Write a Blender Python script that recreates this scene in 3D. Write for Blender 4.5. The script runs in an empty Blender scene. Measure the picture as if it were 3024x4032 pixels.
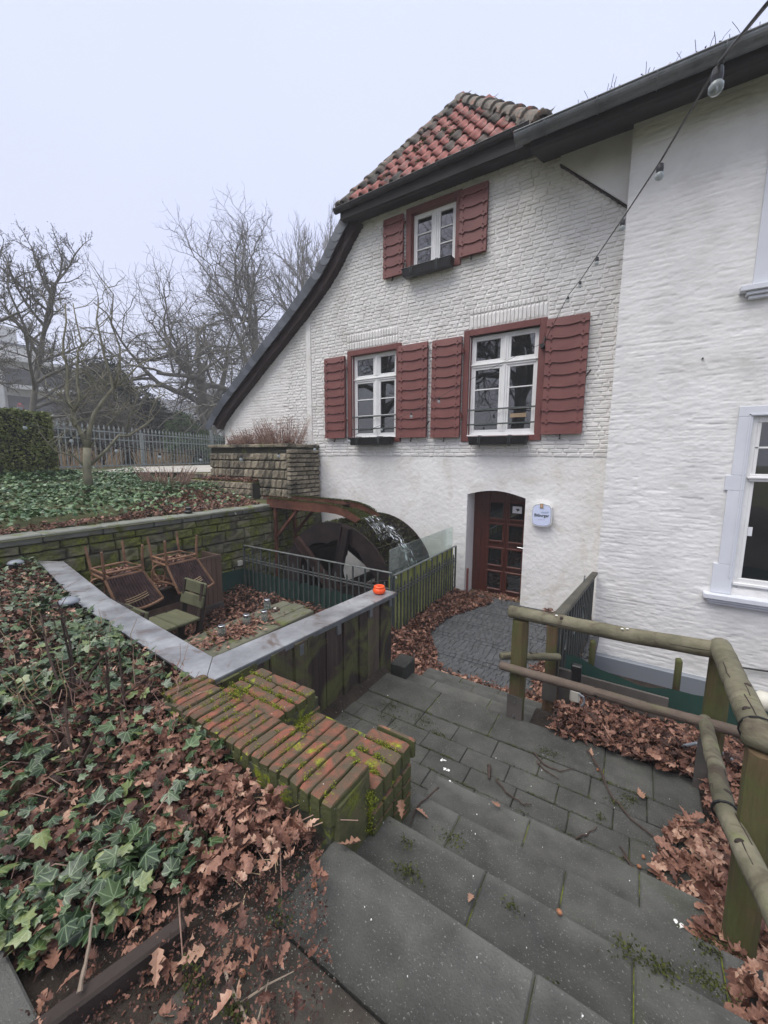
import bpy, bmesh, math, random
import numpy as np
from mathutils import Vector, Matrix, Euler
from mathutils.geometry import tessellate_polygon
random.seed(7); rng = np.random.default_rng(7)
R = math.radians
C = bpy.context.scene.collection
S = bpy.context.scene
# ------------------------------------------------------------------ camera, sky, sun, exposure
cam = bpy.data.objects.new('camera', bpy.data.cameras.new('camera')); C.objects.link(cam)
cam.data.sensor_fit = 'VERTICAL'; cam.data.sensor_height = 36.0; cam.data.lens = 36 * 1554.6 / 4032
cam.data.clip_start = 0.05; cam.data.clip_end = 600
yaw, pitch, roll = R(32.478), R(7.978), R(0.267)
fw = Vector((-math.sin(yaw) * math.cos(pitch), math.cos(yaw) * math.cos(pitch), -math.sin(pitch)))
rt = Vector((math.cos(yaw), math.sin(yaw), 0)); up = rt.cross(fw)
r2 = rt * math.cos(roll) + up * math.sin(roll); u2 = -rt * math.sin(roll) + up * math.cos(roll)
cam.matrix_world = Matrix(((r2.x, u2.x, -fw.x, 0), (r2.y, u2.y, -fw.y, 0), (r2.z, u2.z, -fw.z, 0), (0, 0, 0, 1)))
S.camera = cam
W = bpy.data.worlds.new('World'); S.world = W; W.use_nodes = True
wn, wl = W.node_tree.nodes, W.node_tree.links
bg = wn['Background']; bg.inputs[1].default_value = 0.1
sky = wn.new('ShaderNodeTexSky'); sky.sky_type = 'NISHITA'; sky.sun_disc = False
sky.sun_elevation = R(48); sky.sun_rotation = R(200); sky.dust_density = 4.0
tc = wn.new('ShaderNodeTexCoord'); sx = wn.new('ShaderNodeSeparateXYZ'); wl.new(tc.outputs['Generated'], sx.inputs[0])
ramp = wn.new('ShaderNodeValToRGB'); wl.new(sx.outputs['Z'], ramp.inputs[0])
e = ramp.color_ramp.elements
e[0].position = 0.0; e[0].color = (4.4, 4.55, 5.5, 1)
e[1].position = 1.0; e[1].color = (13.5, 13.3, 13.0, 1)
q = e.new(0.45); q.color = (4.4, 4.7, 6.25, 1); q = e.new(0.70); q.color = (4.55, 4.95, 6.4, 1)
cn = wn.new('ShaderNodeTexNoise'); cn.inputs['Scale'].default_value = 1.6; cn.inputs['Detail'].default_value = 3
wl.new(tc.outputs['Generated'], cn.inputs['Vector'])
cm = wn.new('ShaderNodeMapRange'); cm.inputs[3].default_value = 0.94; cm.inputs[4].default_value = 1.06
wl.new(cn.outputs[0], cm.inputs[0])
cl = wn.new('ShaderNodeVectorMath'); cl.operation = 'SCALE'; wl.new(ramp.outputs[0], cl.inputs[0]); wl.new(cm.outputs[0], cl.inputs['Scale'])
mx = wn.new('ShaderNodeMix'); mx.data_type = 'RGBA'; mx.inputs[0].default_value = 0.88   # cloud cover over the clear sky
wl.new(sky.outputs[0], mx.inputs[6]); wl.new(cl.outputs[0], mx.inputs[7]); wl.new(mx.outputs[2], bg.inputs[0])
sun = bpy.data.objects.new('sun', bpy.data.lights.new('sun', 'SUN')); C.objects.link(sun)
sun.data.energy = 1.5; sun.data.angle = R(45); sun.data.color = (1, 0.97, 0.93)
sd = Vector((-0.30, -0.55, 1.15)).normalized()
sun.rotation_euler = sd.to_track_quat('Z', 'Y').to_euler(); sun.location = (0, -5, 20)
S.view_settings.view_transform = 'Standard'; S.view_settings.look = 'None'
S.view_settings.exposure = 0.94; S.view_settings.gamma = 1.0; S.view_settings.use_curve_mapping = False
S.cycles.volume_bounces = 0
S.cycles.transparent_max_bounces = 12
# ------------------------------------------------------------------ helpers
WO = {}
def V3(*a): return Vector(a)
def tag(o, label=None, cat=None, group=None, kind=None):
    if label: o['label'] = label
    if cat: o['category'] = cat
    if group: o['group'] = group
    if kind: o['kind'] = kind
    return o
def empty(name, loc, label=None, cat=None, group=None, kind=None):
    o = bpy.data.objects.new(name, None); C.objects.link(o); o.location = loc
    o.empty_display_size = 0.1; WO[o.name] = Vector(loc)
    return tag(o, label, cat, group, kind)
def link(name, me, parent=None, loc=(0, 0, 0), rot=(0, 0, 0), scale=(1, 1, 1)):
    """object at a WORLD location, child of parent"""
    o = bpy.data.objects.new(name, me); C.objects.link(o)
    if parent is not None:
        o.parent = parent; o.location = Vector(loc) - WO[parent.name]
    else: o.location = loc
    o.rotation_euler = rot; o.scale = scale
    WO[o.name] = Vector(loc)
    return o
def rotz(a): return Matrix.Rotation(a, 3, 'Z')
class MB:
    def __init__(s): s.v = []; s.f = []
    def add(s, vs, fs, M=None, o=(0, 0, 0)):
        n = len(s.v); o = Vector(o)
        for p in vs:
            p = Vector(p)
            if M is not None: p = M @ p
            s.v.append(tuple(p + o))
        s.f += [tuple(i + n for i in f) for f in fs]; return s
    def box(s, c, d, M=None, b=0.0, j=0.0):
        hx, hy, hz = d[0] / 2, d[1] / 2, d[2] / 2
        J = lambda: random.uniform(-j, j)
        if b <= 0:
            vs = [(x * hx + J(), y * hy + J(), z * hz + J()) for x in (-1, 1) for y in (-1, 1) for z in (-1, 1)]
            fs = [(0, 1, 3, 2), (4, 6, 7, 5), (0, 4, 5, 1), (2, 3, 7, 6), (0, 2, 6, 4), (1, 5, 7, 3)]
            return s.add(vs, fs, M, c)
        b = min(b, hx * .8, hy * .8, hz * .8); vs = []; ix = {}
        for x in (-1, 1):
            for y in (-1, 1):
                for z in (-1, 1):
                    jx, jy, jz = J(), J(), J()
                    ix[x, y, z] = len(vs)
                    vs += [(x * hx + jx, y * (hy - b) + jy, z * (hz - b) + jz), (x * (hx - b) + jx, y * hy + jy, z * (hz - b) + jz), (x * (hx - b) + jx, y * (hy - b) + jy, z * hz + jz)]
        fs = []
        for a in (-1, 1):
            fs.append([ix[a, -1, -1], ix[a, 1, -1], ix[a, 1, 1], ix[a, -1, 1]][::a])
            fs.append([ix[-1, a, -1] + 1, ix[1, a, -1] + 1, ix[1, a, 1] + 1, ix[-1, a, 1] + 1][::-a])
            fs.append([ix[-1, -1, a] + 2, ix[1, -1, a] + 2, ix[1, 1, a] + 2, ix[-1, 1, a] + 2][::a])
            for c2 in (-1, 1):
                fs.append([ix[a, c2, -1], ix[a, c2, 1], ix[a, c2, 1] + 1, ix[a, c2, -1] + 1][::a * c2])
                fs.append([ix[a, -1, c2], ix[a, -1, c2] + 2, ix[a, 1, c2] + 2, ix[a, 1, c2]][::a * c2])
                fs.append([ix[-1, a, c2] + 1, ix[1, a, c2] + 1, ix[1, a, c2] + 2, ix[-1, a, c2] + 2][::-a * c2 * -1])
        for k, i in ix.items():
            fs.append([i, i + 1, i + 2][::k[0] * k[1] * k[2]])
        return s.add(vs, [tuple(f) for f in fs], M, c)
    def bx(s, x0, y0, z0, x1, y1, z1, b=0, j=0):
        return s.box(((x0 + x1) / 2, (y0 + y1) / 2, (z0 + z1) / 2), (abs(x1 - x0), abs(y1 - y0), abs(z1 - z0)), None, b, j)
    def tube(s, pts, r, n=8, cap=True, sq=False):
        pts = [Vector(p) for p in pts]; m = len(pts)
        rs = r if isinstance(r, (list, tuple)) else [r] * m
        base = len(s.v); ref = None
        for i, p in enumerate(pts):
            t = (pts[min(i + 1, m - 1)] - pts[max(i - 1, 0)]).normalized()
            if ref is None:
                ref = t.cross(Vector((0, 0, 1)) if abs(t.z) < .9 else Vector((1, 0, 0))).normalized()
            a = (ref - t * ref.dot(t)).normalized(); b2 = t.cross(a); ref = a
            for k in range(n):
                an = 2 * math.pi * (k + (.5 if sq else 0)) / n
                s.v.append(tuple(p + a * math.cos(an) * rs[i] + b2 * math.sin(an) * rs[i]))
        for i in range(m - 1):
            for k in range(n):
                s.f.append((base + i * n + k, base + i * n + (k + 1) % n, base + (i + 1) * n + (k + 1) % n, base + (i + 1) * n + k))
        if cap:
            s.f.append(tuple(base + k for k in range(n))[::-1]); s.f.append(tuple(base + (m - 1) * n + k for k in range(n)))
        return s
    def bar(s, a, b, w, h, M=None, bev=0.0):
        a, b = Vector(a), Vector(b); d = b - a; L = d.length; q = d.to_track_quat('X', 'Z').to_matrix()
        return s.box((a + b) / 2, (L, w, h), q, bev)
    def lathe(s, c, prof, n=16):
        c = Vector(c); base = len(s.v)
        for r_, z in prof:
            for k in range(n):
                an = 2 * math.pi * k / n; s.v.append((c.x + r_ * math.cos(an), c.y + r_ * math.sin(an), c.z + z))
        for i in range(len(prof) - 1):
            for k in range(n):
                s.f.append((base + i * n + k, base + i * n + (k + 1) % n, base + (i + 1) * n + (k + 1) % n, base + (i + 1) * n + k))
        return s
    def prism(s, poly, d0, d1, axis='y'):
        """poly in (x,z) extruded along y (axis 'y'); or (y,z) along x; or (x,y) along z"""
        n = len(poly); fn = {'y': lambda p, d: (p[0], d, p[1]), 'x': lambda p, d: (d, p[0], p[1]), 'z': lambda p, d: (p[0], p[1], d)}[axis]
        base = len(s.v)
        for d in (d0, d1):
            for p in poly: s.v.append(fn(p, d))
        tri = tessellate_polygon([[Vector((p[0], p[1], 0)) for p in poly]])
        for t in tri: s.f.append(tuple(base + i for i in t)); s.f.append(tuple(base + n + i for i in t)[::-1])
        for i in range(n):
            k = (i + 1) % n; s.f.append((base + i, base + k, base + n + k, base + n + i))
        return s
    def mesh(s, name, mat, smooth=False, recalc=True, off=(0, 0, 0)):
        me = bpy.data.meshes.new(name); off = Vector(off)
        me.from_pydata([tuple(Vector(v) - off) for v in s.v], [], s.f)
        if mat: me.materials.append(mat)
        if recalc:
            bm = bmesh.new(); bm.from_mesh(me); bmesh.ops.recalc_face_normals(bm, faces=bm.faces); bm.to_mesh(me); bm.free()
        if smooth: me.polygons.foreach_set('use_smooth', [True] * len(me.polygons))
        return me
    def build(s, name, mat, parent=None, smooth=False, recalc=True, kind=None):
        if parent is None:
            a = np.array(s.v); off = Vector(((a[:, 0].min() + a[:, 0].max()) / 2, (a[:, 1].min() + a[:, 1].max()) / 2, a[:, 2].min()))
        else:
            off = WO[parent.name]
        me = s.mesh(name, mat, smooth, recalc, off)
        o = link(name, me, parent, off)
        if kind: o['kind'] = kind
        return o
def npmesh(name, V, F, mat, parent=None, off=(0, 0, 0), rnd=None, luv=None, smooth=False, kind=None):
    """V (n,3), F (m,k) constant k"""
    me = bpy.data.meshes.new(name); off = np.array(off, float)
    if parent is not None: off = np.array(WO[parent.name])
    V = np.asarray(V, dtype=np.float32) - off.astype(np.float32); F = np.asarray(F, dtype=np.int32)
    k = F.shape[1]
    me.vertices.add(len(V)); me.vertices.foreach_set('co', V.ravel())
    me.loops.add(F.size); me.loops.foreach_set('vertex_index', F.ravel())
    me.polygons.add(len(F)); me.polygons.foreach_set('loop_start', np.arange(0, F.size, k, dtype=np.int32))
    me.polygons.foreach_set('loop_total', np.full(len(F), k, dtype=np.int32))
    if smooth: me.polygons.foreach_set('use_smooth', np.ones(len(F), dtype=bool))
    me.update(calc_edges=True)
    if rnd is not None:
        at = me.attributes.new('rnd', 'FLOAT', 'POINT'); at.data.foreach_set('value', np.asarray(rnd, dtype=np.float32))
    if luv is not None:
        at = me.attributes.new('luv', 'FLOAT_VECTOR', 'POINT'); at.data.foreach_set('vector', np.asarray(luv, dtype=np.float32).ravel())
    me.materials.append(mat)
    o = link(name, me, parent, tuple(off))
    if kind: o['kind'] = kind
    return o
# ------------------------------------------------------------------ materials
def mat(name, cols, scale=4, detail=6, rough=.8, bump=.25, bscale=40, rand=0.0, attr=False, stretch=(1, 1, 1), spec=.3,
        moss=None, dirt=None, metal=0.0, distort=0.0, bmoss=True, hsv=0.0, flecks=None, bdist=.01, side=None, wear_shade=False):
    m = bpy.data.materials.new(name); m.use_nodes = True; n, l = m.node_tree.nodes, m.node_tree.links
    b = n['Principled BSDF']; b.inputs['Roughness'].default_value = rough; b.inputs['Specular IOR Level'].default_value = spec; b.inputs['Metallic'].default_value = metal
    g = n.new('ShaderNodeNewGeometry'); mp = n.new('ShaderNodeMapping'); mp.inputs['Scale'].default_value = stretch; l.new(g.outputs['Position'], mp.inputs[0])
    def noise(sc, det=6, dis=0.0, src=None):
        t = n.new('ShaderNodeTexNoise'); t.inputs['Scale'].default_value = sc; t.inputs['Detail'].default_value = det; t.inputs['Distortion'].default_value = dis
        t.inputs['Roughness'].default_value = .6
        l.new((src or mp.outputs[0]), t.inputs['Vector']); return t
    def math_(op, a, c, v=None):
        t = n.new('ShaderNodeMath'); t.operation = op; t.use_clamp = op in ('ADD', 'MULTIPLY') and v == 'c'
        for i, q_ in enumerate((a, c)):
            if isinstance(q_, (int, float)): t.inputs[i].default_value = q_
            elif q_ is not None: l.new(q_, t.inputs[i])
        return t.outputs[0]
    def mix(f, a, c):
        t = n.new('ShaderNodeMix'); t.data_type = 'RGBA'
        if isinstance(f, (int, float)): t.inputs[0].default_value = f
        else: l.new(f, t.inputs[0])
        for i, q_ in ((6, a), (7, c)):
            if isinstance(q_, tuple): t.inputs[i].default_value = (*q_, 1)
            else: l.new(q_, t.inputs[i])
        return t.outputs[2]
    def mr(x, a, c, d=0, e_=1):
        t = n.new('ShaderNodeMapRange'); l.new(x, t.inputs[0])
        for i, q_ in zip((1, 2, 3, 4), (a, c, d, e_)): t.inputs[i].default_value = q_
        return t.outputs[0]
    nz = noise(scale, detail, distort)
    fac = mr(nz.outputs[0], .28, .72)
    if rand > 0:
        oi = n.new('ShaderNodeObjectInfo'); rr_ = math_('FRACT', math_('ADD', oi.outputs['Random'], g.outputs['Random Per Island']), None); fac = math_('ADD', math_('MULTIPLY', fac, 1 - rand), math_('MULTIPLY', rr_, rand))
    if attr:
        at = n.new('ShaderNodeAttribute'); at.attribute_name = 'rnd'; fac = math_('ADD', math_('MULTIPLY', fac, .25), math_('MULTIPLY', at.outputs['Fac'], .75))
    cr = n.new('ShaderNodeValToRGB'); l.new(fac, cr.inputs[0]); els = cr.color_ramp.elements
    k = len(cols)
    ps_ = [c_[3] if len(c_) > 3 else i / max(1, k - 1) for i, c_ in enumerate(cols)]
    els[0].position = ps_[0]; els[0].color = (*cols[0][:3], 1); els[1].position = ps_[-1]; els[1].color = (*cols[-1][:3], 1)
    for i in range(1, k - 1):
        el = els.new(ps_[i]); el.color = (*cols[i][:3], 1)
    col = cr.outputs[0]
    bn = noise(bscale, 5); h = bn.outputs[0]
    if dirt:   # (scale, lo, hi, colour, strength)
        t = noise(dirt[0], 7, 1.0, g.outputs['Position'] if len(dirt) < 6 else None)
        col = mix(math_('MULTIPLY', mr(t.outputs[0], dirt[1], dirt[2]), dirt[4]), col, dirt[3])
    if moss:   # (scale, lo, hi, colour, colour2, up)
        t = noise(moss[0], 8, .5, g.outputs['Position']); f = mr(t.outputs[0], moss[1], moss[2])
        if moss[5]:
            sp = n.new('ShaderNodeSeparateXYZ'); l.new(g.outputs['Normal'], sp.inputs[0]); f = math_('MULTIPLY', f, mr(sp.outputs['Z'], .1, .7))
        t2 = noise(moss[0] * 9, 4, 0, g.outputs['Position'])
        col = mix(f, col, mix(mr(t2.outputs[0], .35, .65), moss[3], moss[4]))
    if wear_shade:   # trodden nosing paler; tread back darkened for dirt and painted contact shade
        aw = n.new('ShaderNodeAttribute'); aw.attribute_name = 'wear_shade'; t = noise(5, 6, .3, g.outputs['Position'])
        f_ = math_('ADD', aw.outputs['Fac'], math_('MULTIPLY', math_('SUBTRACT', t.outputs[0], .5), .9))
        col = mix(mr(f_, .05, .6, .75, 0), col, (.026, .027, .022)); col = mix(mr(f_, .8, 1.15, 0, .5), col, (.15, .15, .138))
    if side:   # algae film on the upright faces
        sp2 = n.new('ShaderNodeSeparateXYZ'); l.new(g.outputs['True Normal'], sp2.inputs[0]); t = noise(4, 7, .5, g.outputs['Position'])
        col = mix(math_('MULTIPLY', mr(sp2.outputs['Z'], .2, .6, 1, 0), mr(t.outputs[0], .3, .5, .35, .95)), col, side)
    if flecks:  # (scale, threshold, colour)
        t = noise(flecks[0], 2, 0, g.outputs['Position']); col = mix(mr(t.outputs[0], flecks[1], flecks[1] + .03), col, flecks[2])
    l.new(col, b.inputs['Base Color'])
    bp = n.new('ShaderNodeBump'); bp.inputs['Strength'].default_value = bump; bp.inputs['Distance'].default_value = bdist
    l.new(h, bp.inputs['Height']); l.new(bp.outputs[0], b.inputs['Normal'])
    return m
def simple(name, col, rough=.5, metal=0, spec=.5):
    m = bpy.data.materials.new(name); m.use_nodes = True; b = m.node_tree.nodes['Principled BSDF']
    b.inputs['Base Color'].default_value = (*col, 1); b.inputs['Roughness'].default_value = rough; b.inputs['Metallic'].default_value = metal; b.inputs['Specular IOR Level'].default_value = spec
    return m
MOSS1, MOSS2 = (.20, .24, .02), (.07, .10, .015)
M = {}
M['paint'] = mat('white_limewash', [(.62, .60, .565), (.73, .715, .685), (.79, .775, .745)], 2.2, 8, .9, .5, 28, dirt=(1.1, .58, .8, (.42, .39, .34), .5), bdist=.008)
M['plaster'] = mat('white_plaster', [(.65, .635, .60), (.76, .745, .715), (.81, .80, .77)], 1.2, 9, .9, .7, 12, dirt=(1.6, .52, .74, (.56, .52, .44), .65), flecks=(26, .76, (.38, .33, .27)), bdist=.024)
M['paint2'] = mat('white_masonry_paint', [(.64, .635, .62), (.74, .73, .71), (.79, .78, .76)], 2.2, 8, .85, .6, 40, dirt=(1.3, .54, .78, (.52, .50, .45), .55), flecks=(30, .765, (.40, .36, .31)), bdist=.006)
M['stonetrim'] = mat('painted_stone_trim', [(.60, .62, .66), (.66, .68, .72)], 3, 5, .7, .12, 60)
M['brown'] = mat('oxblood_paint', [(.135, .046, .042), (.185, .068, .060)], 3, 6, .55, .25, 60, dirt=(14, .64, .8, (.28, .14, .11), .5))
M['brown_dark'] = mat('dark_brown_board', [(.018, .011, .011), (.034, .018, .017)], 3, 5, .6, .2, 40)
M['soffit'] = mat('dark_soffit', [(.016, .014, .015), (.03, .026, .027)], 3, 5, .7, .2, 40)
M['door'] = mat('mahogany_door', [(.055, .012, .008), (.10, .026, .016)], 3, 6, .35, .2, 50, stretch=(6, 6, .8), spec=.5)
M['white'] = mat('white_window_paint', [(.70, .70, .68), (.80, .80, .79)], 5, 4, .4, .08, 60, dirt=(20, .62, .8, (.45, .43, .38), .5))
M['tiledark'] = mat('lichen_dark_tile', [(.035, .033, .03), (.075, .068, .06), (.16, .12, .10)], 7, 8, .9, .6, 50, rand=.4)
M['tile'] = mat('clay_roof_tile', [(.05, .042, .04), (.10, .06, .05, .18), (.25, .085, .07, .28), (.34, .135, .115, .7), (.42, .23, .20)], 5, 8, .85, .5, 60, rand=.5, dirt=(9, .50, .62, (.12, .105, .09), .85), moss=(6, .68, .74, MOSS1, MOSS2, False))
M['ridge'] = mat('lichen_ridge_tile', [(.045, .042, .038), (.13, .115, .095, .6), (.20, .12, .09, .75), (.42, .17, .12)], 9, 8, .9, .6, 50, rand=.2, dirt=(18, .55, .68, (.25, .24, .2), .7))
M['slate'] = mat('verge_slate', [(.025, .028, .036), (.10, .11, .13)], 5, 5, .5, .25, 40, rand=.8, spec=.5)
M['darkmetal'] = mat('dark_gutter', [(.018, .016, .018), (.04, .036, .038)], 5, 5, .5, .15, 40, spec=.4)
M['zinc'] = mat('weathered_zinc', [(.10, .11, .115), (.19, .20, .205)], 3, 6, .5, .2, 30, metal=.35, dirt=(6, .5, .75, (.06, .065, .065), .6))
M['coping'] = mat('wet_zinc_coping', [(.13, .13, .135), (.27, .275, .285), (.42, .43, .44)], 3.0, 9, .38, .25, 18, metal=.3, spec=.6, dirt=(4.5, .54, .68, (.12, .08, .06), .85))
M['iron'] = mat('painted_iron', [(.04, .05, .048), (.095, .105, .10)], 8, 5, .5, .3, 60, spec=.5, dirt=(25, .6, .75, (.12, .14, .10), .5))
M['ironlight'] = mat('worn_iron_rail', [(.09, .10, .10), (.2, .21, .2)], 9, 5, .4, .3, 60, metal=.3)
M['spoke'] = mat('wet_rust', [(.012, .008, .008), (.03, .016, .014), (.06, .028, .022)], 4, 8, .6, .5, 40)
M['rust'] = mat('rusty_steel', [(.045, .018, .013), (.115, .042, .026), (.18, .085, .048)], 3, 8, .75, .5, 40, dirt=(4, .55, .75, (.05, .03, .025), .7))
M['wheel'] = mat('dark_rusty_wheel', [(.007, .006, .006), (.018, .012, .012), (.038, .020, .019)], 4, 8, .65, .6, 25, moss=(5, .62, .75, (.03, .04, .015), (.02, .025, .01), True), spec=.3)
M['brick'] = mat('mossy_red_brick', [(.07, .055, .035), (.15, .075, .05, .3), (.25, .085, .055, .6), (.30, .14, .095)], 9, 9, .92, .9, 45, rand=.25, dirt=(9, .38, .56, (.085, .072, .048), .92), side=(.075, .085, .03), moss=(7, .60, .68, (.30, .34, .02), (.12, .15, .015), True), flecks=(55, .74, (.55, .54, .5)))
M['brickside'] = mat('algae_brick_side', [(.05, .05, .025), (.10, .10, .045), (.16, .12, .07)], 9, 8, .9, .8, 40, rand=.3, moss=(5, .55, .66, (.2, .23, .02), (.09, .11, .015), False))
M['mortar'] = mat('dark_mortar', [(.04, .045, .03), (.08, .08, .055)], 9, 6, .95, .5, 40, moss=(9, .5, .62, (.30, .34, .02), (.12, .15, .015), False))
M['slab'] = mat('wet_basalt_slab', [(.032, .033, .030), (.066, .066, .060), (.108, .107, .096)], 6, 12, .72, 1.0, 120, rand=.28, wear_shade=True, spec=.35, flecks=(150, .65, (.17, .17, .155)), dirt=(2.2, .5, .7, (.035, .036, .028), .6), moss=(2.6, .62, .85, (.07, .08, .035), (.04, .05, .025), True), bdist=.006)
M['slabdirty'] = mat('dirt_covered_slab', [(.030, .027, .022), (.060, .055, .045), (.10, .09, .075)], 4, 10, .85, .9, 90, rand=.1, flecks=(120, .68, (.26, .24, .20)), dirt=(3, .45, .62, (.028, .021, .016), .8))
M['joint'] = mat('mossy_joint', [(.02, .022, .014), (.05, .055, .02)], 14, 6, .95, .6, 50, moss=(6, .48, .58, (.20, .24, .02), (.1, .12, .015), False))
M['sett'] = mat('dark_sett', [(.042, .044, .046), (.088, .092, .096)], 6, 7, .6, .5, 60, rand=.45, spec=.45, flecks=(80, .72, (.4, .4, .38)))
M['stone'] = mat('mossy_sandstone', [(.045, .045, .038), (.11, .105, .07), (.20, .19, .12), (.28, .26, .17)], 3.5, 10, .9, .9, 18, rand=.5, moss=(2.8, .44, .58, (.17, .19, .035), (.075, .09, .02), False), dirt=(3, .48, .62, (.035, .035, .03), .75), bdist=.02)
M['stone2'] = mat('tan_sandstone', [(.07, .065, .055), (.19, .165, .12), (.30, .26, .19), (.40, .35, .26)], 3.2, 9, .9, .8, 22, rand=.5, moss=(1.2, .56, .68, (.10, .12, .03), (.06, .07, .02), False), dirt=(1.1, .52, .64, (.03, .03, .027), .85), bdist=.015)
M['capstone'] = mat('grey_capstone', [(.13, .135, .115), (.24, .25, .22)], 4, 8, .85, .6, 30, rand=.3, moss=(3, .55, .68, (.14, .16, .03), (.08, .1, .02), False))
M['stonejoint'] = mat('dark_stone_joint', [(.025, .025, .02), (.05, .05, .035)], 6, 6, .95, .5, 40, moss=(4, .6, .7, (.1, .12, .03), (.06, .07, .02), False))
M['timber'] = mat('dark_sleeper', [(.016, .012, .011), (.06, .042, .037), (.14, .105, .085)], 3.6, 10, .85, 1.0, 22, rand=.55, stretch=(7, 7, .5), dirt=(2.6, .46, .60, (.12, .13, .045), .8), bdist=.012)
M['decking'] = mat('mossy_grey_plank', [(.06, .06, .045), (.12, .12, .085), (.17, .165, .12)], 3, 8, .85, .6, 26, rand=.2, stretch=(3, .6, 3), moss=(3.5, .56, .68, (.13, .15, .05), (.09, .1, .04), True))
M['benchwood'] = mat('green_bench_plank', [(.075, .08, .045), (.135, .135, .08)], 3, 8, .85, .5, 30, rand=.3, stretch=(1, 3, 3), dirt=(4, .55, .7, (.05, .05, .03), .6))
M['darkwood'] = mat('dark_wet_wood', [(.02, .016, .014), (.05, .036, .03)], 4, 6, .8, .5, 30)
M['panelwood'] = mat('faded_board', [(.10, .065, .05), (.19, .13, .10)], 3, 7, .85, .5, 26, rand=.4, stretch=(5, 5, .5))
M['log'] = mat('algae_log', [(.065, .060, .040), (.14, .13, .085), (.24, .22, .155)], 3.2, 9, .85, .7, 26, moss=(3.2, .60, .76, (.20, .22, .09), (.14, .16, .06), True), dirt=(6, .52, .66, (.05, .032, .024), .7), bdist=.01)
M['log2'] = mat('brown_pole', [(.075, .055, .043), (.155, .12, .095)], 4, 8, .85, .6, 30, dirt=(3, .55, .72, (.12, .13, .06), .7))
M['postwood'] = mat('square_post', [(.05, .034, .020), (.10, .062, .035), (.16, .105, .06)], 3.2, 9, .85, .7, 24, rand=.15, stretch=(6, 6, .7), dirt=(1.7, .40, .58, (.085, .10, .032), .9))
M['cane'] = mat('worn_bamboo', [(.13, .07, .045), (.30, .17, .10)], 9, 5, .5, .3, 50)
M['wicker'] = mat('brown_wicker', [(.035, .02, .02), (.085, .05, .048)], 9, 5, .7, .4, 60)
M['green'] = mat('dark_green_sheet', [(.014, .045, .036), (.024, .065, .052)], 2, 5, .55, .15, 8, spec=.4)
M['blackiron'] = mat('black_iron', [(.018, .022, .022), (.045, .05, .048)], 8, 5, .5, .3, 60)
M['darkrail'] = mat('weathered_dark_rail', [(.045, .042, .034), (.10, .095, .075)], 4, 8, .8, .5, 30)
M['greyboard'] = mat('stained_grey_board', [(.06, .055, .05), (.12, .105, .095)], 3, 7, .8, .3, 30)
M['soil'] = mat('dark_wet_soil', [(.016, .012, .010), (.045, .034, .026)], 7, 9, .9, 1.0, 45, flecks=(60, .70, (.22, .20, .17)), moss=(4, .64, .74, (.09, .11, .02), (.05, .06, .015), True), bdist=.02)
M['ground'] = mat('winter_grass', [(.04, .05, .02), (.08, .085, .035), (.12, .11, .06)], 1.4, 9, .95, .6, 20)
M['lightpath'] = mat('pale_gravel_path', [(.30, .28, .24), (.42, .40, .36)], 6, 7, .9, .4, 50)
M['litter'] = mat('oak_litter', [(.012, .008, .006), (.050, .023, .017, .3), (.13, .056, .038, .52), (.30, .155, .105, .76), (.58, .40, .29)], 40, 3, .55, .6, 90, attr=True, spec=.35)
M['litter_dry'] = mat('dry_oak_leaf', [(.16, .07, .04), (.30, .14, .08), (.46, .24, .14)], 40, 3, .65, .5, 90, attr=True, rand=.0)
M['oakleaf'] = mat('single_oak_leaf', [(.15, .075, .048), (.30, .17, .115), (.40, .25, .17)], 30, 5, .65, .5, 90, rand=.6)
M['ivyfar'] = mat('ivy_leaf_far', [(.010, .03, .012), (.03, .085, .025, .45), (.10, .17, .05, .72), (.24, .33, .24)], 30, 2, .4, .2, 60, attr=True, spec=.5)
M['ivygreen'] = mat('bush_leaf', [(.008, .02, .008), (.02, .045, .014), (.05, .085, .03)], 3, 3, .55, .2, 60, attr=True)
M['hedge'] = mat('hedge_leaf', [(.03, .045, .014), (.09, .12, .03), (.18, .21, .065), (.26, .22, .11)], 3, 3, .6, .2, 60, attr=True)
M['yew'] = mat('yew_foliage', [(.006, .012, .008), (.014, .026, .014), (.03, .045, .022)], .8, 4, .8, .2, 60, attr=True)
M['laurel'] = mat('laurel_foliage', [(.02, .045, .012), (.05, .10, .025), (.09, .15, .04)], 1, 3, .6, .2, 60, attr=True)
M['bark'] = mat('grey_bark', [(.085, .080, .070), (.18, .17, .14)], 2, 6, .9, .6, 12)
M['barklight'] = mat('pale_lichen_bark', [(.12, .115, .08), (.25, .235, .165)], 6, 6, .85, .5, 40)
M['paletwig'] = mat('pale_twig', [(.16, .12, .09), (.32, .26, .20)], 30, 4, .8, .4, 60, rand=.5)
M['twig'] = mat('dark_twig', [(.03, .022, .02), (.09, .06, .045)], 30, 4, .8, .4, 60, rand=.5)
M['straw'] = mat('dry_stem', [(.22, .15, .09), (.44, .33, .21)], 20, 4, .8, .3, 60, rand=.7)
M['drystem'] = mat('pinkish_dry_stem', [(.17, .10, .08), (.40, .27, .21)], 20, 4, .8, .3, 60, rand=.7)
M['moss'] = mat('bright_moss', [(.06, .08, .010), (.17, .20, .018), (.33, .36, .04)], 40, 4, .95, .8, 120, attr=True)
M['mossdark'] = mat('dark_moss', [(.02, .028, .01), (.05, .06, .015), (.10, .11, .025)], 40, 4, .95, .8, 120, attr=True)
M['aptwall'] = mat('pale_render', [(.48, .48, .46), (.56, .56, .54)], .5, 4, .9, .1, 5)
M['aptdark'] = simple('dark_recess', (.04, .045, .05), .3)
M['roofgrey'] = mat('grey_far_roof', [(.12, .125, .14), (.17, .175, .19)], 1, 4, .8, .2, 8)
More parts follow.
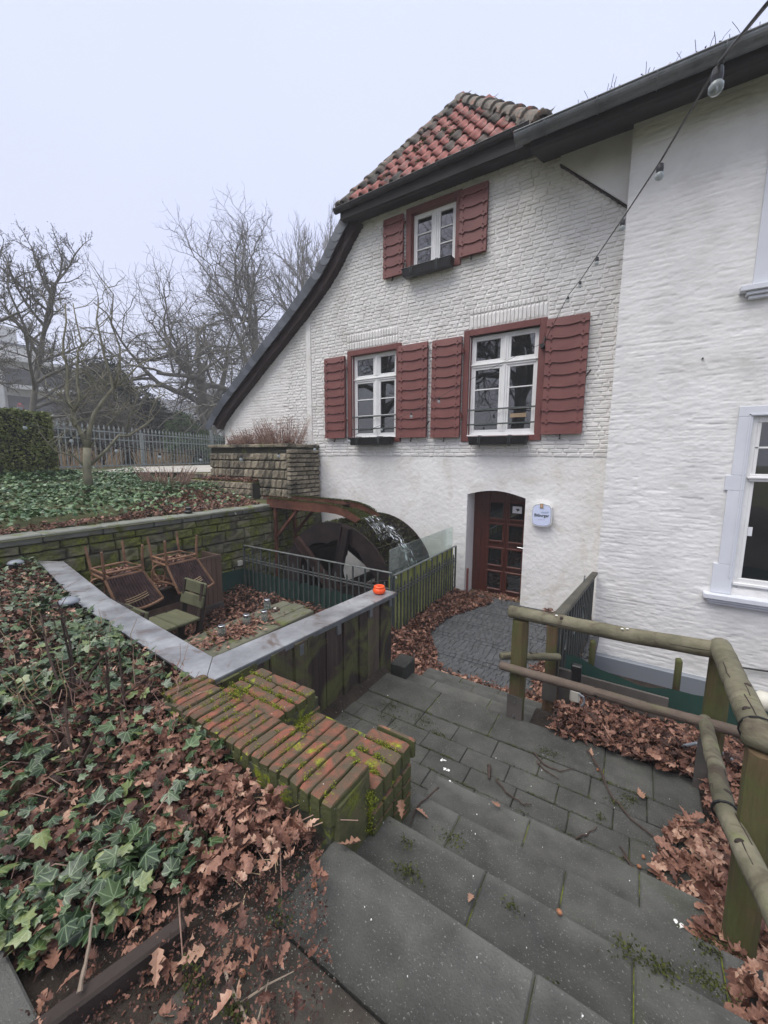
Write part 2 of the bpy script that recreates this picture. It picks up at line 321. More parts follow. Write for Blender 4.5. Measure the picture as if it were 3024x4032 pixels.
M['black'] = simple('black_plastic', (.012, .012, .013), .45)
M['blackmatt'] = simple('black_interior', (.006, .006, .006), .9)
M['orange'] = simple('orange_glaze', (.85, .085, .01), .25)
M['signwhite'] = simple('sign_acrylic', (.62, .68, .86), .3)
M['signrim'] = simple('sign_rim', (.72, .73, .72), .4)
M['signink'] = simple('sign_black_print', (.02, .03, .028), .5)
M['signblue'] = simple('sign_blue_print', (.16, .26, .38), .5)
M['signpurple'] = simple('sign_purple_print', (.34, .28, .5), .5)
M['gold'] = simple('old_gold', (.30, .24, .13), .45)
M['skin'] = simple('warm_emblem', (.55, .33, .22), .6)
M['paper'] = simple('white_paper', (.7, .7, .72), .7)
M['greyplastic'] = simple('grey_plastic', (.20, .22, .25), .45)
M['whiteplastic'] = simple('white_plastic', (.62, .60, .52), .5)
M['steel'] = simple('bright_steel', (.55, .56, .58), .3, 1)
M['acorn'] = mat('acorn', [(.22, .09, .045), (.36, .17, .09)], 30, 2, .4, .1, 60, rand=.6)
M['dropping'] = simple('white_speck', (.75, .75, .72), .8)
M['red'] = simple('red_cloth', (.5, .03, .04), .7)
M['wire'] = simple('black_cable', (.01, .01, .01), .5)
def glassmat(name, tint, trans=.85, rough=.02, algae=False):
    m = bpy.data.materials.new(name); m.use_nodes = True; n, l = m.node_tree.nodes, m.node_tree.links; n.remove(n['Principled BSDF'])
    out = n['Material Output']; t = n.new('ShaderNodeBsdfTransparent'); t.inputs[0].default_value = (*tint, 1)
    g = n.new('ShaderNodeBsdfGlossy'); g.inputs['Roughness'].default_value = rough; g.inputs[0].default_value = (.9, .95, .95, 1)
    mxx = n.new('ShaderNodeMixShader'); lw = n.new('ShaderNodeLayerWeight'); lw.inputs[0].default_value = .5; pw_ = n.new('ShaderNodeMath'); pw_.operation = 'POWER'; pw_.inputs[1].default_value = 4; l.new(lw.outputs['Facing'], pw_.inputs[0]); fr = n.new('ShaderNodeMapRange'); fr.inputs[3].default_value = .05; fr.inputs[4].default_value = .7; l.new(pw_.outputs[0], fr.inputs[0])
    l.new(fr.outputs[0], mxx.inputs[0]); l.new(t.outputs[0], mxx.inputs[1]); l.new(g.outputs[0], mxx.inputs[2])
    last = mxx.outputs[0]
    d = n.new('ShaderNodeBsdfDiffuse'); d.inputs[0].default_value = (.5, .55, .55, 1)
    m2 = n.new('ShaderNodeMixShader'); m2.inputs[0].default_value = 1 - trans
    if algae:
        gm = n.new('ShaderNodeNewGeometry'); nz = n.new('ShaderNodeTexNoise'); nz.inputs['Scale'].default_value = 4; nz.inputs['Detail'].default_value = 7
        mpp = n.new('ShaderNodeMapping'); mpp.inputs['Scale'].default_value = (1, 1, .35); l.new(gm.outputs['Position'], mpp.inputs[0]); l.new(mpp.outputs[0], nz.inputs['Vector'])
        cr = n.new('ShaderNodeValToRGB'); l.new(nz.outputs[0], cr.inputs[0]); cr.color_ramp.elements[0].position = .3; cr.color_ramp.elements[0].color = (.11, .13, .04, 1)
        cr.color_ramp.elements[1].position = .7; cr.color_ramp.elements[1].color = (.55, .58, .20, 1); l.new(cr.outputs[0], d.inputs[0])
        m2.inputs[0].default_value = .86
    l.new(last, m2.inputs[1]); l.new(d.outputs[0], m2.inputs[2]); l.new(m2.outputs[0], out.inputs[0])
    return m
M['glass'] = glassmat('clear_glass', (.90, .96, .94), .93)
M['algaeglass'] = glassmat('algae_glass', (.6, .7, .5), .3, .1, True)
M['ironpark'] = mat('grey_green_iron', [(.16, .18, .18), (.28, .31, .30)], 8, 5, .6, .3, 60)
M['jarglass'] = glassmat('jar_glass', (.86, .90, .88), .88)
M['bulbglass'] = glassmat('bulb_glass', (.92, .93, .92), .55)
def panemat():
    m = bpy.data.materials.new('window_pane'); m.use_nodes = True; b = m.node_tree.nodes['Principled BSDF']
    b.inputs['Base Color'].default_value = (.008, .009, .010, 1); b.inputs['Roughness'].default_value = .02; b.inputs['IOR'].default_value = 2.1; b.inputs['Specular IOR Level'].default_value = .5
    return m
M['pane'] = panemat()
def watermat():
    m = bpy.data.materials.new('white_water'); m.use_nodes = True; n, l = m.node_tree.nodes, m.node_tree.links
    b = n['Principled BSDF']; b.inputs['Base Color'].default_value = (.72, .78, .82, 1); b.inputs['Roughness'].default_value = .15
    g = n.new('ShaderNodeNewGeometry'); t = n.new('ShaderNodeTexNoise'); mp = n.new('ShaderNodeMapping'); mp.inputs['Scale'].default_value = (9, 46, 9)
    l.new(g.outputs['Position'], mp.inputs[0]); l.new(mp.outputs[0], t.inputs['Vector']); t.inputs['Scale'].default_value = 1; t.inputs['Detail'].default_value = 3
    r = n.new('ShaderNodeMapRange'); r.inputs[1].default_value = .53; r.inputs[2].default_value = .66; l.new(t.outputs[0], r.inputs[0])
    tr = n.new('ShaderNodeBsdfTransparent'); mx_ = n.new('ShaderNodeMixShader'); l.new(r.outputs[0], mx_.inputs[0]); l.new(tr.outputs[0], mx_.inputs[1]); l.new(b.outputs[0], mx_.inputs[2])
    l.new(mx_.outputs[0], n['Material Output'].inputs[0]); return m
M['water'] = watermat()
M['poolwater'] = simple('dark_water', (.008, .012, .012), .06)
def ivymat():
    m = mat('ivy_leaf_near', [(.006, .016, .005), (.019, .042, .013, .4), (.058, .095, .030, .72), (.22, .25, .08)], 25, 3, .3, .25, 70, rand=0, attr=True, spec=.5)
    n, l = m.node_tree.nodes, m.node_tree.links; b = n['Principled BSDF']
    src = b.inputs['Base Color'].links[0].from_socket
    at = n.new('ShaderNodeAttribute'); at.attribute_name = 'luv'; prev = None
    for dx, dy in ((0, 1), (.42, .62), (-.42, .62), (.5, .02), (-.5, .02)):
        L = math.hypot(dx, dy); d = n.new('ShaderNodeVectorMath'); d.operation = 'DOT_PRODUCT'; d.inputs[1].default_value = (dy / L, -dx / L, 0); l.new(at.outputs['Vector'], d.inputs[0])
        ab = n.new('ShaderNodeMath'); ab.operation = 'ABSOLUTE'; l.new(d.outputs['Value'], ab.inputs[0])
        if prev is None: prev = ab.outputs[0]
        else:
            mn = n.new('ShaderNodeMath'); mn.operation = 'MINIMUM'; l.new(prev, mn.inputs[0]); l.new(ab.outputs[0], mn.inputs[1]); prev = mn.outputs[0]
    r = n.new('ShaderNodeMapRange'); r.inputs[1].default_value = .008; r.inputs[2].default_value = .03; r.inputs[3].default_value = .5; r.inputs[4].default_value = 0; l.new(prev, r.inputs[0])
    mx_ = n.new('ShaderNodeMix'); mx_.data_type = 'RGBA'; l.new(r.outputs[0], mx_.inputs[0]); l.new(src, mx_.inputs[6]); mx_.inputs[7].default_value = (.22, .30, .16, 1)
    l.new(mx_.outputs[2], b.inputs['Base Color']); return m
M['ivy'] = ivymat()
# ------------------------------------------------------------------ leaf shapes and scatter
def oak_shape():
    t = [0, .12, .22, .33, .43, .54, .63, .76, .88, 1]; w = [.02, .05, .13, .07, .21, .12, .29, .17, .20, .02]
    v = []; f = []
    for a, b in zip(t, w): v += [(-b, a, .30 * b), (0, a, 0), (b, a, .30 * b)]
    v = [(x, y - .5, z - .25 * (y - .5) ** 2) for x, y, z in v]
    for i in range(9):
        k = i * 3; f += [(k, k + 1, k + 4, k + 3), (k + 1, k + 2, k + 5, k + 4)]
    return np.array(v), np.array(f)
def ivy_shape():
    h = [(0, 0), (.20, -.14), (.42, -.10), (.5, .06), (.36, .26), (.44, .60), (.20, .60), (0, 1.0)]
    o = h + [(-x, y) for x, y in h[::-1][1:-1]]
    v = [(0, .30, 0)] + [(x, y, -.22 * abs(x) - .12 * max(0, y - .3)) for x, y in o]
    n = len(o); f = [(0, 1 + i, 1 + (i + 1) % n) for i in range(n)]
    v = np.array(v); return v, np.array(f)
def small_shape():
    v = [(0, -.5, 0), (.28, -.1, .08), (.2, .3, .05), (0, .5, -.05), (-.2, .3, .05), (-.28, -.1, .08)]
    return np.array(v), np.array([(0, 1, 5, 5), (1, 2, 4, 5), (2, 3, 4, 4)])[:, :4]
def leaf_shape():
    v = [(0, -.5, 0), (.3, 0, .1), (0, .5, 0), (-.3, 0, .1)]
    return np.array(v), np.array([(0, 1, 2, 3)])
OAK, IVY, LEAF = oak_shape(), ivy_shape(), leaf_shape()
LOW = (np.array([(0, -.5, 0), (.26, -.2, .1), (.10, 0, .02), (.26, .22, .09), (0, .5, -.04), (-.26, .22, .09), (-.10, 0, .02), (-.26, -.2, .1)]), np.array([(0, 1, 2, 7), (7, 2, 6, 6), (2, 3, 4, 5)]))
LOW = (LOW[0], np.array([(0, 1, 2), (0, 2, 6), (0, 6, 7), (6, 2, 3), (6, 3, 5), (5, 3, 4)]))
def eul(rx, ry, rz):
    cx, sx_, cy, sy, cz, sz = np.cos(rx), np.sin(rx), np.cos(ry), np.sin(ry), np.cos(rz), np.sin(rz)
    m = np.empty((len(rx), 3, 3))
    m[:, 0, 0] = cy * cz; m[:, 0, 1] = sx_ * sy * cz - cx * sz; m[:, 0, 2] = cx * sy * cz + sx_ * sz
    m[:, 1, 0] = cy * sz; m[:, 1, 1] = sx_ * sy * sz + cx * cz; m[:, 1, 2] = cx * sy * sz - sx_ * cz
    m[:, 2, 0] = -sy; m[:, 2, 1] = sx_ * cy; m[:, 2, 2] = cx * cy
    return m
def scatter(name, shape, P, size, material, tilt=.5, parent=None, kind='stuff', rz=None, rnd=None, luv=False, curl=0.0, smooth=False):
    P = np.asarray(P, float); N = len(P); sv, sf = shape
    if np.isscalar(size): size = size * rng.uniform(.7, 1.25, N)
    rz = rng.uniform(0, 2 * np.pi, N) if rz is None else rz
    rx = rng.normal(0, tilt, N); ry = rng.normal(0, tilt, N)
    Mx = eul(rx, ry, rz)
    sv_ = np.repeat(sv[None], N, 0).copy()
    if curl: sv_[:, :, 2] += (sv_[:, :, 0] ** 2 * 2 + sv_[:, :, 1] ** 2 * .6) * rng.normal(0, curl, N)[:, None]
    VV = np.einsum('nij,nkj->nki', Mx, sv_) * np.asarray(size)[:, None, None] + P[:, None, :]
    FF = sf[None] + (np.arange(N) * len(sv))[:, None, None]
    if rnd is None: rnd = rng.random(N)
    rr = np.repeat(np.asarray(rnd), len(sv))
    lu = np.tile(sv, (N, 1)) if luv else None
    off = (0, 0, 0) if parent is not None else (P[:, 0].mean(), P[:, 1].mean(), P[:, 2].min())
    return npmesh(name, VV.reshape(-1, 3), FF.reshape(-1, sf.shape[1]), material, parent, off, rr, lu, smooth, kind)
def inrect(n, x0, y0, x1, y1): return np.c_[rng.uniform(x0, x1, n), rng.uniform(y0, y1, n)]
def inpoly(pt, poly):
    x, y = pt[:, 0], pt[:, 1]; ins = np.zeros(len(pt), bool); j = len(poly) - 1
    for i in range(len(poly)):
        xi, yi = poly[i]; xj, yj = poly[j]
        c = ((yi > y) != (yj > y)) & (x < (xj - xi) * (y - yi) / (yj - yi + 1e-12) + xi); ins ^= c; j = i
    return ins
def fillpoly(n, poly):
    a = np.array(poly); out = np.zeros((0, 2))
    while len(out) < n:
        p = inrect(n * 2, a[:, 0].min(), a[:, 1].min(), a[:, 0].max(), a[:, 1].max()); out = np.r_[out, p[inpoly(p, poly)]]
    return out[:n]
def vnoise(x, y, s, seed=0):
    """smooth value noise"""
    x = np.asarray(x) * s; y = np.asarray(y) * s; xi, yi = np.floor(x).astype(int), np.floor(y).astype(int); fx, fy = x - xi, y - yi
    fx = fx * fx * (3 - 2 * fx); fy = fy * fy * (3 - 2 * fy)
    def h(a, b): 
        v = np.sin(a * 127.1 + b * 311.7 + seed * 74.7) * 43758.5453; return v - np.floor(v)
    return (h(xi, yi) * (1 - fx) + h(xi + 1, yi) * fx) * (1 - fy) + (h(xi, yi + 1) * (1 - fx) + h(xi + 1, yi + 1) * fx) * fy
# masonry unit: rough faced block, unit box with its front towards -Y, centred
def unitblock(bw_, bh_, bev, amp, mat_, name, nin=2):
    """bw_/bh_: width of the worn rim as a share of the block; bev: how far the rim falls back (share of the depth)"""
    xs = [-.5, -.5 + bw_] + [(-.5 + bw_) + (1 - 2 * bw_) * (i + 1) / (nin) for i in range(nin - 1)] + [.5 - bw_, .5]
    zs = [-.5, -.5 + bh_] + ([0.0] if nin > 2 else []) + [.5 - bh_, .5]
    nx, nz = len(xs), len(zs); vs = []; fs = []
    for k, z in enumerate(zs):
        for i, x in enumerate(xs):
            e1 = i in (0, nx - 1); e2 = k in (0, nz - 1)
            jx = random.uniform(-.25, .25) * bw_; jz = random.uniform(-.3, .3) * bh_
            vs.append((x + jx * (0.6 if e1 else 1), -.5 + (bev if (e1 or e2) else 0) + (bev * .5 if e1 and e2 else 0) + random.uniform(-amp, amp), z + jz * (.6 if e2 else 1)))
    for k in range(nz - 1):
        for i in range(nx - 1): a = k * nx + i; fs.append((a, a + 1, a + nx + 1, a + nx))
    n0 = len(vs); ring = [i for i in range(nx)] + [(k + 1) * nx - 1 for k in range(1, nz)] + [nz * nx - 1 - i for i in range(1, nx)] + [(nz - 1 - k) * nx for k in range(1, nz - 1)]
    for i in ring: vs.append((vs[i][0], .5, vs[i][2]))
    m_ = len(ring)
    for i in range(m_): fs.append((ring[i], n0 + i, n0 + (i + 1) % m_, ring[(i + 1) % m_]))
    mb = MB(); mb.v = vs; mb.f = fs
    return mb, mb.mesh(name, mat_, smooth=False, recalc=True)
def place_units(items, kinds, parent, name, stuffname, limit, rotz_=0.0, order=None):
    """items: (loc, size(w,d,h)); the `limit` nearest are objects that share meshes, the rest is one mesh"""
    items = sorted(items, key=lambda it: (Vector(it[0]).length) / (it[1][0] * it[1][2]) ** .5) if order is None else items
    for loc, sz in items[:limit]:
        mb, me = random.choice(kinds)
        link(name, me, parent, loc, (0, random.uniform(-.012, .012), rotz_), (sz[0], sz[1], sz[2]))
    rest = items[limit:]
    if rest:
        big = MB(); Rm = rotz(rotz_)
        for loc, sz in rest:
            mb, me = random.choice(kinds)
            big.add([Vector((v[0] * sz[0], v[1] * sz[1], v[2] * sz[2])) for v in mb.v], mb.f, Rm, loc)
        big.build(stuffname, kinds[0][1].materials[0], parent, smooth=False, recalc=True, kind='stuff')
# ================================================================== GROUND AND LEVELS
def patch(name, xs, ys, hf, mat_, hole=None, kind='structure', parent=None):
    xs = np.asarray(xs, float); ys = np.asarray(ys, float); X, Y = np.meshgrid(xs, ys, indexing='ij'); Z = hf(X, Y)
    V = np.c_[X.ravel(), Y.ravel(), Z.ravel()]; nx, ny = len(xs), len(ys); F = []
    for i in range(nx - 1):
        for j in range(ny - 1):
            cx, cy = (xs[i] + xs[i + 1]) / 2, (ys[j] + ys[j + 1]) / 2
            if hole and any(h_[0] < cx < h_[2] and h_[1] < cy < h_[3] for h_ in (hole if isinstance(hole, list) else [hole])): continue
            F.append((i * ny + j, (i + 1) * ny + j, (i + 1) * ny + j + 1, i * ny + j + 1))
    return npmesh(name, V, np.array(F), mat_, parent, (0, 0, 0), smooth=True, kind=kind)
def sm(a, b, x): t = np.clip((x - a) / (b - a), 0, 1); return t * t * (3 - 2 * t)
def ground_h(X, Y):
    left = -1.02 + .17 * sm(-6.6, -9.6, X) + .33 * sm(-9.6, -14, X) + .05 * (vnoise(X, Y, 1.2, 3) - .5)
    rightg = -1.56 + 0 * X
    k = sm(-6.35, -5.2, X)
    h = left * (1 - k) + rightg * k
    return h
patch('ground', [-100, -80, -60, -45, -35, -28, -22, -18, -16, -14.5, -13, -12, -11, -10, -9.2, -8.5, -7.8, -7.2, -6.8, -6.5, -6.3, -5.2, -4, -2, 0, 3.4, 5, 10, 30, 60, 100],
      [-100, -80, -40, -15, -6, -2, -.6, 0.15, 1, 2, 3, 4, 5, 6, 7.3, 9, 11, 14, 18, 25, 40, 60, 80, 100], ground_h, M['ground'], (-6.36, .15, 3.4, 9))
FLOOR, PATHZ, LAND = -2.60, -2.70, -2.10
b = MB(); b.bx(-6.36, 1.6, FLOOR - .1, -2.86, 4.72, FLOOR); b.build('terrace_floor', M['soil'], kind='structure')
b = MB(); b.bx(-6.36, 4.72, -3.9, -2.9, 7.3, -3.8); b.build('wheel_pit_floor', M['soil'], kind='structure')
b = MB(); b.bx(-6.34, 4.80, -3.6, -2.92, 7.2, -3.45); b.build('mill_race_water', M['poolwater'], kind='structure')
b = MB(); b.bx(-2.92, 4.72, -3.9, -2.80, 7.2, PATHZ - .05); b.bx(-6.36, 4.68, -3.9, -2.80, 4.76, FLOOR - .02); b.build('wheel_pit_edge', M['greyboard'], kind='structure')
b = MB(); b.bx(-2.88, 3.0, PATHZ - .2, -.3, 7.66, PATHZ - .045); b.build('path_bed', M['sett'], kind='structure')
# ivy bank left of the camera and soil beside the steps
def bank_h(X, Y):
    t = sm(.25, 1.15, Y); z = -1.56 + .10 * t + .05 * sm(-1.0, -3.0, X) + .03 * sm(-3, -6, X)
    return z + .05 * (vnoise(X, Y, 5, 1) - .5) + .02 * (vnoise(X, Y, 17, 2) - .5)
patch('soil_bank', np.r_[np.linspace(-6.4, -2.5, 30), np.linspace(-2.4, -.62, 60)], np.linspace(.10, 1.9, 50), lambda X, Y: np.where(Y > 1.28, -1.55, bank_h(X, Y) - .02 * sm(-1.2, -.8, X)), M['soil'],
      hole=[(-.93, .74, 0, 2), (-2.15, 1.27, 0, 3), (-4.2, 1.42, 0, 3)])
def right_h(X, Y):
    z = -1.50 - .6 * sm(.75, 2.2, Y) + .06 * (vnoise(X, Y, 5, 4) - .5) + .10 * sm(.45, 1.4, X)
    z = z - .30 * sm(3.15, 4.05, Y)
    return z
patch('leaf_bed', np.linspace(-.58, 3.4, 50), np.linspace(.3, 4.2, 50), lambda X, Y: np.where((X < .36), np.where(Y < 3.07, -2.4, right_h(X, Y) - .03), right_h(X, Y) - .03), M['soil'])
patch('cellar_ground', np.linspace(-.5, 3.4, 6), np.linspace(4.1, 7.1, 8), lambda X, Y: -2.45 - .9 * sm(4.1, 6.6, Y), M['soil'])
# top landing where the photographer stands
b = MB(); b.bx(-1.15, -3, -1.62, 3.4, .725, -1.525); b.build('top_landing_bed', M['soil'], kind='structure')
st = empty('stone_steps', (-.3, 2, -2.7), 'flight of wet dark basalt slab steps going down to the lower path', 'steps', kind='structure')
def slab(x0, y0, z1, x1, y1, th=.15, parent=st, name='slab', b_=.006, dz=0, mt='slab'):
    mb = MB(); cx, cy = (x0 + x1) / 2, (y0 + y1) / 2
    g = .002
    mb.box((0, 0, 0), (x1 - x0 - 2 * g, y1 - y0 - 2 * g, th), None, b_)
    me = mb.mesh(name, M[mt])
    aw = me.attributes.new('wear_shade', 'FLOAT', 'POINT'); aw.data.foreach_set('value', [(.5 if name == 'paver' else max(0, min(1, .5 + v.co.y / max(.05, (y1 - y0))))) for v in me.vertices])  # ramp from tread back to nosing: wear plus painted shade under the riser
    return link(name, me, parent, (cx, cy, z1 - th / 2 + dz), (random.uniform(-.004, .004), random.uniform(-.004, .004), random.uniform(-.003, .003)))
def row(y0, y1, z, xs, th=.15, parent=st, name='slab'):
    MB().bx(xs[0] + .01, y0 + .01, z - th, xs[-1] - .01, y1 - .01, z - .009).build('joint_fill', M['joint'], parent)
    for a, c in zip(xs[:-1], xs[1:]): slab(a, y0, z, c, y1, th, parent, name, dz=random.uniform(-.003, .003))
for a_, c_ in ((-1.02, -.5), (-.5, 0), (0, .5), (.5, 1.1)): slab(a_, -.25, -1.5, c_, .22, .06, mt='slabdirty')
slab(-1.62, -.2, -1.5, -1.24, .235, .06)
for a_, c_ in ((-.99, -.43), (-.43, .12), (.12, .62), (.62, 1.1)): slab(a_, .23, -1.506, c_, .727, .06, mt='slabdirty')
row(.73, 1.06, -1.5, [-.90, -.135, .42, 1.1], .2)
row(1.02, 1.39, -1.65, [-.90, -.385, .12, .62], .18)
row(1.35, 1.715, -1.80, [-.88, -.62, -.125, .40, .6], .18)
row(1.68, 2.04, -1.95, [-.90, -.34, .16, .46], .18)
b = MB(); b.bx(-2.6, 1.3, -2.5, .5, 3.05, LAND - .018); b.build('landing_bed', M['joint'], kind='structure')
land = empty('landing_paving', (-.8, 2.6, LAND), 'middle landing of wet dark pavers laid in running bond', 'paving', kind='structure')
ys = [1.73, 1.89, 2.05, 2.21, 2.375, 2.54, 2.735]
offs = [-.07, .08, -.10, -.01, -.145, .0]
for i in range(6):
    x = -2.55 + offs[i] + .0; xs = []
    k = [-1.02, -1.18, -1.02, -1.10, -1.19][i % 5]
    base = {0: -1.02, 1: -1.17, 2: -1.02, 3: -1.105, 4: -1.19, 5: -1.02}[i]
    for j in range(-5, 6):
        a = base + j * .308
        if i < 2 and a > -.95: continue
        if a < -2.4 or a > .42: continue
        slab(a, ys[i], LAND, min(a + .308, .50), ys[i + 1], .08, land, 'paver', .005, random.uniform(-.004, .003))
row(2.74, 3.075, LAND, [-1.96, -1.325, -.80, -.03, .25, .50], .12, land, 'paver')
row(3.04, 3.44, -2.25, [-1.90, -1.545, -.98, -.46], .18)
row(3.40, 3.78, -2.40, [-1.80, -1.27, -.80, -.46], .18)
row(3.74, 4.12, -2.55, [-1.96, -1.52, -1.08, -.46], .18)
mb = MB(); mb.box((-1.90, 3.36, -2.24), (.17, .24, .30), None, .012); tag(mb.build('kerb_block', M['slab']), 'square dark stone block at the foot of the timber wall beside the steps', 'stone block')
# cobbled path as arcs of setts
path = empty('cobbled_path', (-1.6, 5.6, PATHZ), 'dark sett path laid in shallow arcs towards the brown door', 'path', kind='structure')
sv = [MB() for _ in range(5)]; sme = []
for m_ in sv: m_.box((0, 0, 0), (1, 1, 1), None, .05, .02); sme.append((m_, m_.mesh('sett', M['sett'])))
its = []
for r_ in range(43):
    y0 = 4.17 + r_ * .081
    x = -2.86 + random.uniform(0, .08)
    while x < -.40:
        w = random.uniform(.07, .10)
        yy = y0 + .10 * (1 - ((x + 1.7) / 1.2) ** 2) - .05
        if yy < 7.55 and (yy < 7.17 or -2.68 < x < -1.63): its.append(((x + w / 2, yy + .04, PATHZ - .035 + random.uniform(-.002, .002) + .010 * math.sin(r_ * .9)), (w - .004, .077, .08)))
        x += w
place_units(its, sme, path, 'sett', 'sett_field', 300)
# small timber edge and slab by the ivy, low left
tag(MB().bar((-1.10, .56, -1.50), (-1.22, .10, -1.50), .05, .09, bev=.008).build('edging_board', M['darkwood']), 'rotten wooden edging board at the bottom left beside the ivy', 'edging')
# ================================================================== RETAINING STONE WALLS
SB = [unitblock(.06, .12, .30, .12, M['stone'], 'stone', 3) for _ in range(9)]
SB2 = [unitblock(.10, .12, .35, .14, M['stone2'], 'stone', 3) for _ in range(9)]
rw = empty('retaining_wall', (-6.5, 3.5, FLOOR), 'mossy green sandstone retaining wall behind the upturned chairs', 'stone wall')
b = MB(); b.bx(-6.62, .9, -2.7, -6.40, 7.18, -1.06); b.build('wall_core', M['stonejoint'], rw)
z = -2.66; its = []
while z < -1.20:
    h = random.choice([.15, .18, .20, .22]);
    if z + h > -1.12: h = -1.12 - z
    y = .9 + random.uniform(-.2, 0)
    while y < 7.15:
        w = random.uniform(.24, .50) if y < 5.4 else random.uniform(.2, .34); w = min(w, 7.19 - y)
        if w > .06: its.append(((-6.40 + random.uniform(-.006, .012), y + w / 2, z + h / 2), (w - .014, .10, h - .014)))
        y += w
    z += h
place_units(its, SB, rw, 'stone', 'stone_rest', 300, R(90))
y = .9
while y < 5.6:
    w = random.uniform(.42, .72); w = min(w, 5.66 - y)
    mb = MB(); mb.box((0, 0, 0), (w - .01, .30, .115), None, .014, .006)
    link('cap_stone', mb.mesh('cap_stone', M['capstone']), rw, (-6.50 + random.uniform(-.01, .01), y + w / 2, -1.055), (0, 0, R(90)))
    y += w
# tall stone planter wall against the mill
tw = empty('planter_wall', (-7.8, 6.6, -1.1), 'tall tan stone planter wall joined to the left corner of the mill', 'stone wall')
b = MB(); b.bx(-9.2, 6.23, -1.2, -6.43, 7.18, .20); b.build('wall_core', M['stonejoint'], tw)
its = []; z = -1.12
hs = [.20, .20, .21, .21, .20, .17]
for k, h in enumerate(hs):
    x = -9.22
    while x < -6.45:
        w = random.uniform(.12, .19) if k > 0 else random.uniform(.18, .3)
        if x > -8.2: w *= 1.3
        w = min(w, -6.44 - x)
        if w > .05: its.append(((x + w / 2, 6.22, z + h / 2), (w - .022, .09, h - .022)))
        x += w
    z += h
its2 = []; z = -1.12
for k in range(14):
    h = [.10, .095, .10][k % 3]; y = 6.17 + (.0 if k % 2 else .0)
    if z + h > .22: break
    while y < 7.17:
        w = random.uniform(.16, .30); w = min(w, 7.18 - y)
        if w > .05: its2.append(((-6.41, y + w / 2, z + h / 2), (w - .020, .09, h - .018)))
        y += w
    z += h
place_units(its, SB2, tw, 'stone', 'stone_rest', 220)
place_units(its2, SB2, tw, 'stone', 'stone_rest', 220, R(90))
x = -9.24
while x < -6.42:
    w = random.uniform(.22, .4); w = min(w, -6.38 - x); mb = MB(); mb.box((0, 0, 0), (w - .01, .26, .07), None, .01, .006)
    link('cap_stone', mb.mesh('cap_stone', M['stone2']), tw, (x + w / 2, 6.28, .235)); x += w
for y in (6.5, 6.82, 7.06):
    mb = MB(); mb.box((0, 0, 0), (.3, .26, .07), None, .01, .006); link('cap_stone', mb.mesh('cap_stone', M['stone2']), tw, (-6.52, y, .235), (0, 0, R(90)))
b = MB(); b.bx(-9.1, 6.42, .18, -6.6, 7.18, .24); b.build('planter_soil', M['soil'], tw)
for nm, x0, x1, yy, z0, z1, lb in (('ledge_wall', -9.9, -7.35, 5.95, -1.0, -.60, 'low mossy stone ledge wall in front of the tall planter wall'), ('ledge_wall', -12.6, -9.75, 6.6, -.9, -.47, 'far low mossy stone ledge wall left of the planter wall, by the pale path')):
    lw = empty(nm, ((x0 + x1) / 2, yy + .2, z0), lb, 'stone wall')
    b = MB(); b.bx(x0, yy + .02, z0 - .2, x1, yy + .30, z1 - .02); b.build('wall_core', M['stonejoint'], lw)
    its = []; z = z0 - .05
    while z < z1 - .03:
        h = .15 if z1 - z > .2 else z1 - z; x = x0
        while x < x1:
            w = min(random.uniform(.15, .26), x1 - x)
            if w > .05: its.append(((x + w / 2, yy, z + h / 2), (w - .012, .08, h - .012)))
            x += w
        z += h
    place_units(its, SB2, lw, 'stone', 'stone_rest', 80)
    P = np.c_[inrect(900, x0, yy, x1, yy + .28), np.full(900, z1 - .01)]
    scatter('moss_top', LEAF, P, .03, M['moss'], .7, lw)
# ================================================================== MILL BUILDING
mill = empty('mill_building', (-3.5, 7.3, -2.7), 'whitewashed old brick mill house with oxblood shutters and clay tile hip roof', 'building')
YW = 7.2
prof = [(-9.95, -1.3), (-9.95, 1.10), (-9.32, 1.57), (-8.03, 2.38), (-7.05, 3.12), (-6.48, 3.50), (-5.89, 4.05), (-5.34, 4.65), (-5.16, 4.85), (-.30, 4.86), (-.30, -3.1), (-6.9, -3.1), (-6.9, -1.3)]
WIN = {'up': (-4.08, 3.42, -2.96, 4.65), 'left': (-5.52, .31, -4.17, 2.26), 'big': (-2.84, .29, -1.42, 2.265)}
hole = {'up': (-3.98, 3.52, -3.06, 4.55), 'left': (-5.41, .41, -4.29, 2.16), 'big': (-2.73, .40, -1.53, 2.16)}
def door_poly():
    pts = [(-2.69, -2.75), (-2.69, -.70)]
    for i in range(1, 12):
        t = i / 12; x = -2.69 + t * 1.075; pts.append((x, -.70 + .10 * math.sin(math.pi * t) - .02 * t))
    return pts + [(-1.615, -.72), (-1.615, -2.75)]
DP = door_poly()
def rectp(r): return [(r[0], r[1]), (r[0], r[3]), (r[2], r[3]), (r[2], r[1])]
def poly_with_holes(outer, holes, y, name, mt, parent):
    loops = [outer] + holes; V = [(p[0], y, p[1]) for lp in loops for p in lp]
    tri = tessellate_polygon([[Vector((p[0], p[1], 0)) for p in lp] for lp in loops])
    F = []
    for t in tri:
        a, b_, c = [Vector(V[i]) for i in t]
        F.append(t if (b_ - a).cross(c - a).y < 0 else t[::-1])
    mb = MB(); mb.v = V; mb.f = [tuple(f) for f in F]; return mb
upper = [(-9.95, 0.0)] + prof[1:10] + [(-.30, 0.0)]
mb = poly_with_holes(upper, [rectp(hole[k]) for k in hole], YW - .009, '', None, None)
for k in hole:   # window reveals
    r = hole[k]
    for a, c in zip(rectp(r), rectp(r)[1:] + rectp(r)[:1]):
        mb.add([(a[0], YW - .009, a[1]), (c[0], YW - .009, c[1]), (c[0], YW + .14, c[1]), (a[0], YW + .14, a[1])], [(0, 1, 2, 3)])
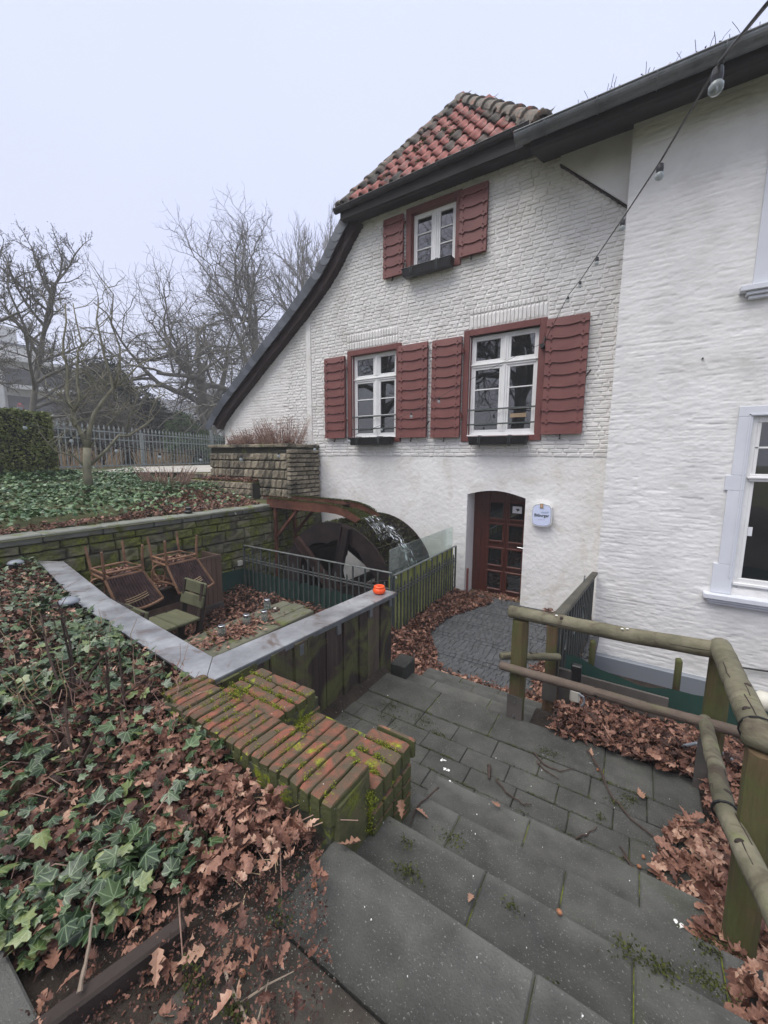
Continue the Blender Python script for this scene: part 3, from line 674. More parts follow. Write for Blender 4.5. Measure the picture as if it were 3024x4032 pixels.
mb.build('wall', M['paint'], mill, recalc=False)
lower = [(-9.95, -1.3), (-9.95, -.005), (-.30, -.005), (-.30, -3.1), (-6.9, -3.1), (-6.9, -1.3)]
mb = poly_with_holes(lower, [DP], YW - .012, '', None, None)
for a, c in zip(DP[:-1], DP[1:]):
    mb.add([(a[0], YW - .012, a[1]), (c[0], YW - .012, c[1]), (c[0], YW + .42, c[1]), (a[0], YW + .42, a[1])], [(0, 1, 2, 3)])
mb.add([(-9.95, YW - .012, -.005), (-.3, YW - .012, -.005), (-.3, YW + .01, .004), (-9.95, YW + .01, .004)], [(0, 1, 2, 3)])
mb.build('plaster', M['plaster'], mill, recalc=False)
b = MB(); b.bx(-2.72, 7.20, PATHZ - .1, -1.6, 7.66, PATHZ + .005); b.build('doorstep', M['brick'], mill)
b = MB(); b.bx(-9.90, 7.36, -1.2, -9.70, 15, .86); b.bx(-9.9, 14.8, -1.2, -1, 15, 4); b.build('rear_wall', M['paint'], mill)
# courses of painted brick: 300 nearest are single bricks
PB = [unitblock(.05, .17, .30, .11, M['paint'], 'brick', 2) for _ in range(14)]
def profz(z):
    pts = prof[1:9]
    for (xa, za), (xb, zb) in zip(pts[:-1], pts[1:]):
        if za <= z <= zb: return xa + (xb - xa) * (z - za) / (zb - za)
    return -9.95 if z < 1.10 else -5.16
SOLD = {'left': (-5.54, 2.27, -4.24, 2.60), 'big': (-2.75, 2.27, -1.42, 2.62)}
its = []; k = 0; z = .012
while z < 4.78:
    h = .067; xa = profz(z + h) + .06; xb = -.36
    if z > 4.7: xa = -5.1
    cuts = [(r[0] - .005, r[2] + .005) for r in list(WIN.values()) + list(SOLD.values()) if r[1] - .004 < z + h / 2 < r[3] + .004]
    cuts.append((-6.76, -6.60)); cuts.sort(); spans = []; cur = xa
    for c in cuts:
        if c[1] <= cur: continue
        if c[0] > cur: spans.append((cur, c[0]))
        cur = max(cur, c[1])
    if cur < xb: spans.append((cur, xb))
    for a, c in spans:
        x = a - (0 if k % 2 else random.uniform(.05, .12)); x = max(x, a) if k % 2 else a
        first = random.uniform(.08, .2)
        while x < c - .03:
            w = first if first else random.choice([.20, .21, .225, .215, .23, .11, .215]); first = None
            w = min(w, c - x)
            if c - (x + w) < .04: w = c - x
            flat = x < -7.6
            its.append(((x + w / 2, YW - (.004 if flat else .008) + random.uniform(-.004, .003), z + h / 2 + (0 if flat else .004 * math.sin(x * 2.1 + k * .3)) + random.uniform(-.005, .005)), (w - random.uniform(.012, .026), .020 if flat else .030, h - random.uniform(.004, .014))))
            x += w
    z += h; k += 1
for nm, r in SOLD.items():
    for r0, r1 in (((r[1] + .003, r[1] + .165), (r[1] + .168, r[3])) if nm == 'left' else ((r[1] + .003, r[1] + .25), (r[1] + .254, r[3]))):
        x = r[0]
        while x < r[2] - .03:
            w = random.uniform(.058, .072) if nm == 'big' else random.uniform(.06, .075); w = min(w, r[2] - x)
            its.append(((x + w / 2, YW - .012, (r0 + r1) / 2), (w - .012, .04, r1 - r0 - .01))); x += w
place_units(its, PB, mill, 'brick', 'brick_courses', 300)
b = MB(); b.bx(-6.755, 7.165, -.0, -6.605, 7.215, 3.02, .004); b.build('plaster_strip', M['plaster'], mill)
# gusset under the big eave with its dark flashing
b = MB(); b.prism([(-1.36, 4.47), (-.33, 3.52), (-.33, 4.9), (-1.36, 4.9)], 7.12, 7.21, 'y'); b.build('gusset', M['paint2'], mill)
b = MB(); b.bar((-1.36, 7.15, 4.45), (-.33, 7.15, 3.50), .08, .012); b.build('flashing', M['brown_dark'], mill)
# ---- windows
def pane(parent, x0, z0, x1, z1, y): 
    MB().bx(x0, y, z0, x1, y + .008, z1).build('pane', M['pane'], parent)
def casement(key, rows_top, ztr, bars, frame, white, mid):
    x0, z0, x1, z1 = frame
    w = .105
    f = MB(); y0, y1 = YW - .055, YW + .06
    f.bx(x0, y0, z0, x0 + w, y1, z1, .004); f.bx(x1 - w, y0, z0, x1, y1, z1, .004); f.bx(x0 + w, y0, z1 - w, x1 - w, y1, z1, .004); f.bx(x0 + w, y0, z0, x1 - w, y1, z0 + w * .9, .004)
    # inner rebate
    f.bx(x0 + w, YW + .01, z0 + w, x0 + w + .02, y1 + .01, z1 - w); f.bx(x1 - w - .02, YW + .01, z0 + w, x1 - w, y1 + .01, z1 - w)
    win = f.build('window_surround', M['brown'], mill)
    X0, Z0, X1, Z1 = white; g = MB(); yf = YW + .045
    def stile(a, c, d, e_, yy=yf, th=.05, bev=.006): g.bx(a, yy, c, d, yy + th, e_, bev)
    stile(X0, Z0, X0 + .045, Z1); stile(X1 - .045, Z0, X1, Z1); stile(X0 + .045, Z1 - .045, X1 - .045, Z1); stile(X0 + .045, Z0, X1 - .045, Z0 + .05)
    parts = []
    if ztr:
        stile(X0 + .045, ztr - .05, X1 - .045, ztr + .04, yf - .012, .06); stile(X0 - .0, ztr - .012, X1, ztr + .012, yf - .03, .03)
        parts = [(ztr + .04, Z1 - .045, []), (Z0 + .05, ztr - .05, bars)]
    else: parts = [(Z0 + .05, Z1 - .045, bars)]
    for a, c, bb in parts:
        stile(mid - .055, a, mid + .055, c, yf - .006, .056)
        stile(mid - .018, a, mid + .018, c, yf - .02, .02)
        for s0, s1 in ((X0 + .045, mid - .055), (mid + .055, X1 - .045)):
            sw = .038; ys_ = yf + .004
            g.bx(s0, ys_, a, s0 + sw, ys_ + .05, c, .005); g.bx(s1 - sw, ys_, a, s1, ys_ + .05, c, .005)
            g.bx(s0 + sw, ys_, c - sw, s1 - sw, ys_ + .05, c, .005); g.bx(s0 + sw, ys_, a, s1 - sw, ys_ + .05, a + sw, .005)
            zz = [a + sw] + bb + [c - sw]
            for q_ in bb: g.bx(s0 + sw, ys_ + .004, q_ - .010, s1 - sw, ys_ + .04, q_ + .010, .003)
            for lo, hi in zip(zz[:-1], zz[1:]): pane(win, s0 + sw, lo, s1 - sw, hi, ys_ + .025 + random.uniform(-.002, .002))
    g.build('window_frame', M['white'], win)
    b_ = MB(); b_.bx(X0 - .02, YW - .04, Z0 - .035, X1 + .02, YW + .05, Z0 - .002, .006); b_.build('sill', M['white'], win)
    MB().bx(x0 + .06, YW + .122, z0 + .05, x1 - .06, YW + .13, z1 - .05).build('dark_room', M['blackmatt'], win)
    return win
wu = casement('up', 0, 0, [3.92, 4.19], WIN['up'], (-3.97, 3.56, -3.08, 4.545), -3.50)
wl_ = casement('left', 0, 1.655, [.88, 1.225], WIN['left'], (-5.405, .42, -4.29, 2.155), -4.81)
wb = casement('big', 0, 1.655, [.86, 1.22], WIN['big'], (-2.72, .41, -1.535, 2.155), -2.105)
for (x0, x1, w_) in ((-5.41, -4.24, wl_), (-2.73, -1.50, wb)):
    for zz in (.86, .60):
        MB().bar((x0, YW - .02, zz - .005), (x1, YW - .02, zz), .014, .026).build('guard_bar', M['iron'], w_)
# paper seen on the inside of the big window
MB().bx(-1.98, YW + .066, .70, -1.70, YW + .068, .77).build('paper', M['straw'], wb)
# ---- shutters
def shutter(x0, x1, z0, z1, n, y=7.10, side=1, label=None):
    b_ = MB(); b_.bx(x0, y + .014, z0, x1, y + .045, z1, .004); sh = b_.build('shutter', M['brown'], mill)
    W_ = x1 - x0; H = (z1 - z0) / (n - .35); tops = []
    def edge(zb):
        a = .13 * W_; c = W_ - a; v = .036; pts = [(0, 0), (a - v, .004), (a, -.028), (a + v, .006)]
        for i in range(1, 8): t = i / 8; pts.append((a + v + (c - a - 2 * v) * t, .006 - .022 * math.sin(math.pi * t)))
        pts += [(c - v, .006), (c, -.028), (c + v, .004), (W_, 0)]
        return [(x0 + px, zb + pz) for px, pz in pts]
    ztop = z1
    for k in range(n):
        zb = z1 - H * (k + .62) if k < n - 1 else z0
        lo = edge(zb) if k < n - 1 else [(x0, z0), (x1, z0)]
        hi = z1 if k == 0 else ztop + .012
        poly = [(px, pz) for px, pz in lo] + [(x1, hi), (x0, hi)]
        mb_ = MB(); mb_.prism(poly, 0, .016, 'y')
        # lean each board so that its lower edge stands proud of the next
        h_ = hi - zb
        mb_.v = [(px, y - .004 + py - .024 * (hi - pz) / max(h_, .05), pz) for px, py, pz in mb_.v]
        mb_.build('board', M['brown'], sh)
        ztop = zb
    s_ = MB()
    for k in range(n):
        zb = z1 - H * (k + .62)
        for px in (x0 + .13 * W_, x1 - .13 * W_):
            for dz in (-.05, .045):
                if z0 + .01 < zb + dz < z1 - .01: s_.box((px, y - .028 if dz > 0 else y - .014, zb + dz), (.014, .022, .014))
    s_.build('studs', M['brown'], sh, kind='stuff')
    xe = x0 if side > 0 else x1
    for zz in (z0 + .22 * (z1 - z0), z0 + .86 * (z1 - z0)):
        h_ = MB(); h_.tube([(xe - side * .03, y - .01, zz - .05), (xe - side * .03, y - .01, zz + .05)], .012, 8); h_.bx(xe - .045, y, zz - .015, xe + .045, y + .03, zz + .015); h_.build('hinge', M['brown'], sh)
    hk = MB(); xm = x0 + .5 * W_; hk.bar((xm - .02, y + .03, z0 - .01), (xm - .01, y - .03, z0 - .075), .022, .03); hk.build('shutter_catch', M['brown_dark'], sh)
    return sh
shutter(-4.56, -4.115, 3.50, 4.575, 6, side=-1); shutter(-2.965, -2.475, 3.50, 4.595, 6)
shutter(-6.13, -5.555, .41, 2.17, 10, side=-1); shutter(-4.19, -3.55, .385, 2.18, 10)
shutter(-3.45, -2.86, .37, 2.17, 10, side=-1); shutter(-1.41, -.79, .38, 2.205, 10)
# wrought catches on the wall
for x, z in ((-.74, 1.28), (-3.50, .62)): MB().bar((x - .07, 7.10, z - .05), (x + .02, 7.08, z + .07), .012, .02).build('wall_hook', M['brown_dark'], mill)
# ---- window boxes: things resting on the sills
def flowerbox(x0, x1, z0, z1, y, lb, tilt=0):
    t = empty('window_box', ((x0 + x1) / 2, y, z0), lb, 'planter', 'black window boxes')
    b_ = MB(); d = .08; e_ = .018
    for (xa, xb, ya, yb) in ((x0, x1, y - d, y - d + .008), (x0, x1, y + d - .008, y + d)): 
        b_.add([(xa + e_, ya + (e_ if ya < y else -e_), z0), (xb - e_, ya + (e_ if ya < y else -e_), z0), (xb, ya, z1), (xa, ya, z1), (xa + e_, yb + (e_ if ya < y else -e_), z0), (xb - e_, yb + (e_ if ya < y else -e_), z0), (xb, yb, z1), (xa, yb, z1)], [(0, 1, 2, 3), (5, 4, 7, 6), (0, 4, 5, 1), (2, 6, 7, 3), (0, 3, 7, 4), (1, 5, 6, 2)])
    for xa, s_ in ((x0, 1), (x1, -1)):
        b_.add([(xa + s_ * e_, y - d + e_, z0), (xa + s_ * e_, y + d - e_, z0), (xa, y + d, z1), (xa, y - d, z1)], [(0, 1, 2, 3)])
    b_.bx(x0 + e_, y - d + e_, z0, x1 - e_, y + d - e_, z0 + .01)
    n = int((x1 - x0) / .03)
    for i in range(1, n): x = x0 + (x1 - x0) * i / n; b_.bar((x, y - d - .003, z1 - .01), (x, y - d + e_ - .004, z0 + .012), .008, .006)
    b_.build('trough', M['black'], t)
    MB().tube([(x0 - .006, y - d, z1), (x1 + .006, y - d, z1), (x1 + .006, y + d, z1), (x0 - .006, y + d, z1), (x0 - .006, y - d, z1)], .009, 6).build('rim', M['black'], t)
    MB().bx(x0 + .01, y - d + .01, z1 - .04, x1 - .01, y + d - .01, z1 - .02).build('potting_soil', M['soil'], t)
    for fx in (.2, .72):
        x = x0 + (x1 - x0) * fx
        for dx in (-.015, .015):
            pts = [(x + dx, y + d, z1 + .02), (x + dx, y - d - .012, z1 + .02), (x + dx, y - d - .018, z0 + .04), (x + dx, y - d + .01, z0 - .03)]
            MB().tube(pts, .006, 6).build('bracket', M['iron'], t)
        for sg in (-1, 1): MB().tube([(x + sg * .015, y - d - .018, z1 - .01), (x + sg * .04, y - d - .02, z1 + .005), (x + sg * .055, y - d - .02, z1 - .015), (x + sg * .045, y - d - .02, z1 - .03), (x + sg * .035, y - d - .02, z1 - .02)], .004, 5).build('scroll', M['iron'], t)
    P = np.c_[rng.uniform(x0, x1, 90), rng.uniform(y - d, y + d, 90), rng.uniform(z1 - .02, z1 + .01, 90)]
    scatter('dead_leaves', LOW, P, .03, M['litter'], .6, t)
    return t
flowerbox(-4.05, -3.05, 3.37, 3.51, 7.02, 'black window box under the top window, without plants')
flowerbox(-5.33, -4.28, .245, .40, 7.03, 'black window box under the left lower window, narrower sill with dead leaves')
flowerbox(-2.63, -1.60, .22, .36, 7.03, 'black window box under the large right window beside the widest shutter')
# ---- door
dr = MB(); YD = 7.60
dr.bx(-2.75, YD, PATHZ - .05, -1.45, YD + .05, -.55); door = dr.build('door', M['door'], mill)
cols = [(-2.36, -2.10), (-1.98, -1.72)]; rws = [(-.87, -1.17), (-1.30, -1.61), (-1.78, -2.10), (-2.25, -2.58)]
fr = MB()
for x in (-2.60, -2.39, -2.07, -2.01, -1.69): fr.bx(x, YD - .022, PATHZ, x + (.07 if x < -2.5 else .03), YD, -.6, .003)
for ci, (xa, xb) in enumerate(cols):
    for ri, (zt, zb) in enumerate(rws):
        g = MB(); w = .035
        g.bx(xa - w, YD - .045, zb - w, xa, YD - .002, zt + w, .008); g.bx(xb, YD - .045, zb - w, xb + w, YD - .002, zt + w, .008)
        g.bx(xa, YD - .045, zt, xb, YD - .002, zt + w, .008); g.bx(xa, YD - .055, zb - w, xb, YD - .002, zb, .008)
        g.build('glazing_frame', M['door'], door)
        MB().bx(xa, YD - .014, zb, xb, YD - .006, zt).build('pane', M['pane'], door)
fr.build('door_rails', M['door'], door)
MB().bx(-1.93, YD - .024, -1.05, -1.76, YD - .020, -.92).build('door_notice', M['paper'], door)
MB().prism([(-1.88, -.965), (-1.81, -.96), (-1.80, -.99), (-1.845, -1.015), (-1.85, -.99)], YD - .027, YD - .025).build('notice_print', M['signink'], door)
MB().tube([(-1.68, YD - .02, -1.70), (-1.68, YD - .06, -1.70), (-1.80, YD - .065, -1.69)], .009, 8).build('handle', M['steel'], door)
MB().tube([(-2.62, 7.15, -2.68), (-2.62, 7.15, -2.14)], .022, 10).build('red_pipe_tmp', M['brown'], None).name = 'red_post'
tag(bpy.data.objects['red_post'], 'short oxblood painted pipe standing at the left of the door opening', 'pipe')
# ---- verge of slates, brown board and main roof
vo = [(-5.36, 4.92), (-5.60, 4.66), (-5.77, 4.46), (-5.97, 4.22), (-6.22, 3.97), (-6.55, 3.71), (-6.97, 3.40), (-7.44, 3.07), (-7.93, 2.74), (-8.34, 2.46), (-8.75, 2.17), (-9.20, 1.86), (-9.67, 1.53), (-10.05, 1.22), (-10.27, 1.0)]
def offs_(pts, d):
    out = []
    for i in range(len(pts)):
        a = Vector(pts[max(i - 1, 0)]); c = Vector(pts[min(i + 1, len(pts) - 1)]); t = (c - a).normalized(); nrm = Vector((-t.y, t.x))
        p = Vector(pts[i]) + nrm * d; out.append((p.x, p.y))
    return out
inn = offs_(vo, .0)
chk = offs_(vo, .2)
sgn = 1 if chk[5][1] < vo[5][1] else -1
o22 = offs_(vo, sgn * .20); o36 = offs_(vo, sgn * .37)
roof = None
b = MB()   # rear roof slope
o15 = offs_(vo, sgn * .10)
full = [(-3.95, 7.75), (-5.0, 5.75)] + vo; fin = [(-3.95, 7.55), (-4.95, 5.5)] + o15
n = len(full)
vs = [(p[0], 9.3 if i < 1 else (8.0 if i < 2 else 6.93), p[1]) for i, p in enumerate(full)] + [(p[0], 15, p[1]) for p in full]
b.add(vs, [(i, i + 1, n + i + 1, n + i) for i in range(n - 1)])
b.add([(-3.93, 9.2, 7.80), (-1.68, 6.84, 4.86), (-1.2, 7.4, 4.5), (-1.2, 15, 4.5), (-3.93, 15, 7.80)], [(0, 1, 2, 3, 4)])
roof = b.build('roof', M['slate'], mill, recalc=False)
def band(a, c, y0, y1, name, mt, parent):
    m_ = MB(); n_ = len(a)
    for i in range(n_ - 1):
        m_.prism([a[i], a[i + 1], c[i + 1], c[i]], y0, y1, 'y')
    return m_.build(name, mt, parent)
band(vo, o22, 6.95, 7.05, 'verge_board', M['brown_dark'], roof)
band(offs_(vo, sgn * .16), o36, 7.0, 7.20, 'verge_soffit', M['brown_dark'], roof)
# slates, each one curved at its lower edge
cum = [0]
for a, c in zip(vo[:-1], vo[1:]): cum.append(cum[-1] + (Vector(c) - Vector(a)).length)
def at(s_):
    s_ = max(0, min(s_, cum[-1] - 1e-4))
    for i in range(len(cum) - 1):
        if cum[i] <= s_ <= cum[i + 1]:
            t = (s_ - cum[i]) / (cum[i + 1] - cum[i]); a, c = Vector(vo[i]), Vector(vo[i + 1]); return a.lerp(c, t), (c - a).normalized()
ns = 38; sp = cum[-1] / ns
for i in range(ns + 1):
    p, t = at(i * sp); nrm = Vector((-t.y, t.x)) * sgn; L = sp * 1.55; wd = .215
    pts = [(-.012, 0), (-.012, L * .92), (wd * .25, L * 1.0), (wd * .55, L * .97), (wd * .82, L * .85), (wd, L * .62), (wd, 0)]
    poly = [tuple(p - nrm * .0 + nrm * a + t * l_ + Vector((0, 0))) for a, l_ in pts]
    m_ = MB(); m_.prism(poly, 0, .008, 'y')
    pp = Vector((p.x, p.y))
    m_.v = [(x, 6.925 + y - .012 * ((Vector((x, z)) - pp).dot(t)) / L, z) for x, y, z in m_.v]
    m_.build('slate', M['slate'], roof)
for i in range(0, ns * 2):   # edge slates on top of the verge
    p, t = at(i * sp / 2); 
    if i % 2 == 0:
        q_ = MB(); a3 = Vector((p.x, 6.93, p.y)); c3 = a3 + Vector((t.x, 0, t.y)) * sp * 1.1; nn3 = Vector((-t.y * sgn, 0, t.x * sgn)) * -.012
        q_.add([a3 + nn3, c3 + nn3 * 1.8, c3 + nn3 * 1.8 + V3(0, .3, 0), a3 + nn3 + V3(0, .3, 0), a3, c3, c3 + V3(0, .3, 0), a3 + V3(0, .3, 0)], [(0, 1, 2, 3), (4, 7, 6, 5), (0, 4, 5, 1), (1, 5, 6, 2), (2, 6, 7, 3), (3, 7, 4, 0)]); q_.build('edge_slate', M['slate'], roof)
# ---- eaves of the hip: gutter, fascia, soffit
def gutter(x0, x1, y, z0, z1, r, mt, name, parent, beads=True):
    m_ = MB(); N_ = 12; pts = []
    for k in range(N_ + 1): an = math.pi + math.pi * k / N_; pts.append((r * math.cos(an), r * math.sin(an)))
    pts += [(p[0] * .93, p[1] * .93) for p in pts[::-1]]
    n_ = len(pts); base = 0
    for x, z in ((x0, z0), (x1, z1)):
        for p in pts: m_.v.append((x, y + p[0], z + p[1]))
    for i in range(n_): k = (i + 1) % n_; m_.f.append((i, k, n_ + k, n_ + i))
    m_.f.append(tuple(range(n_))); m_.f.append(tuple(n_ + i for i in range(n_))[::-1])
    m_.tube([(x0, y - r, z0 + .004), (x1, y - r, z1 + .004)], .011, 8)
    o = m_.build(name, mt, parent); 
    g = MB(); x = x0 + .4
    while x < x1:
        zc = z0 + (z1 - z0) * (x - x0) / (x1 - x0)
        p_ = [(x, y + (r + .004) * math.cos(a), zc + (r + .004) * math.sin(a)) for a in [math.pi + math.pi * k / 10 for k in range(11)]]
        g.tube(p_, .009, 6); x += .62
    g.build('gutter_brackets', mt, parent)
    return o
gutter(-5.50, -1.75, 6.76, 4.86, 4.93, .065, M['darkmetal'], 'gutter', mill)
b = MB(); b.prism([(6.83, 4.95), (6.83, 4.68), (6.86, 4.66), (7.22, 4.76), (7.22, 4.95)], -5.38, -1.0, 'x'); b.build('eaves_soffit', M['soffit'], mill)
b = MB(); b.bx(-5.40, 6.80, 4.68, -1.7, 6.826, 4.90, .004); b.build('fascia', M['soffit'], mill)
# ---- hip plane with pantiles
sl = math.atan(1.2); E0 = Vector((0, 6.80, 4.90)); vd = Vector((0, math.cos(sl), math.sin(sl))); nd = Vector((0, -math.sin(sl), math.cos(sl)))
hipL, hipR = -5.36, -1.70; apex = (-3.88, (7.68 - 4.90) / math.sin(sl))
hip = MB(); hip.add([Vector((hipL, 0, 0)) + E0, Vector((hipR, 0, 0)) + E0, Vector((apex[0], 0, 0)) + E0 + vd * apex[1]], [(0, 1, 2)])
hip.v = [(v[0], v[1] + .03, v[2] - .03) for v in hip.v]
hipo = hip.build('hip_deck', M['darkwood'], mill, recalc=False); hipo.name = 'tiled_hip'
WO[hipo.name] = WO[mill.name]
tw_, tl = .228, .45
def tile_mesh(seed):
    random.seed(seed); m_ = MB(); us = [0, .02, .045, .075, .10, .125, .17, .21, .255]; hs_ = [.0, .036, .056, .052, .022, -.004, -.014, -.010, .010]
    for v_, dn in ((-.02, 0.0), (.2, 0.0), (tl + .03, -.004)):
        for u, h in zip(us, hs_): m_.v.append((u, v_, h + .052 * (1 - v_ / tl) + random.uniform(-.002, .002)))
    n_ = len(us)
    for r_ in range(2):
        for i in range(n_ - 1): m_.f.append((r_ * n_ + i, r_ * n_ + i + 1, (r_ + 1) * n_ + i + 1, (r_ + 1) * n_ + i))
    k0 = len(m_.v)
    for u, h in zip(us, hs_): m_.v.append((u, -.02, h + .052 - .024))
    for i in range(n_ - 1): m_.f.append((i + 1, i, k0 + i, k0 + i + 1))
    k1 = len(m_.v)
    for u, h in zip(us, hs_): m_.v.append((u, .2, h - .006))
    for i in range(n_ - 1): m_.f.append((k0 + i, k1 + i, k1 + i + 1, k0 + i + 1))
    return m_.mesh('roof_tile', M['tile'], smooth=True, recalc=False)
tms = [tile_mesh(s_) for s_ in range(5)]; tmd = []
for me_ in tms[:3]: m2_ = me_.copy(); m2_.materials[0] = M['tiledark']; tmd.append(m2_)
random.seed(11)
Mt = Matrix(((1, 0, 0), (0, vd.y, nd.y), (0, vd.z, nd.z))); te = Mt.to_euler()
nr = int(apex[1] / tl) + 1
for r_ in range(nr):
    v_ = r_ * tl; fa = v_ / apex[1]; xl = hipL + (apex[0] - hipL) * fa; xr = hipR + (apex[0] - hipR) * fa
    c0 = math.floor((xl - hipL) / tw_)
    x = hipL + c0 * tw_
    while x < xr + .02:
        if x > xl - .12 and x + tw_ < xr + .22:
            edge_ = (x - xl < .30 or xr - x < .42 or v_ > apex[1] - .9); o = link('roof_tile', random.choice(tmd if random.random() < (.75 if edge_ else .08) else tms), hipo, E0 + Vector((x, 0, 0)) + vd * v_ + nd * .01)
            o.rotation_euler = (te.x + random.uniform(-.012, .012), te.y + random.uniform(-.012, .012), te.z + random.uniform(-.015, .015))
        x += tw_
def ridge(p0, p1, n_, r_, par):
    p0, p1 = Vector(p0), Vector(p1); d = (p1 - p0); L = d.length / n_; q_ = d.to_track_quat('Y', 'Z').to_matrix()
    for i in range(n_):
        m_ = MB(); N_ = 8
        for yy, rr in ((-.03, r_ * 1.12), (.03, r_ * 1.10), (.035, r_), (L + .03, r_ * .86)):
            for k in range(N_ + 1): an = math.pi * k / N_; m_.v.append((rr * math.cos(an), yy, rr * math.sin(an) * .9 - .03))
        for a in range(3):
            for k in range(N_): m_.f.append((a * 9 + k, a * 9 + k + 1, a * 9 + 10 + k, a * 9 + 9 + k))
        k0 = len(m_.v)
        for k in range(N_ + 1): an = math.pi * k / N_; m_.v.append((r_ * .8 * math.cos(an), -.03, r_ * .8 * math.sin(an) * .9 - .05))
        for k in range(N_): m_.f.append((k, k0 + k, k0 + k + 1, k + 1))
        me = m_.mesh('ridge_tile', M['ridge'], smooth=True, recalc=False)
        link('ridge_tile', me, par, p0 + d * (i / n_), (q_ @ Euler((random.uniform(-.03, .03), random.uniform(-.06, .06), 0)).to_matrix()).to_euler())
ap = E0 + Vector((apex[0], 0, 0)) + vd * apex[1]
for hx_, r_q in ((hipL, .07), (hipR, .11)): MB().tube([E0 + V3(hx_, .02, -.02), ap + V3(0, 0, -.03)], r_q, 8).build('ridge_mortar', M['ridge'], hipo)
ridge(E0 + V3(hipL - .06, 0, .04), ap + V3(0, 0, .05), 9, .12, hipo)
ridge(E0 + V3(hipR + .12, 0, .04), ap + V3(0, 0, .05), 9, .15, hipo)
ridge(ap + V3(0, 0, .05), ap + V3(0, 3, .05), 7, .13, hipo)
P = []
for _ in range(9):
    u, v_ = random.uniform(-4.5, -3.0), random.uniform(.3, 1.9); 
    for k in range(60): P.append(tuple(E0 + V3(u + random.gauss(0, .05), 0, 0) + vd * (v_ + random.gauss(0, .04)) + nd * random.uniform(.05, .09)))
scatter('roof_moss', LEAF, P, .04, M['mossdark'], .8, hipo)
# ================================================================== RIGHT HAND BUILDING
rb = empty('painted_house', (1.5, 7, -3.3), 'white painted brick house on the right with pale stone window trim', 'building')
YR = 6.9
xs = np.arange(-.40, 3.4, .0125); zs = np.arange(-3.5, 4.62, .0125)
X, Z = np.meshgrid(xs, zs, indexing='ij')
wob = .006 * (vnoise(X, Z, 1.6, 5) - .5) * 2
crs = ((Z + wob * 2.2 + .05 * (vnoise(X, Z, 1.5, 9) - .5)) / .072)
rowi = np.floor(crs); fr_ = crs - rowi
jn = np.exp(-((np.minimum(fr_, 1 - fr_)) / .085) ** 2)                     # bed joints
ux = (X + .11 * (rowi % 2)) / .235 + .3 * vnoise(rowi * 7.3, rowi * 0, 1, 3); uf = ux - np.floor(ux)
pj = np.exp(-((np.minimum(uf, 1 - uf)) / .05) ** 2)
am = .08 + .92 * sm(.40, .75, vnoise(X, Z * 2.4, 2.6, 12)); am2 = np.clip(vnoise(np.floor(ux) * 3.1, rowi * 5.7, 1, 8), 0, 1)
D = .0075 * jn * am * (0.10 + am2) + .003 * pj * am * am2 + .0015 * (vnoise(X, Z * 2.2, 8, 14) - .5) + .003 * (vnoise(X * .8, Z * 3.2, 12, 24) - .5) + .0045 * (vnoise(X * .8, Z * 2, 21, 15) - .5) + .002 * (vnoise(X, Z, 55, 19) - .5) + .004 * sm(.80, .86, vnoise(X * .6, Z * 2.4, 9, 77)) + .006 * (vnoise(X, Z, 1.3, 16) - .5) - .004 * am2
V = np.c_[X.ravel(), (YR + D).ravel(), Z.ravel()]; nx, nz = len(xs), len(zs)
ii, jj = np.meshgrid(np.arange(nx - 1), np.arange(nz - 1), indexing='ij'); a = (ii * nz + jj).ravel()
F = np.c_[a, a + nz, a + nz + 1, a + 1]
cx = X[:-1, :-1].ravel() + .006; cz = Z[:-1, :-1].ravel() + .006
keep = ~((cx > 1.19) & (cx < 2.3) & (cz > -1.74) & (cz < .52)) & ~((cx > 1.2) & (cx < 2.3) & (cz > 2.1) & (cz < 4.0))
npmesh('wall', V, F[keep], M['paint2'], rb, smooth=True)
b = MB(); b.add([(-.40, YR + .0, -3.5), (-.40, YR, 4.62), (-.40, 7.25, 4.62), (-.40, 7.25, -3.5)], [(0, 1, 2, 3)]); b.build('corner_return', M['paint2'], rb)
# window with stone trim
t = MB(); y0 = YR - .035; y1 = YR + .10
t.bx(1.055, y0, -.22, 1.20, y1, .53, .004); t.bx(1.0, y0, -.42, 1.20, y1, -.222, .004); t.bx(1.035, y0, -1.42, 1.20, y1, -.422, .004); t.bx(.985, y0, -1.83, 1.20, y1, -1.422, .004)
t.bx(1.055, y0, .532, 2.45, y1, .66, .004); t.bx(2.3, y0, -1.83, 2.45, y1, .53, .004)
sur = t.build('window_surround', M['stonetrim'], rb)
t = MB(); t.bx(1.16, y0 - .012, -1.60, 1.175, y0 - .001, .56); t.bx(1.16, y0 - .012, .545, 2.35, y0 - .001, .56); t.build('trim_groove', M['stonetrim'], sur)
t = MB(); t.bx(.91, YR - .13, -1.905, 2.6, YR + .06, -1.835, .008); t.bx(.95, YR - .10, -1.945, 2.6, YR + .05, -1.907, .008); t.bx(.98, YR - .07, -1.985, 2.6, YR + .05, -1.947, .008); t.build('sill', M['stonetrim'], sur)
t = MB(); y = YR + .02
t.bx(1.20, y, -1.80, 1.262, y + .06, .53, .006); t.bx(2.24, y, -1.80, 2.30, y + .06, .53, .006); t.bx(1.262, y, .455, 2.24, y + .06, .53, .006); t.bx(1.262, y, -1.80, 2.24, y + .06, -1.60, .006)
t.bx(1.21, y - .03, -1.70, 2.28, y, -1.66, .006); t.bx(1.24, y - .02, -.30, 2.26, y + .06, -.20, .008); t.bx(1.22, y - .045, -.262, 2.28, y, -.235, .006)
t.bx(1.262, y + .01, .125, 2.24, y + .05, .148, .004); t.bx(1.262, y + .01, -.20, 1.30, y + .05, .455, .004); t.bx(1.262, y + .01, -1.60, 1.30, y + .05, -.30, .004); t.bx(1.75, y + .01, -1.6, 1.80, y + .05, .455, .004)
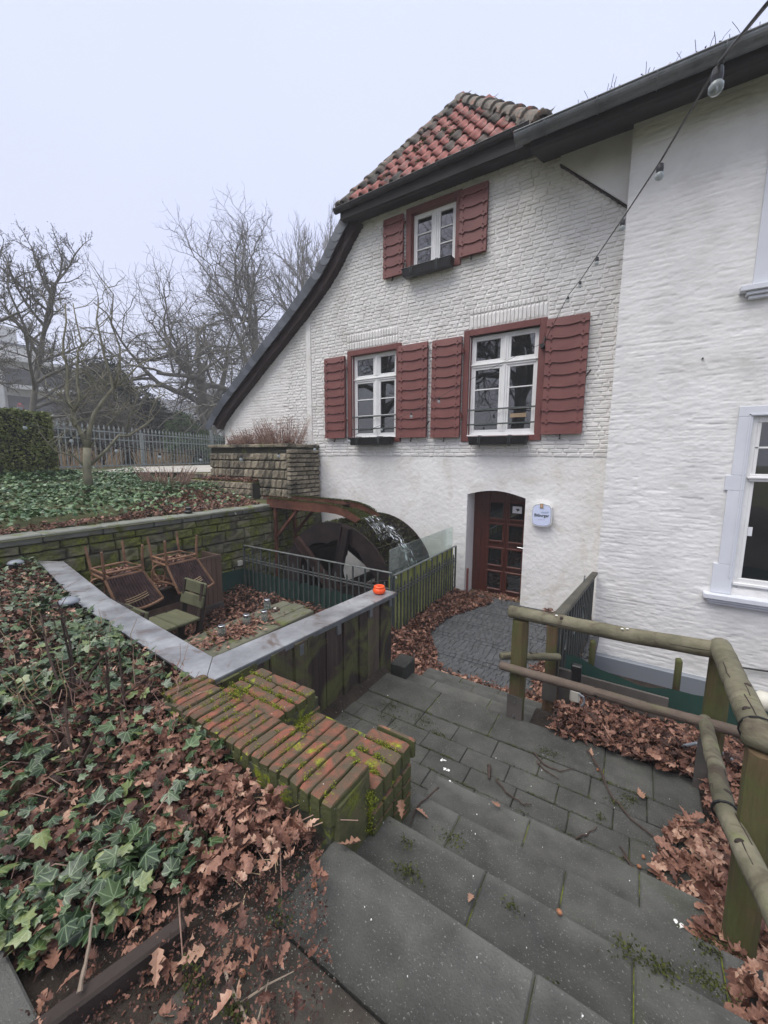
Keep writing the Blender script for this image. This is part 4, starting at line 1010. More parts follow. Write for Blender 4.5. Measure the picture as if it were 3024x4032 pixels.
t.build('window_frame', M['white'], sur)
for (xa, xb) in ((1.30, 1.75), (1.80, 2.24)):
    for za, zb in ((-1.60, -.30), (-.20, .125), (.148, .455)): pane(sur, xa, za, xb, zb, y + .035)
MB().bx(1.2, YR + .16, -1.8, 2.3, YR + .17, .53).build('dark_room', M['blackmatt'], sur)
MB().bx(1.305, y + .028, -1.02, 1.35, y + .033, -.9).build('tag', M['paper'], sur)
t = MB(); t.bx(1.03, y0, 2.12, 1.22, y1, 4.0, .004); t.bx(1.22, y0, 3.9, 2.4, y1, 4.0, .0); s2 = t.build('upper_window_surround', M['stonetrim'], rb)
t = MB(); t.bx(.91, YR - .13, 2.045, 2.6, YR + .06, 2.115, .008); t.bx(.97, YR - .10, 2.0, 2.6, YR + .05, 2.043, .008); t.bx(1.0, YR - .07, 1.955, 2.6, YR + .05, 1.998, .008); t.build('sill', M['stonetrim'], s2)
t = MB(); t.bx(1.22, y, 2.12, 2.2, y + .05, 4.0); t.build('window_frame', M['white'], s2)
# plinth
t = MB(); t.bx(-.34, YR - .10, -3.36, 3.4, YR + .02, -3.10, .01); t.build('plinth_ledge', M['greyplastic'], rb); rb.children[-1].data.materials[0] = M['stonetrim']
t = MB(); t.bx(-.38, YR - .02, -3.9, 3.4, YR + .05, -3.40, .005); t.build('plinth', M['plaster'], rb)
# deep eave and zinc gutter
gutter(-1.80, 3.5, 6.22, 4.44, 4.46, .105, M['zinc'], 'gutter', rb)
t = MB(); t.prism([(6.32, 4.46), (6.32, 4.30), (6.36, 4.27), (7.0, 4.52), (7.3, 4.64), (7.3, 4.8)], -1.62, 3.5, 'x'); t.build('eaves_soffit', M['soffit'], rb)
t = MB(); t.add([(-1.85, 6.2, 4.52), (3.5, 6.2, 4.52), (3.5, 9.8, 5.6), (-1.85, 9.8, 5.6)], [(0, 1, 2, 3)]); t.build('roof', M['ridge'], rb)
# twigs and leaves caught in the gutter
gt = MB()
for _ in range(26):
    x = random.uniform(-1.5, 1.6); L = random.uniform(.04, .16); a = random.uniform(-.8, .8)
    gt.tube([(x, 6.16, 4.45), (x + a * L * .5, 6.14, 4.45 + L * .6), (x + a * L, 6.13 + random.uniform(-.03, .03), 4.45 + L)], .003, 4)
gt.build('gutter_twigs', M['twig'], rb, kind='stuff')
P = np.c_[rng.uniform(-1.5, 1.8, 160), rng.uniform(6.13, 6.2, 160), rng.uniform(4.44, 4.49, 160)]
scatter('gutter_leaves', LOW, P, .05, M['litter'], .8, rb)
# ================================================================== TIMBER WALL, COPING
tim = empty('timber_wall', (-2.1, 2.3, LAND), 'wall of upright dark mossy timbers topped with zinc beside the landing', 'wall')
y = 3.235; first = True
while y > 1.30:
    w = random.choice([.13, .17, .21, .24]) if not first else .20; first = False
    t_ = (3.235 - y) / 1.9; xo = -1.955 - .075 * t_
    mb = MB(); n_ = 7; dx = random.uniform(-.012, .012)
    vs = []; 
    for k in range(n_):
        zz = -2.32 + (.96) * k / (n_ - 1); e1 = random.uniform(-.007, .007); e2 = random.uniform(-.007, .007)
        for (px, py) in ((0, -w / 2 + .004 + e1), (.0, w / 2 - .004 + e2), (-.055, w / 2 - .004 + e2), (-.055, -w / 2 + .004 + e1)):
            bulge = .010 if px == 0 else 0
            vs.append((px + random.uniform(-.003, .003), py, zz))
    fs = []
    for k in range(n_ - 1):
        for q_ in range(4): fs.append((k * 4 + q_, k * 4 + (q_ + 1) % 4, k * 4 + 4 + (q_ + 1) % 4, k * 4 + 4 + q_))
    fs += [(0, 1, 2, 3), tuple(range((n_ - 1) * 4, n_ * 4))]
    mb.add(vs, fs, rotz(random.uniform(-.02, .02)), (xo + dx, y - w / 2, 0)); mb.build('timber', M['timber'], tim); y -= w
b = MB(); b.bx(-2.16, 1.35, -2.6, -2.03, 3.23, -1.39); b.build('backing_beam', M['darkwood'], tim)
b = MB(); b.bx(-2.22, 3.17, -2.7, -2.01, 3.245, -1.37); b.build('end_timber', M['timber'], tim)
b = MB(); b.bar((-2.15, 1.36, -1.98), (-4.1, 1.50, -1.98), .08, 1.24); b.bar((-4.1, 1.50, -1.98), (-6.1, 1.80, -1.98), .08, 1.24); b.build('inner_board_wall', M['darkwood'], tim)
def sheet(poly, z0, z1, name):
    m_ = MB(); m_.prism(poly, z0, z1, 'z'); return m_.build(name, M['coping'], tim)
sheet([(-1.925, 3.262), (-2.165, 3.262), (-2.30, 1.485), (-2.055, 1.265)], -1.352, -1.338, 'zinc_coping')
sheet([(-2.058, 1.262), (-2.303, 1.482), (-4.1, 1.63), (-6.05, 1.93), (-6.35, 1.76), (-4.1, 1.40)], -1.350, -1.336, 'zinc_coping')
b = MB(); b.bar((-1.925, 3.262, -1.362), (-2.055, 1.265, -1.362), .006, .034); b.bar((-1.925, 3.262, -1.362), (-2.165, 3.262, -1.362), .006, .034); b.build('drip_edge', M['zinc'], tim)
for yy in (3.18, 2.86, 2.42, 2.0): t_ = (3.235 - yy) / 1.9; MB().bx(-1.955 - .075 * t_ - .0, yy - .02, -1.46, -1.938 - .075 * t_, yy + .02, -1.38).build('zinc_clip', M['zinc'], tim)
# soil and moss wedge at the wall foot
P = fillpoly(2600, [(-1.99, 3.2), (-1.90, 3.2), (-1.80, 2.4), (-1.95, 1.75), (-2.3, 1.6), (-2.2, 2.4)])
m_ = MB(); m_.prism([(-2.04, LAND - .05), (-1.88, LAND - .02), (-1.94, LAND + .03), (-2.04, LAND + .09)], 1.65, 3.1, 'y'); m_.build('soil_wedge', M['soil'], tim)
# ================================================================== BRICK PLANTER WALL
bw = empty('brick_wall', (-1.5, 1.15, -1.6), 'mossy red brick edging wall with stepped piers between ivy and landing', 'brick wall')
bks = []
def bk_mesh():
    m_ = MB(); m_.box((0, 0, 0), (1, 1, 1), None, .07, .022); return m_.mesh('brick', M['brick'])
bks = [bk_mesh() for _ in range(7)]
def bk(x, y, z, sx_, sy_, sz_, rz=0): link('brick', random.choice(bks), bw, (x, y, z), (random.uniform(-.012, .012), random.uniform(-.012, .012), rz + random.uniform(-.02, .02)), (sx_, sy_, sz_))
core = MB(); core.bx(-2.16, 1.03, -2.2, -.895, 1.275, -1.365); core.bx(-1.93, 1.27, -2.3, -1.47, 1.60, -1.395); core.bx(-1.47, 1.26, -2.3, -1.0, 1.58, -1.475); core.bx(-1.09, 1.26, -2.3, -.86, 1.61, -1.475)
core.build('mortar_core', M['mortar'], bw)
x = -2.15; n_ = 21; pw = (2.15 - .875) / n_
for i in range(n_):
    t_ = (x + 2.15) / 1.27; yc = 1.165 - .02 * t_ + (.03 if i < 2 else 0); bk(x + pw / 2, yc, -1.375 + random.uniform(-.004, .004), pw - .009, .245, .105, -.02); x += pw
b = MB(); b.box((-.897, 1.165, -1.52), (.05, .235, .36), None, .012, .006); b.build('rendered_end', M['brickside'], bw)
# pier 1: flat bricks on top
for j in range(4):
    yy = 1.31 + j * .078
    cuts_ = [-1.935, -1.70, -1.465] if j % 2 == 0 else [-1.935, -1.82, -1.58, -1.465]
    if j == 3: yy = 1.315 + 3 * .076
    for a, c in zip(cuts_[:-1], cuts_[1:]): bk((a + c) / 2, yy, -1.392, c - a - .010, .068, .10)
for k in range(9):
    z = -1.49 - k * .078
    for yy in (1.33, 1.45, 1.555): bk(-1.485, yy, z, .05, .108, .068)
    for xx in (-1.88, -1.75, -1.62, -1.52): bk(xx, 1.585, z, .115, .05, .068)
# low bricks between the piers
x = -1.455
for i in range(5): bk(x + .04, 1.415, -1.505, .070, .31 - .01 * i, .10, -.02); x += .078
for k in range(8):
    z = -1.60 - k * .078
    for xx in (-1.40, -1.28, -1.16): bk(xx, 1.565, z, .115, .05, .068)
# pier 2
for j in range(4):
    yy = 1.305 + j * .083; bk(-.965, yy, -1.475, .225, .073, .10)
bk(-.955, 1.625, -1.475, .22, .022, .10)
for k in range(9):
    z = -1.575 - k * .078
    for yy in (1.30, 1.385, 1.47, 1.56): bk(-.866, yy, z, .04, .078, .070)
    for xx in (-1.05, -.93): bk(xx, 1.615, z, .115, .04, .068)
def moss(parent, pts, n, spread, size, mt='moss', lift=.012):
    P = []
    for (x, y, z) in pts:
        for _ in range(n): P.append((x + random.gauss(0, spread), y + random.gauss(0, spread), z + abs(random.gauss(0, lift))))
    return scatter('moss', LEAF, P, size, M[mt], .9, parent)
ml = []
for i in range(21):
    xx = -2.15 + i * pw
    if random.random() < .75:
        for k in range(random.randint(2, 6)): ml.append((xx + random.gauss(0, .004), random.uniform(1.05, 1.28), -1.326))
moss(bw, ml, 26, .008, .008)
ml = [(random.uniform(-1.93, -1.5), 1.345 + .078 * random.choice([0, 1, 2]), -1.345) for _ in range(60)] + [(random.uniform(-1.06, -.88), 1.345 + .083 * random.choice([0, 1, 2]), -1.43) for _ in range(34)]
moss(bw, ml, 26, .008, .009)
moss(bw, [(-1.80, 1.285, -1.325), (-1.42, 1.40, -1.455), (-1.46, 1.47, -1.46), (-1.02, 1.30, -1.43)], 420, .028, .010)
moss(bw, [(-.872, random.uniform(1.25, 1.30), random.uniform(-1.65, -1.45)) for _ in range(40)], 40, .012, .009)
moss(bw, [(-.862 + random.uniform(0, .01), random.uniform(1.25, 1.62), random.uniform(-1.98, -1.6)) for _ in range(50)], 30, .014, .007, 'mossdark')
# ================================================================== RAILING ROUND THE WHEEL
def rail_run(P0, P1, ztop, zlow, zbot, label, n, twist=False, glass=False):
    P0, P1 = Vector(P0), Vector(P1); t = empty('iron_railing', ((P0.x + P1.x) / 2, (P0.y + P1.y) / 2, zbot), label, 'railing', 'railings around the water wheel'); d = (P1 - P0)
    MB().bar((P0.x, P0.y, ztop), (P1.x, P1.y, ztop), .045, .014, bev=.004).build('top_rail', M['ironlight'], t)
    for dz in (0, -.045): MB().bar((P0.x, P0.y, zlow + dz), (P1.x, P1.y, zlow + dz), .016, .016).build('lower_rail', M['ironlight'], t)
    MB().bar((P0.x, P0.y, zbot + .06), (P1.x, P1.y, zbot + .06), .016, .03).build('bottom_rail', M['iron'], t)
    for i in range(n + 1):
        p = P0 + d * (i / n); tall = i % 2 == 0
        if tall:
            m_ = MB(); m_.tube([(p.x, p.y, zbot), (p.x, p.y, ztop - .008)], .015 if i % n else .020, 4, sq=True)
        else:
            m_ = MB(); m_.tube([(p.x, p.y, zbot + .06), (p.x, p.y, zlow + .055)], .014, 4, sq=True); m_.tube([(p.x, p.y, zlow + .055), (p.x, p.y, zlow + .075), (p.x, p.y, zlow + .10)], [.013, .011, .002], 8)
        if twist and not tall:
            pts = []
            for k in range(30): a = k * .8; pts.append((p.x + .012 * math.cos(a), p.y + .012 * math.sin(a), zbot + .12 + k * .019))
            m_.tube(pts, .007, 4)
        m_.build('baluster', M['iron'], t)
    return t
r1 = rail_run((-6.10, 4.70), (-2.86, 4.70), -1.655, -1.90, FLOOR, 'black iron railing with a bright top rail between terrace and water wheel', 28)
r2_ = rail_run((-2.84, 4.74), (-2.84, 7.06), -1.70, -1.945, PATHZ + .02, 'iron railing with twisted bars running from the ashtray corner to the mill wall', 22, True)
g = MB(); g.bx(-2.905, 4.70, -1.72, -2.893, 7.02, -1.325); gp = tag(g.build('glass_screen', M['glass']), 'clear glass splash screen above the railing beside the water wheel', 'glass screen')
WO['glass_screen'] = gp.location.copy()
g = MB(); g.bx(-2.905, 4.70, PATHZ + .0, -2.893, 7.05, -1.725); g.build('algae_pane', M['algaeglass'], gp)
for yy, zz in ((4.86, -1.77), (6.05, -1.77)):
    MB().tube([(-2.90, yy, zz), (-2.865, yy, zz)], .018, 10).build('glass_clamp', M['steel'], gp)
# green sheet behind the railing
m_ = MB(); n_ = 44; vs = []
for i in range(n_ + 1):
    x = -6.22 + (6.22 - 2.9) * i / n_; zt = -2.13 - .02 * (i / n_) + .018 * math.sin(i * 2.1)
    vs += [(x, 4.735 + .012 * math.sin(i * .9), FLOOR - .05), (x, 4.735 + .012 * math.sin(i * .9), zt)]
m_.add(vs, [(2 * i, 2 * i + 2, 2 * i + 3, 2 * i + 1) for i in range(n_)])
m_.add([(v[0], v[1] + .006, v[2]) for v in vs], [(2 * i, 2 * i + 1, 2 * i + 3, 2 * i + 2) for i in range(n_)])
m_.add([(-6.30, 4.30, FLOOR - .05), (-6.22, 4.735, FLOOR - .05), (-6.22, 4.735, -2.13), (-6.30, 4.30, -2.14)], [(0, 1, 2, 3)])
tag(m_.build('green_sheet', M['green'], recalc=False), 'dark green wavy plastic sheet behind the bars of the terrace railing', 'plastic sheet')
# ================================================================== WATER WHEEL AND FLUME
wh = empty('water_wheel', (-4.40, 6.0, -3.45), 'big dark rusty overshot water wheel turning against the white mill wall', 'water wheel')
cx_, cz_, Ro, Ri = -4.40, -2.39, 1.25, .96
def ring(y0, y1, ro, ri, name, mt=M['wheel'], n=64, arcs=False):
    m_ = MB()
    for yy in (y0, y1):
        for rr in (ro, ri):
            for k in range(n):
                a = 2 * math.pi * k / n; r_ = rr
                if rr == ri and arcs: r_ = ri - .10 * (abs(((k / n * 6 + .30) % 1) - .5) * 2) ** 2.2 * 1.0
                m_.v.append((cx_ + r_ * math.cos(a), yy, cz_ + r_ * math.sin(a)))
    for k in range(n):
        q_ = (k + 1) % n; m_.f += [(k, q_, n + q_, n + k), (2 * n + k, 3 * n + k, 3 * n + q_, 2 * n + q_), (k, 2 * n + k, 2 * n + q_, q_), (n + k, n + q_, 3 * n + q_, 3 * n + k)]
    return m_.build(name, mt, wh)
ring(5.28, 5.31, Ro, Ri, 'front_shroud', arcs=True); ring(6.70, 6.73, Ro + .01, Ri, 'back_shroud', arcs=True); ring(5.31, 6.70, Ri + .015, Ri, 'sole_plate')
for k in range(30):
    a = 2 * math.pi * k / 30; p0 = Vector((cx_ + Ri * math.cos(a), 0, cz_ + Ri * math.sin(a))); a2 = a + .17; p1 = Vector((cx_ + Ro * .985 * math.cos(a2), 0, cz_ + Ro * .985 * math.sin(a2)))
    nn = Vector((-(p1 - p0).z, 0, (p1 - p0).x)).normalized() * .008
    m_ = MB(); pl = [p0 - nn, p1 - nn, p1 + nn, p0 + nn]; m_.prism([(q_.x, q_.z) for q_ in pl], 5.31, 6.70, 'y'); m_.build('bucket', M['wheel'], wh)
for yy in (5.25, 6.74):
    for k in range(6):
        a = R(76) + k * math.pi / 3 + (.0 if yy < 6 else .25); dv = Vector((math.cos(a), 0, math.sin(a))); pv = Vector((-dv.z, 0, dv.x)); c_ = Vector((cx_, yy, cz_))
        m_ = MB(); m_.bar(c_ + dv * .12, c_ + dv * (Ro - .02), .05, .15); 
        m_.bar(c_ + dv * .12 + pv * .075, c_ + dv * (Ro - .02) + pv * .075, .09, .018); m_.bar(c_ + dv * .12 - pv * .075, c_ + dv * (Ro - .02) - pv * .075, .09, .018)
        m_.build('spoke', M['spoke'] if yy < 6 and k == 1 else M['wheel'], wh)
MB().tube([(cx_, 5.05, cz_), (cx_, 7.2, cz_)], .085, 16).build('axle', M['wheel'], wh)
MB().tube([(cx_, 5.2, cz_), (cx_, 5.34, cz_)], .22, 20).build('hub', M['spoke'], wh)
b = MB(); b.bx(cx_ - .2, 5.0, -3.8, cx_ + .2, 5.2, cz_ - .09); b.build('bearing_block', M['greyboard'], wh)
P = []
for _ in range(4200):
    a = random.uniform(R(5), R(175)); P.append((cx_ + (Ro + random.uniform(-.02, .012)) * math.cos(a), random.uniform(5.27, 6.72), cz_ + (Ro + random.uniform(-.02, .012)) * math.sin(a)))
scatter('slime', LEAF, P, .03, M['mossdark'], .9, wh)
# race floor stage behind the wheel
b = MB(); b.bx(-6.3, 6.9, -3.8, -3.0, 7.18, -3.0); b.build('race_ledge', M['greyboard'], kind='structure')
tag(MB().bar((-4.4, 6.85, -2.82), (-3.35, 6.85, -2.95), .03, .05).build('race_plank', M['panelwood']), 'pale plank lying low behind the wheel spokes', 'plank')
fl = empty('water_flume', (-6.2, 5.9, FLOOR), 'rusty steel flume on a braced frame feeding the wheel, moss along its rims', 'flume')
top = [(-6.45, -.86), (-5.6, -.865), (-4.75, -.875), (-4.52, -.90), (-4.34, -.945), (-4.18, -1.01), (-4.05, -1.10)]
bot = [(-6.45, -1.03), (-5.6, -1.035), (-4.80, -1.04), (-4.60, -1.05), (-4.45, -1.075), (-4.30, -1.12), (-4.16, -1.17)]
for yy, nm in ((5.58, 'near_side'), (6.20, 'far_side')):
    m_ = MB(); T = [(-8.6, -.80)] + top if yy > 6 else top; B_ = [(-8.6, -.97)] + bot if yy > 6 else bot
    for i in range(len(T) - 1): m_.prism([T[i], T[i + 1], B_[i + 1], B_[i]], yy, yy + .015, 'y')
    m_.bx(-6.45, yy - .02, -1.045, -4.95, yy + .02, -1.03); m_.build(nm, M['rust'], fl)
m_ = MB()
for i in range(len(bot) - 1): m_.prism([(bot[i][0], bot[i][1] + .02), (bot[i + 1][0], bot[i + 1][1] + .02), bot[i + 1], bot[i]], 5.595, 6.20, 'y')
m_.build('flume_bed', M['mossdark'], fl)
m_ = MB(); m_.bx(-6.45, 5.6, -.945, -4.75, 6.2, -.94); m_.build('flume_water', M['poolwater'], fl)
P = []
for yy, sp_ in ((5.59, 2400), (6.205, 5200)):
    for _ in range(sp_):
        x = random.uniform(-8.4 if yy > 6 else -6.4, -4.1); z = np.interp(x, [p[0] for p in top], [p[1] for p in top]) if x > -6.45 else -.82
        P.append((x, yy + random.gauss(.005, .02), z + random.uniform(-.01, .02)))
for _ in range(2500):
    t_ = random.random(); x = -4.75 + .68 * t_; P.append((x, random.uniform(5.6, 6.2), np.interp(x, [p[0] for p in bot], [p[1] for p in bot]) + random.uniform(.02, .06)))
scatter('rim_moss', LEAF, P, .022, M['mossdark'], .9, fl)
for yy in (5.62, 6.16):
    MB().bx(-6.27, yy - .03, FLOOR - .1, -6.21, yy + .03, -1.05).build('post', M['rust'], fl)
    MB().bar((-6.22, yy, -1.66), (-5.62, yy, -1.06), .06, .05).build('brace', M['rust'], fl)
# falling water
ws = empty('falling_water', (-3.95, 5.9, -1.6), 'white sheet of water falling from the flume lip over the wheel', 'water')
m_ = []
V_, F_ = [], []
for j in range(13):
    for i in range(9):
        s_ = i / 8; x = -4.08 + .30 * s_ + .10 * s_ * s_ + random.uniform(-.012, .012); z = -1.09 - .06 * s_ - .30 * s_ * s_
        V_.append((x, 5.66 + .46 * j / 12 + random.uniform(-.008, .008), z + random.uniform(-.008, .008)))
for j in range(12):
    for i in range(8): a = j * 9 + i; F_.append((a, a + 1, a + 10, a + 9))
npmesh('water_sheet', np.array(V_), np.array(F_), M['water'], ws, smooth=True)
V_, F_ = [], []
for j in range(13):
    for i in range(14):
        a = R(62) - R(58) * i / 13; V_.append((cx_ + (Ro + .035 + random.uniform(-.02, .02)) * math.cos(a), 5.86 + .30 * j / 12, cz_ + (Ro + .035 + random.uniform(-.02, .02)) * math.sin(a)))
for j in range(12):
    for i in range(13): a = j * 14 + i; F_.append((a, a + 1, a + 15, a + 14))
npmesh('water_sheet', np.array(V_), np.array(F_), M['water'], ws, smooth=True)
P = []
for _ in range(900):
    a = R(random.uniform(-15, 62)); rr = Ro + abs(random.gauss(.03, .06)); P.append((cx_ + rr * math.cos(a), random.uniform(5.75, 6.3), cz_ + rr * math.sin(a)))
scatter('spray', LEAF, P, .009, M['signrim'], 1.2, ws)
# ================================================================== TERRACE FURNITURE
tb = empty('terrace_table', (-3.5, 2.7, FLOOR), 'long mossy plank table on the sunken terrace behind the timber wall', 'table')
for i, (xa, xb) in enumerate(((-3.80, -3.63), (-3.62, -3.42), (-3.41, -3.22))):
    y1 = [3.50, 3.53, 3.47][i]; m_ = MB(); m_.bx(xa, 1.72, -1.94, xb, y1, -1.88, .012, .003); m_.build('plank', M['decking'], tb)
for yy in (2.05, 3.15):
    m_ = MB(); m_.bx(-3.74, yy - .05, -2.0, -3.28, yy + .05, -1.942); m_.build('cross_beam', M['darkwood'], tb)
    for xx in (-3.66, -3.36): MB().bx(xx - .045, yy - .045, FLOOR, xx + .045, yy + .045, -2.002).build('leg', M['darkwood'], tb)
n_ = 520; P = np.c_[rng.normal(-3.52, .11, n_), rng.normal(2.55, .26, n_), rng.uniform(-1.872, -1.85, n_)]; P = P[(P[:, 0] > -3.80) & (P[:, 0] < -3.24) & (P[:, 1] < 3.3)]
tag(scatter('leaves_on_table', OAK, P, .06, M['litter'], .35, None, 'stuff', rnd=rng.uniform(.35, 1, len(P)), curl=.7), 'wet oak leaves lying on the terrace table among the jars', 'leaves')
moss(tb, [(random.uniform(-3.78, -3.25), random.uniform(1.9, 3.45), -1.875) for _ in range(22)], 40, .02, .009)
for i, (x, y, lb) in enumerate(((-3.52, 2.39, 'glass jar lantern nearest to the zinc coping on the table, standing in leaves'), (-3.54, 2.72, 'second glass jar lantern from the near end of the table'), (-3.46, 2.90, 'third glass jar lantern from the near end, close behind the second'), (-3.72, 3.17, 'farthest glass jar lantern, beside the small candle wreath'))):
    j = empty('glass_jar', (x, y, -1.878), lb, 'jar', 'jar lanterns on the terrace table')
    MB().lathe((x, y, -1.878), [(0, .002), (.040, .002), (.044, .012), (.044, .085), (.034, .105), (.034, .118), (.031, .118), (.031, .103), (.041, .083), (.041, .014), (0, .010)], 20).build('jar_body', M['jarglass'], j, smooth=True)
    MB().lathe((x, y, -1.878), [(.037, .112), (.037, .130), (.034, .134), (.022, .134)], 20).build('lid_ring', M['steel'], j, smooth=True)
    MB().lathe((x, y, -1.878), [(.022, .136), (.0, .136)], 20).build('solar_disc', M['black'], j)
    MB().tube([(x - .037, y, -1.77), (x - .03, y, -1.80 + .06), (x + .03, y, -1.80 + .06), (x + .037, y, -1.77)], .0015, 5).build('wire_bail', M['steel'], j)
    P = np.c_[rng.normal(x, .015, 30), rng.normal(y, .015, 30), rng.uniform(-1.862, -1.84, 30)]; scatter('leaf_bits', LEAF, P, .012, M['ivygreen'], .7, j)
cd = empty('candle_wreath', (-3.62, 3.20, -1.878), 'small twig wreath with a pale tealight at the far end of the table', 'candle')
m_ = MB(); m_.tube([(-3.62 + .045 * math.cos(a), 3.20 + .045 * math.sin(a), -1.865 + .006 * math.sin(5 * a)) for a in np.linspace(0, 2 * math.pi, 24)], .012, 6); m_.build('wreath', M['twig'], cd)
MB().lathe((-3.62, 3.20, -1.87), [(0, .02), (.018, .02), (.018, 0)], 12).build('tealight', M['whiteplastic'], cd)
# plank chair beside the table
def plank_chair(x, y, rz, label):
    t = empty('plank_chair', (x, y, FLOOR), label, 'chair', 'mossy plank chairs'); Mr = rotz(rz); o = Vector((x, y, FLOOR))
    def bb(name, c, d, mt, M2=None):
        m_ = MB(); m_.box(Mr @ Vector(c) + o, d, Mr @ (M2 or Matrix.Identity(3)), .012, .003); m_.build(name, M[mt], t)
    for dy in (-.155, .0, .155): bb('seat_plank', (0, dy, .47), (.56, .150, .045), 'benchwood')
    tl_ = Matrix.Rotation(R(-14), 3, 'X')
    for dy, z in ((.30, .66), (.345, .83)): bb('back_plank', (0, dy, z), (.50, .04, .16), 'benchwood', tl_)
    for dx in (-.20, .20):
        m_ = MB(); m_.bar(Mr @ Vector((dx, .20, 0)) + o, Mr @ Vector((dx, .36, .90)) + o, .05, .07); m_.build('back_leg', M['darkwood'], t)
        m_ = MB(); m_.bar(Mr @ Vector((dx, -.20, 0)) + o, Mr @ Vector((dx, -.20, .445)) + o, .05, .07); m_.build('front_leg', M['darkwood'], t)
    bb('apron', (0, -.21, .41), (.54, .03, .08), 'darkwood'); bb('skirt', (0, -.19, .24), (.5, .02, .26), 'panelwood')
    return t
plank_chair(-4.98, 2.66, 0, 'mossy green plank chair beside the leaf covered terrace floor')
plank_chair(-4.62, 1.72, 0, 'second mossy plank chair, mostly hidden behind the zinc coping')
# serving table, boards and the two upturned cane chairs
sv_ = empty('serving_table', (-5.95, 2.8, FLOOR), 'long dark table against the stone wall carrying the upturned chairs', 'table')
b = MB(); b.bx(-6.30, 1.85, -1.945, -5.62, 3.66, -1.90, .008); b.build('table_top', M['black'], sv_)
b = MB(); b.bx(-6.26, 1.9, FLOOR, -5.68, 3.6, -1.95); b.build('table_skirt', M['darkwood'], sv_)
b = MB(); b.bx(-5.67, 1.88, FLOOR, -5.655, 3.58, -2.18); b.build('front_board', M['panelwood'], sv_); sv_.children[-1].data.materials[0] = M['darkwood']
P = np.c_[inrect(360, -6.25, 2.6, -5.66, 3.2), rng.uniform(-1.89, -1.87, 360)]
tag(scatter('leaves_on_serving_table', LOW, P, .07, M['litter'], .4, None, 'stuff', rnd=rng.uniform(.3, .95, 360)), 'brown leaves on the dark serving table between the two upturned chairs', 'leaves')
pw_ = empty('board_screen', (-5.78, 3.85, FLOOR), 'faded upright plank panel standing behind the far upturned chair', 'panel')
for i in range(6): MB().bx(-5.79, 3.46 + i * .083, -2.50, -5.765, 3.46 + i * .083 + .079, -1.62 - .003 * i, .003).build('plank', M['panelwood'], pw_)
MB().bx(-5.764, 3.44, -1.66, -5.75, 3.97, -1.62).build('top_batten', M['panelwood'], pw_); MB().bx(-5.764, 3.44, -2.58, -5.74, 3.97, -2.44, .004).build('foot_board', M['greyboard'], pw_)
MB().bx(-6.30, 3.955, -2.5, -5.77, 3.975, -1.64).build('side_board', M['panelwood'], pw_)
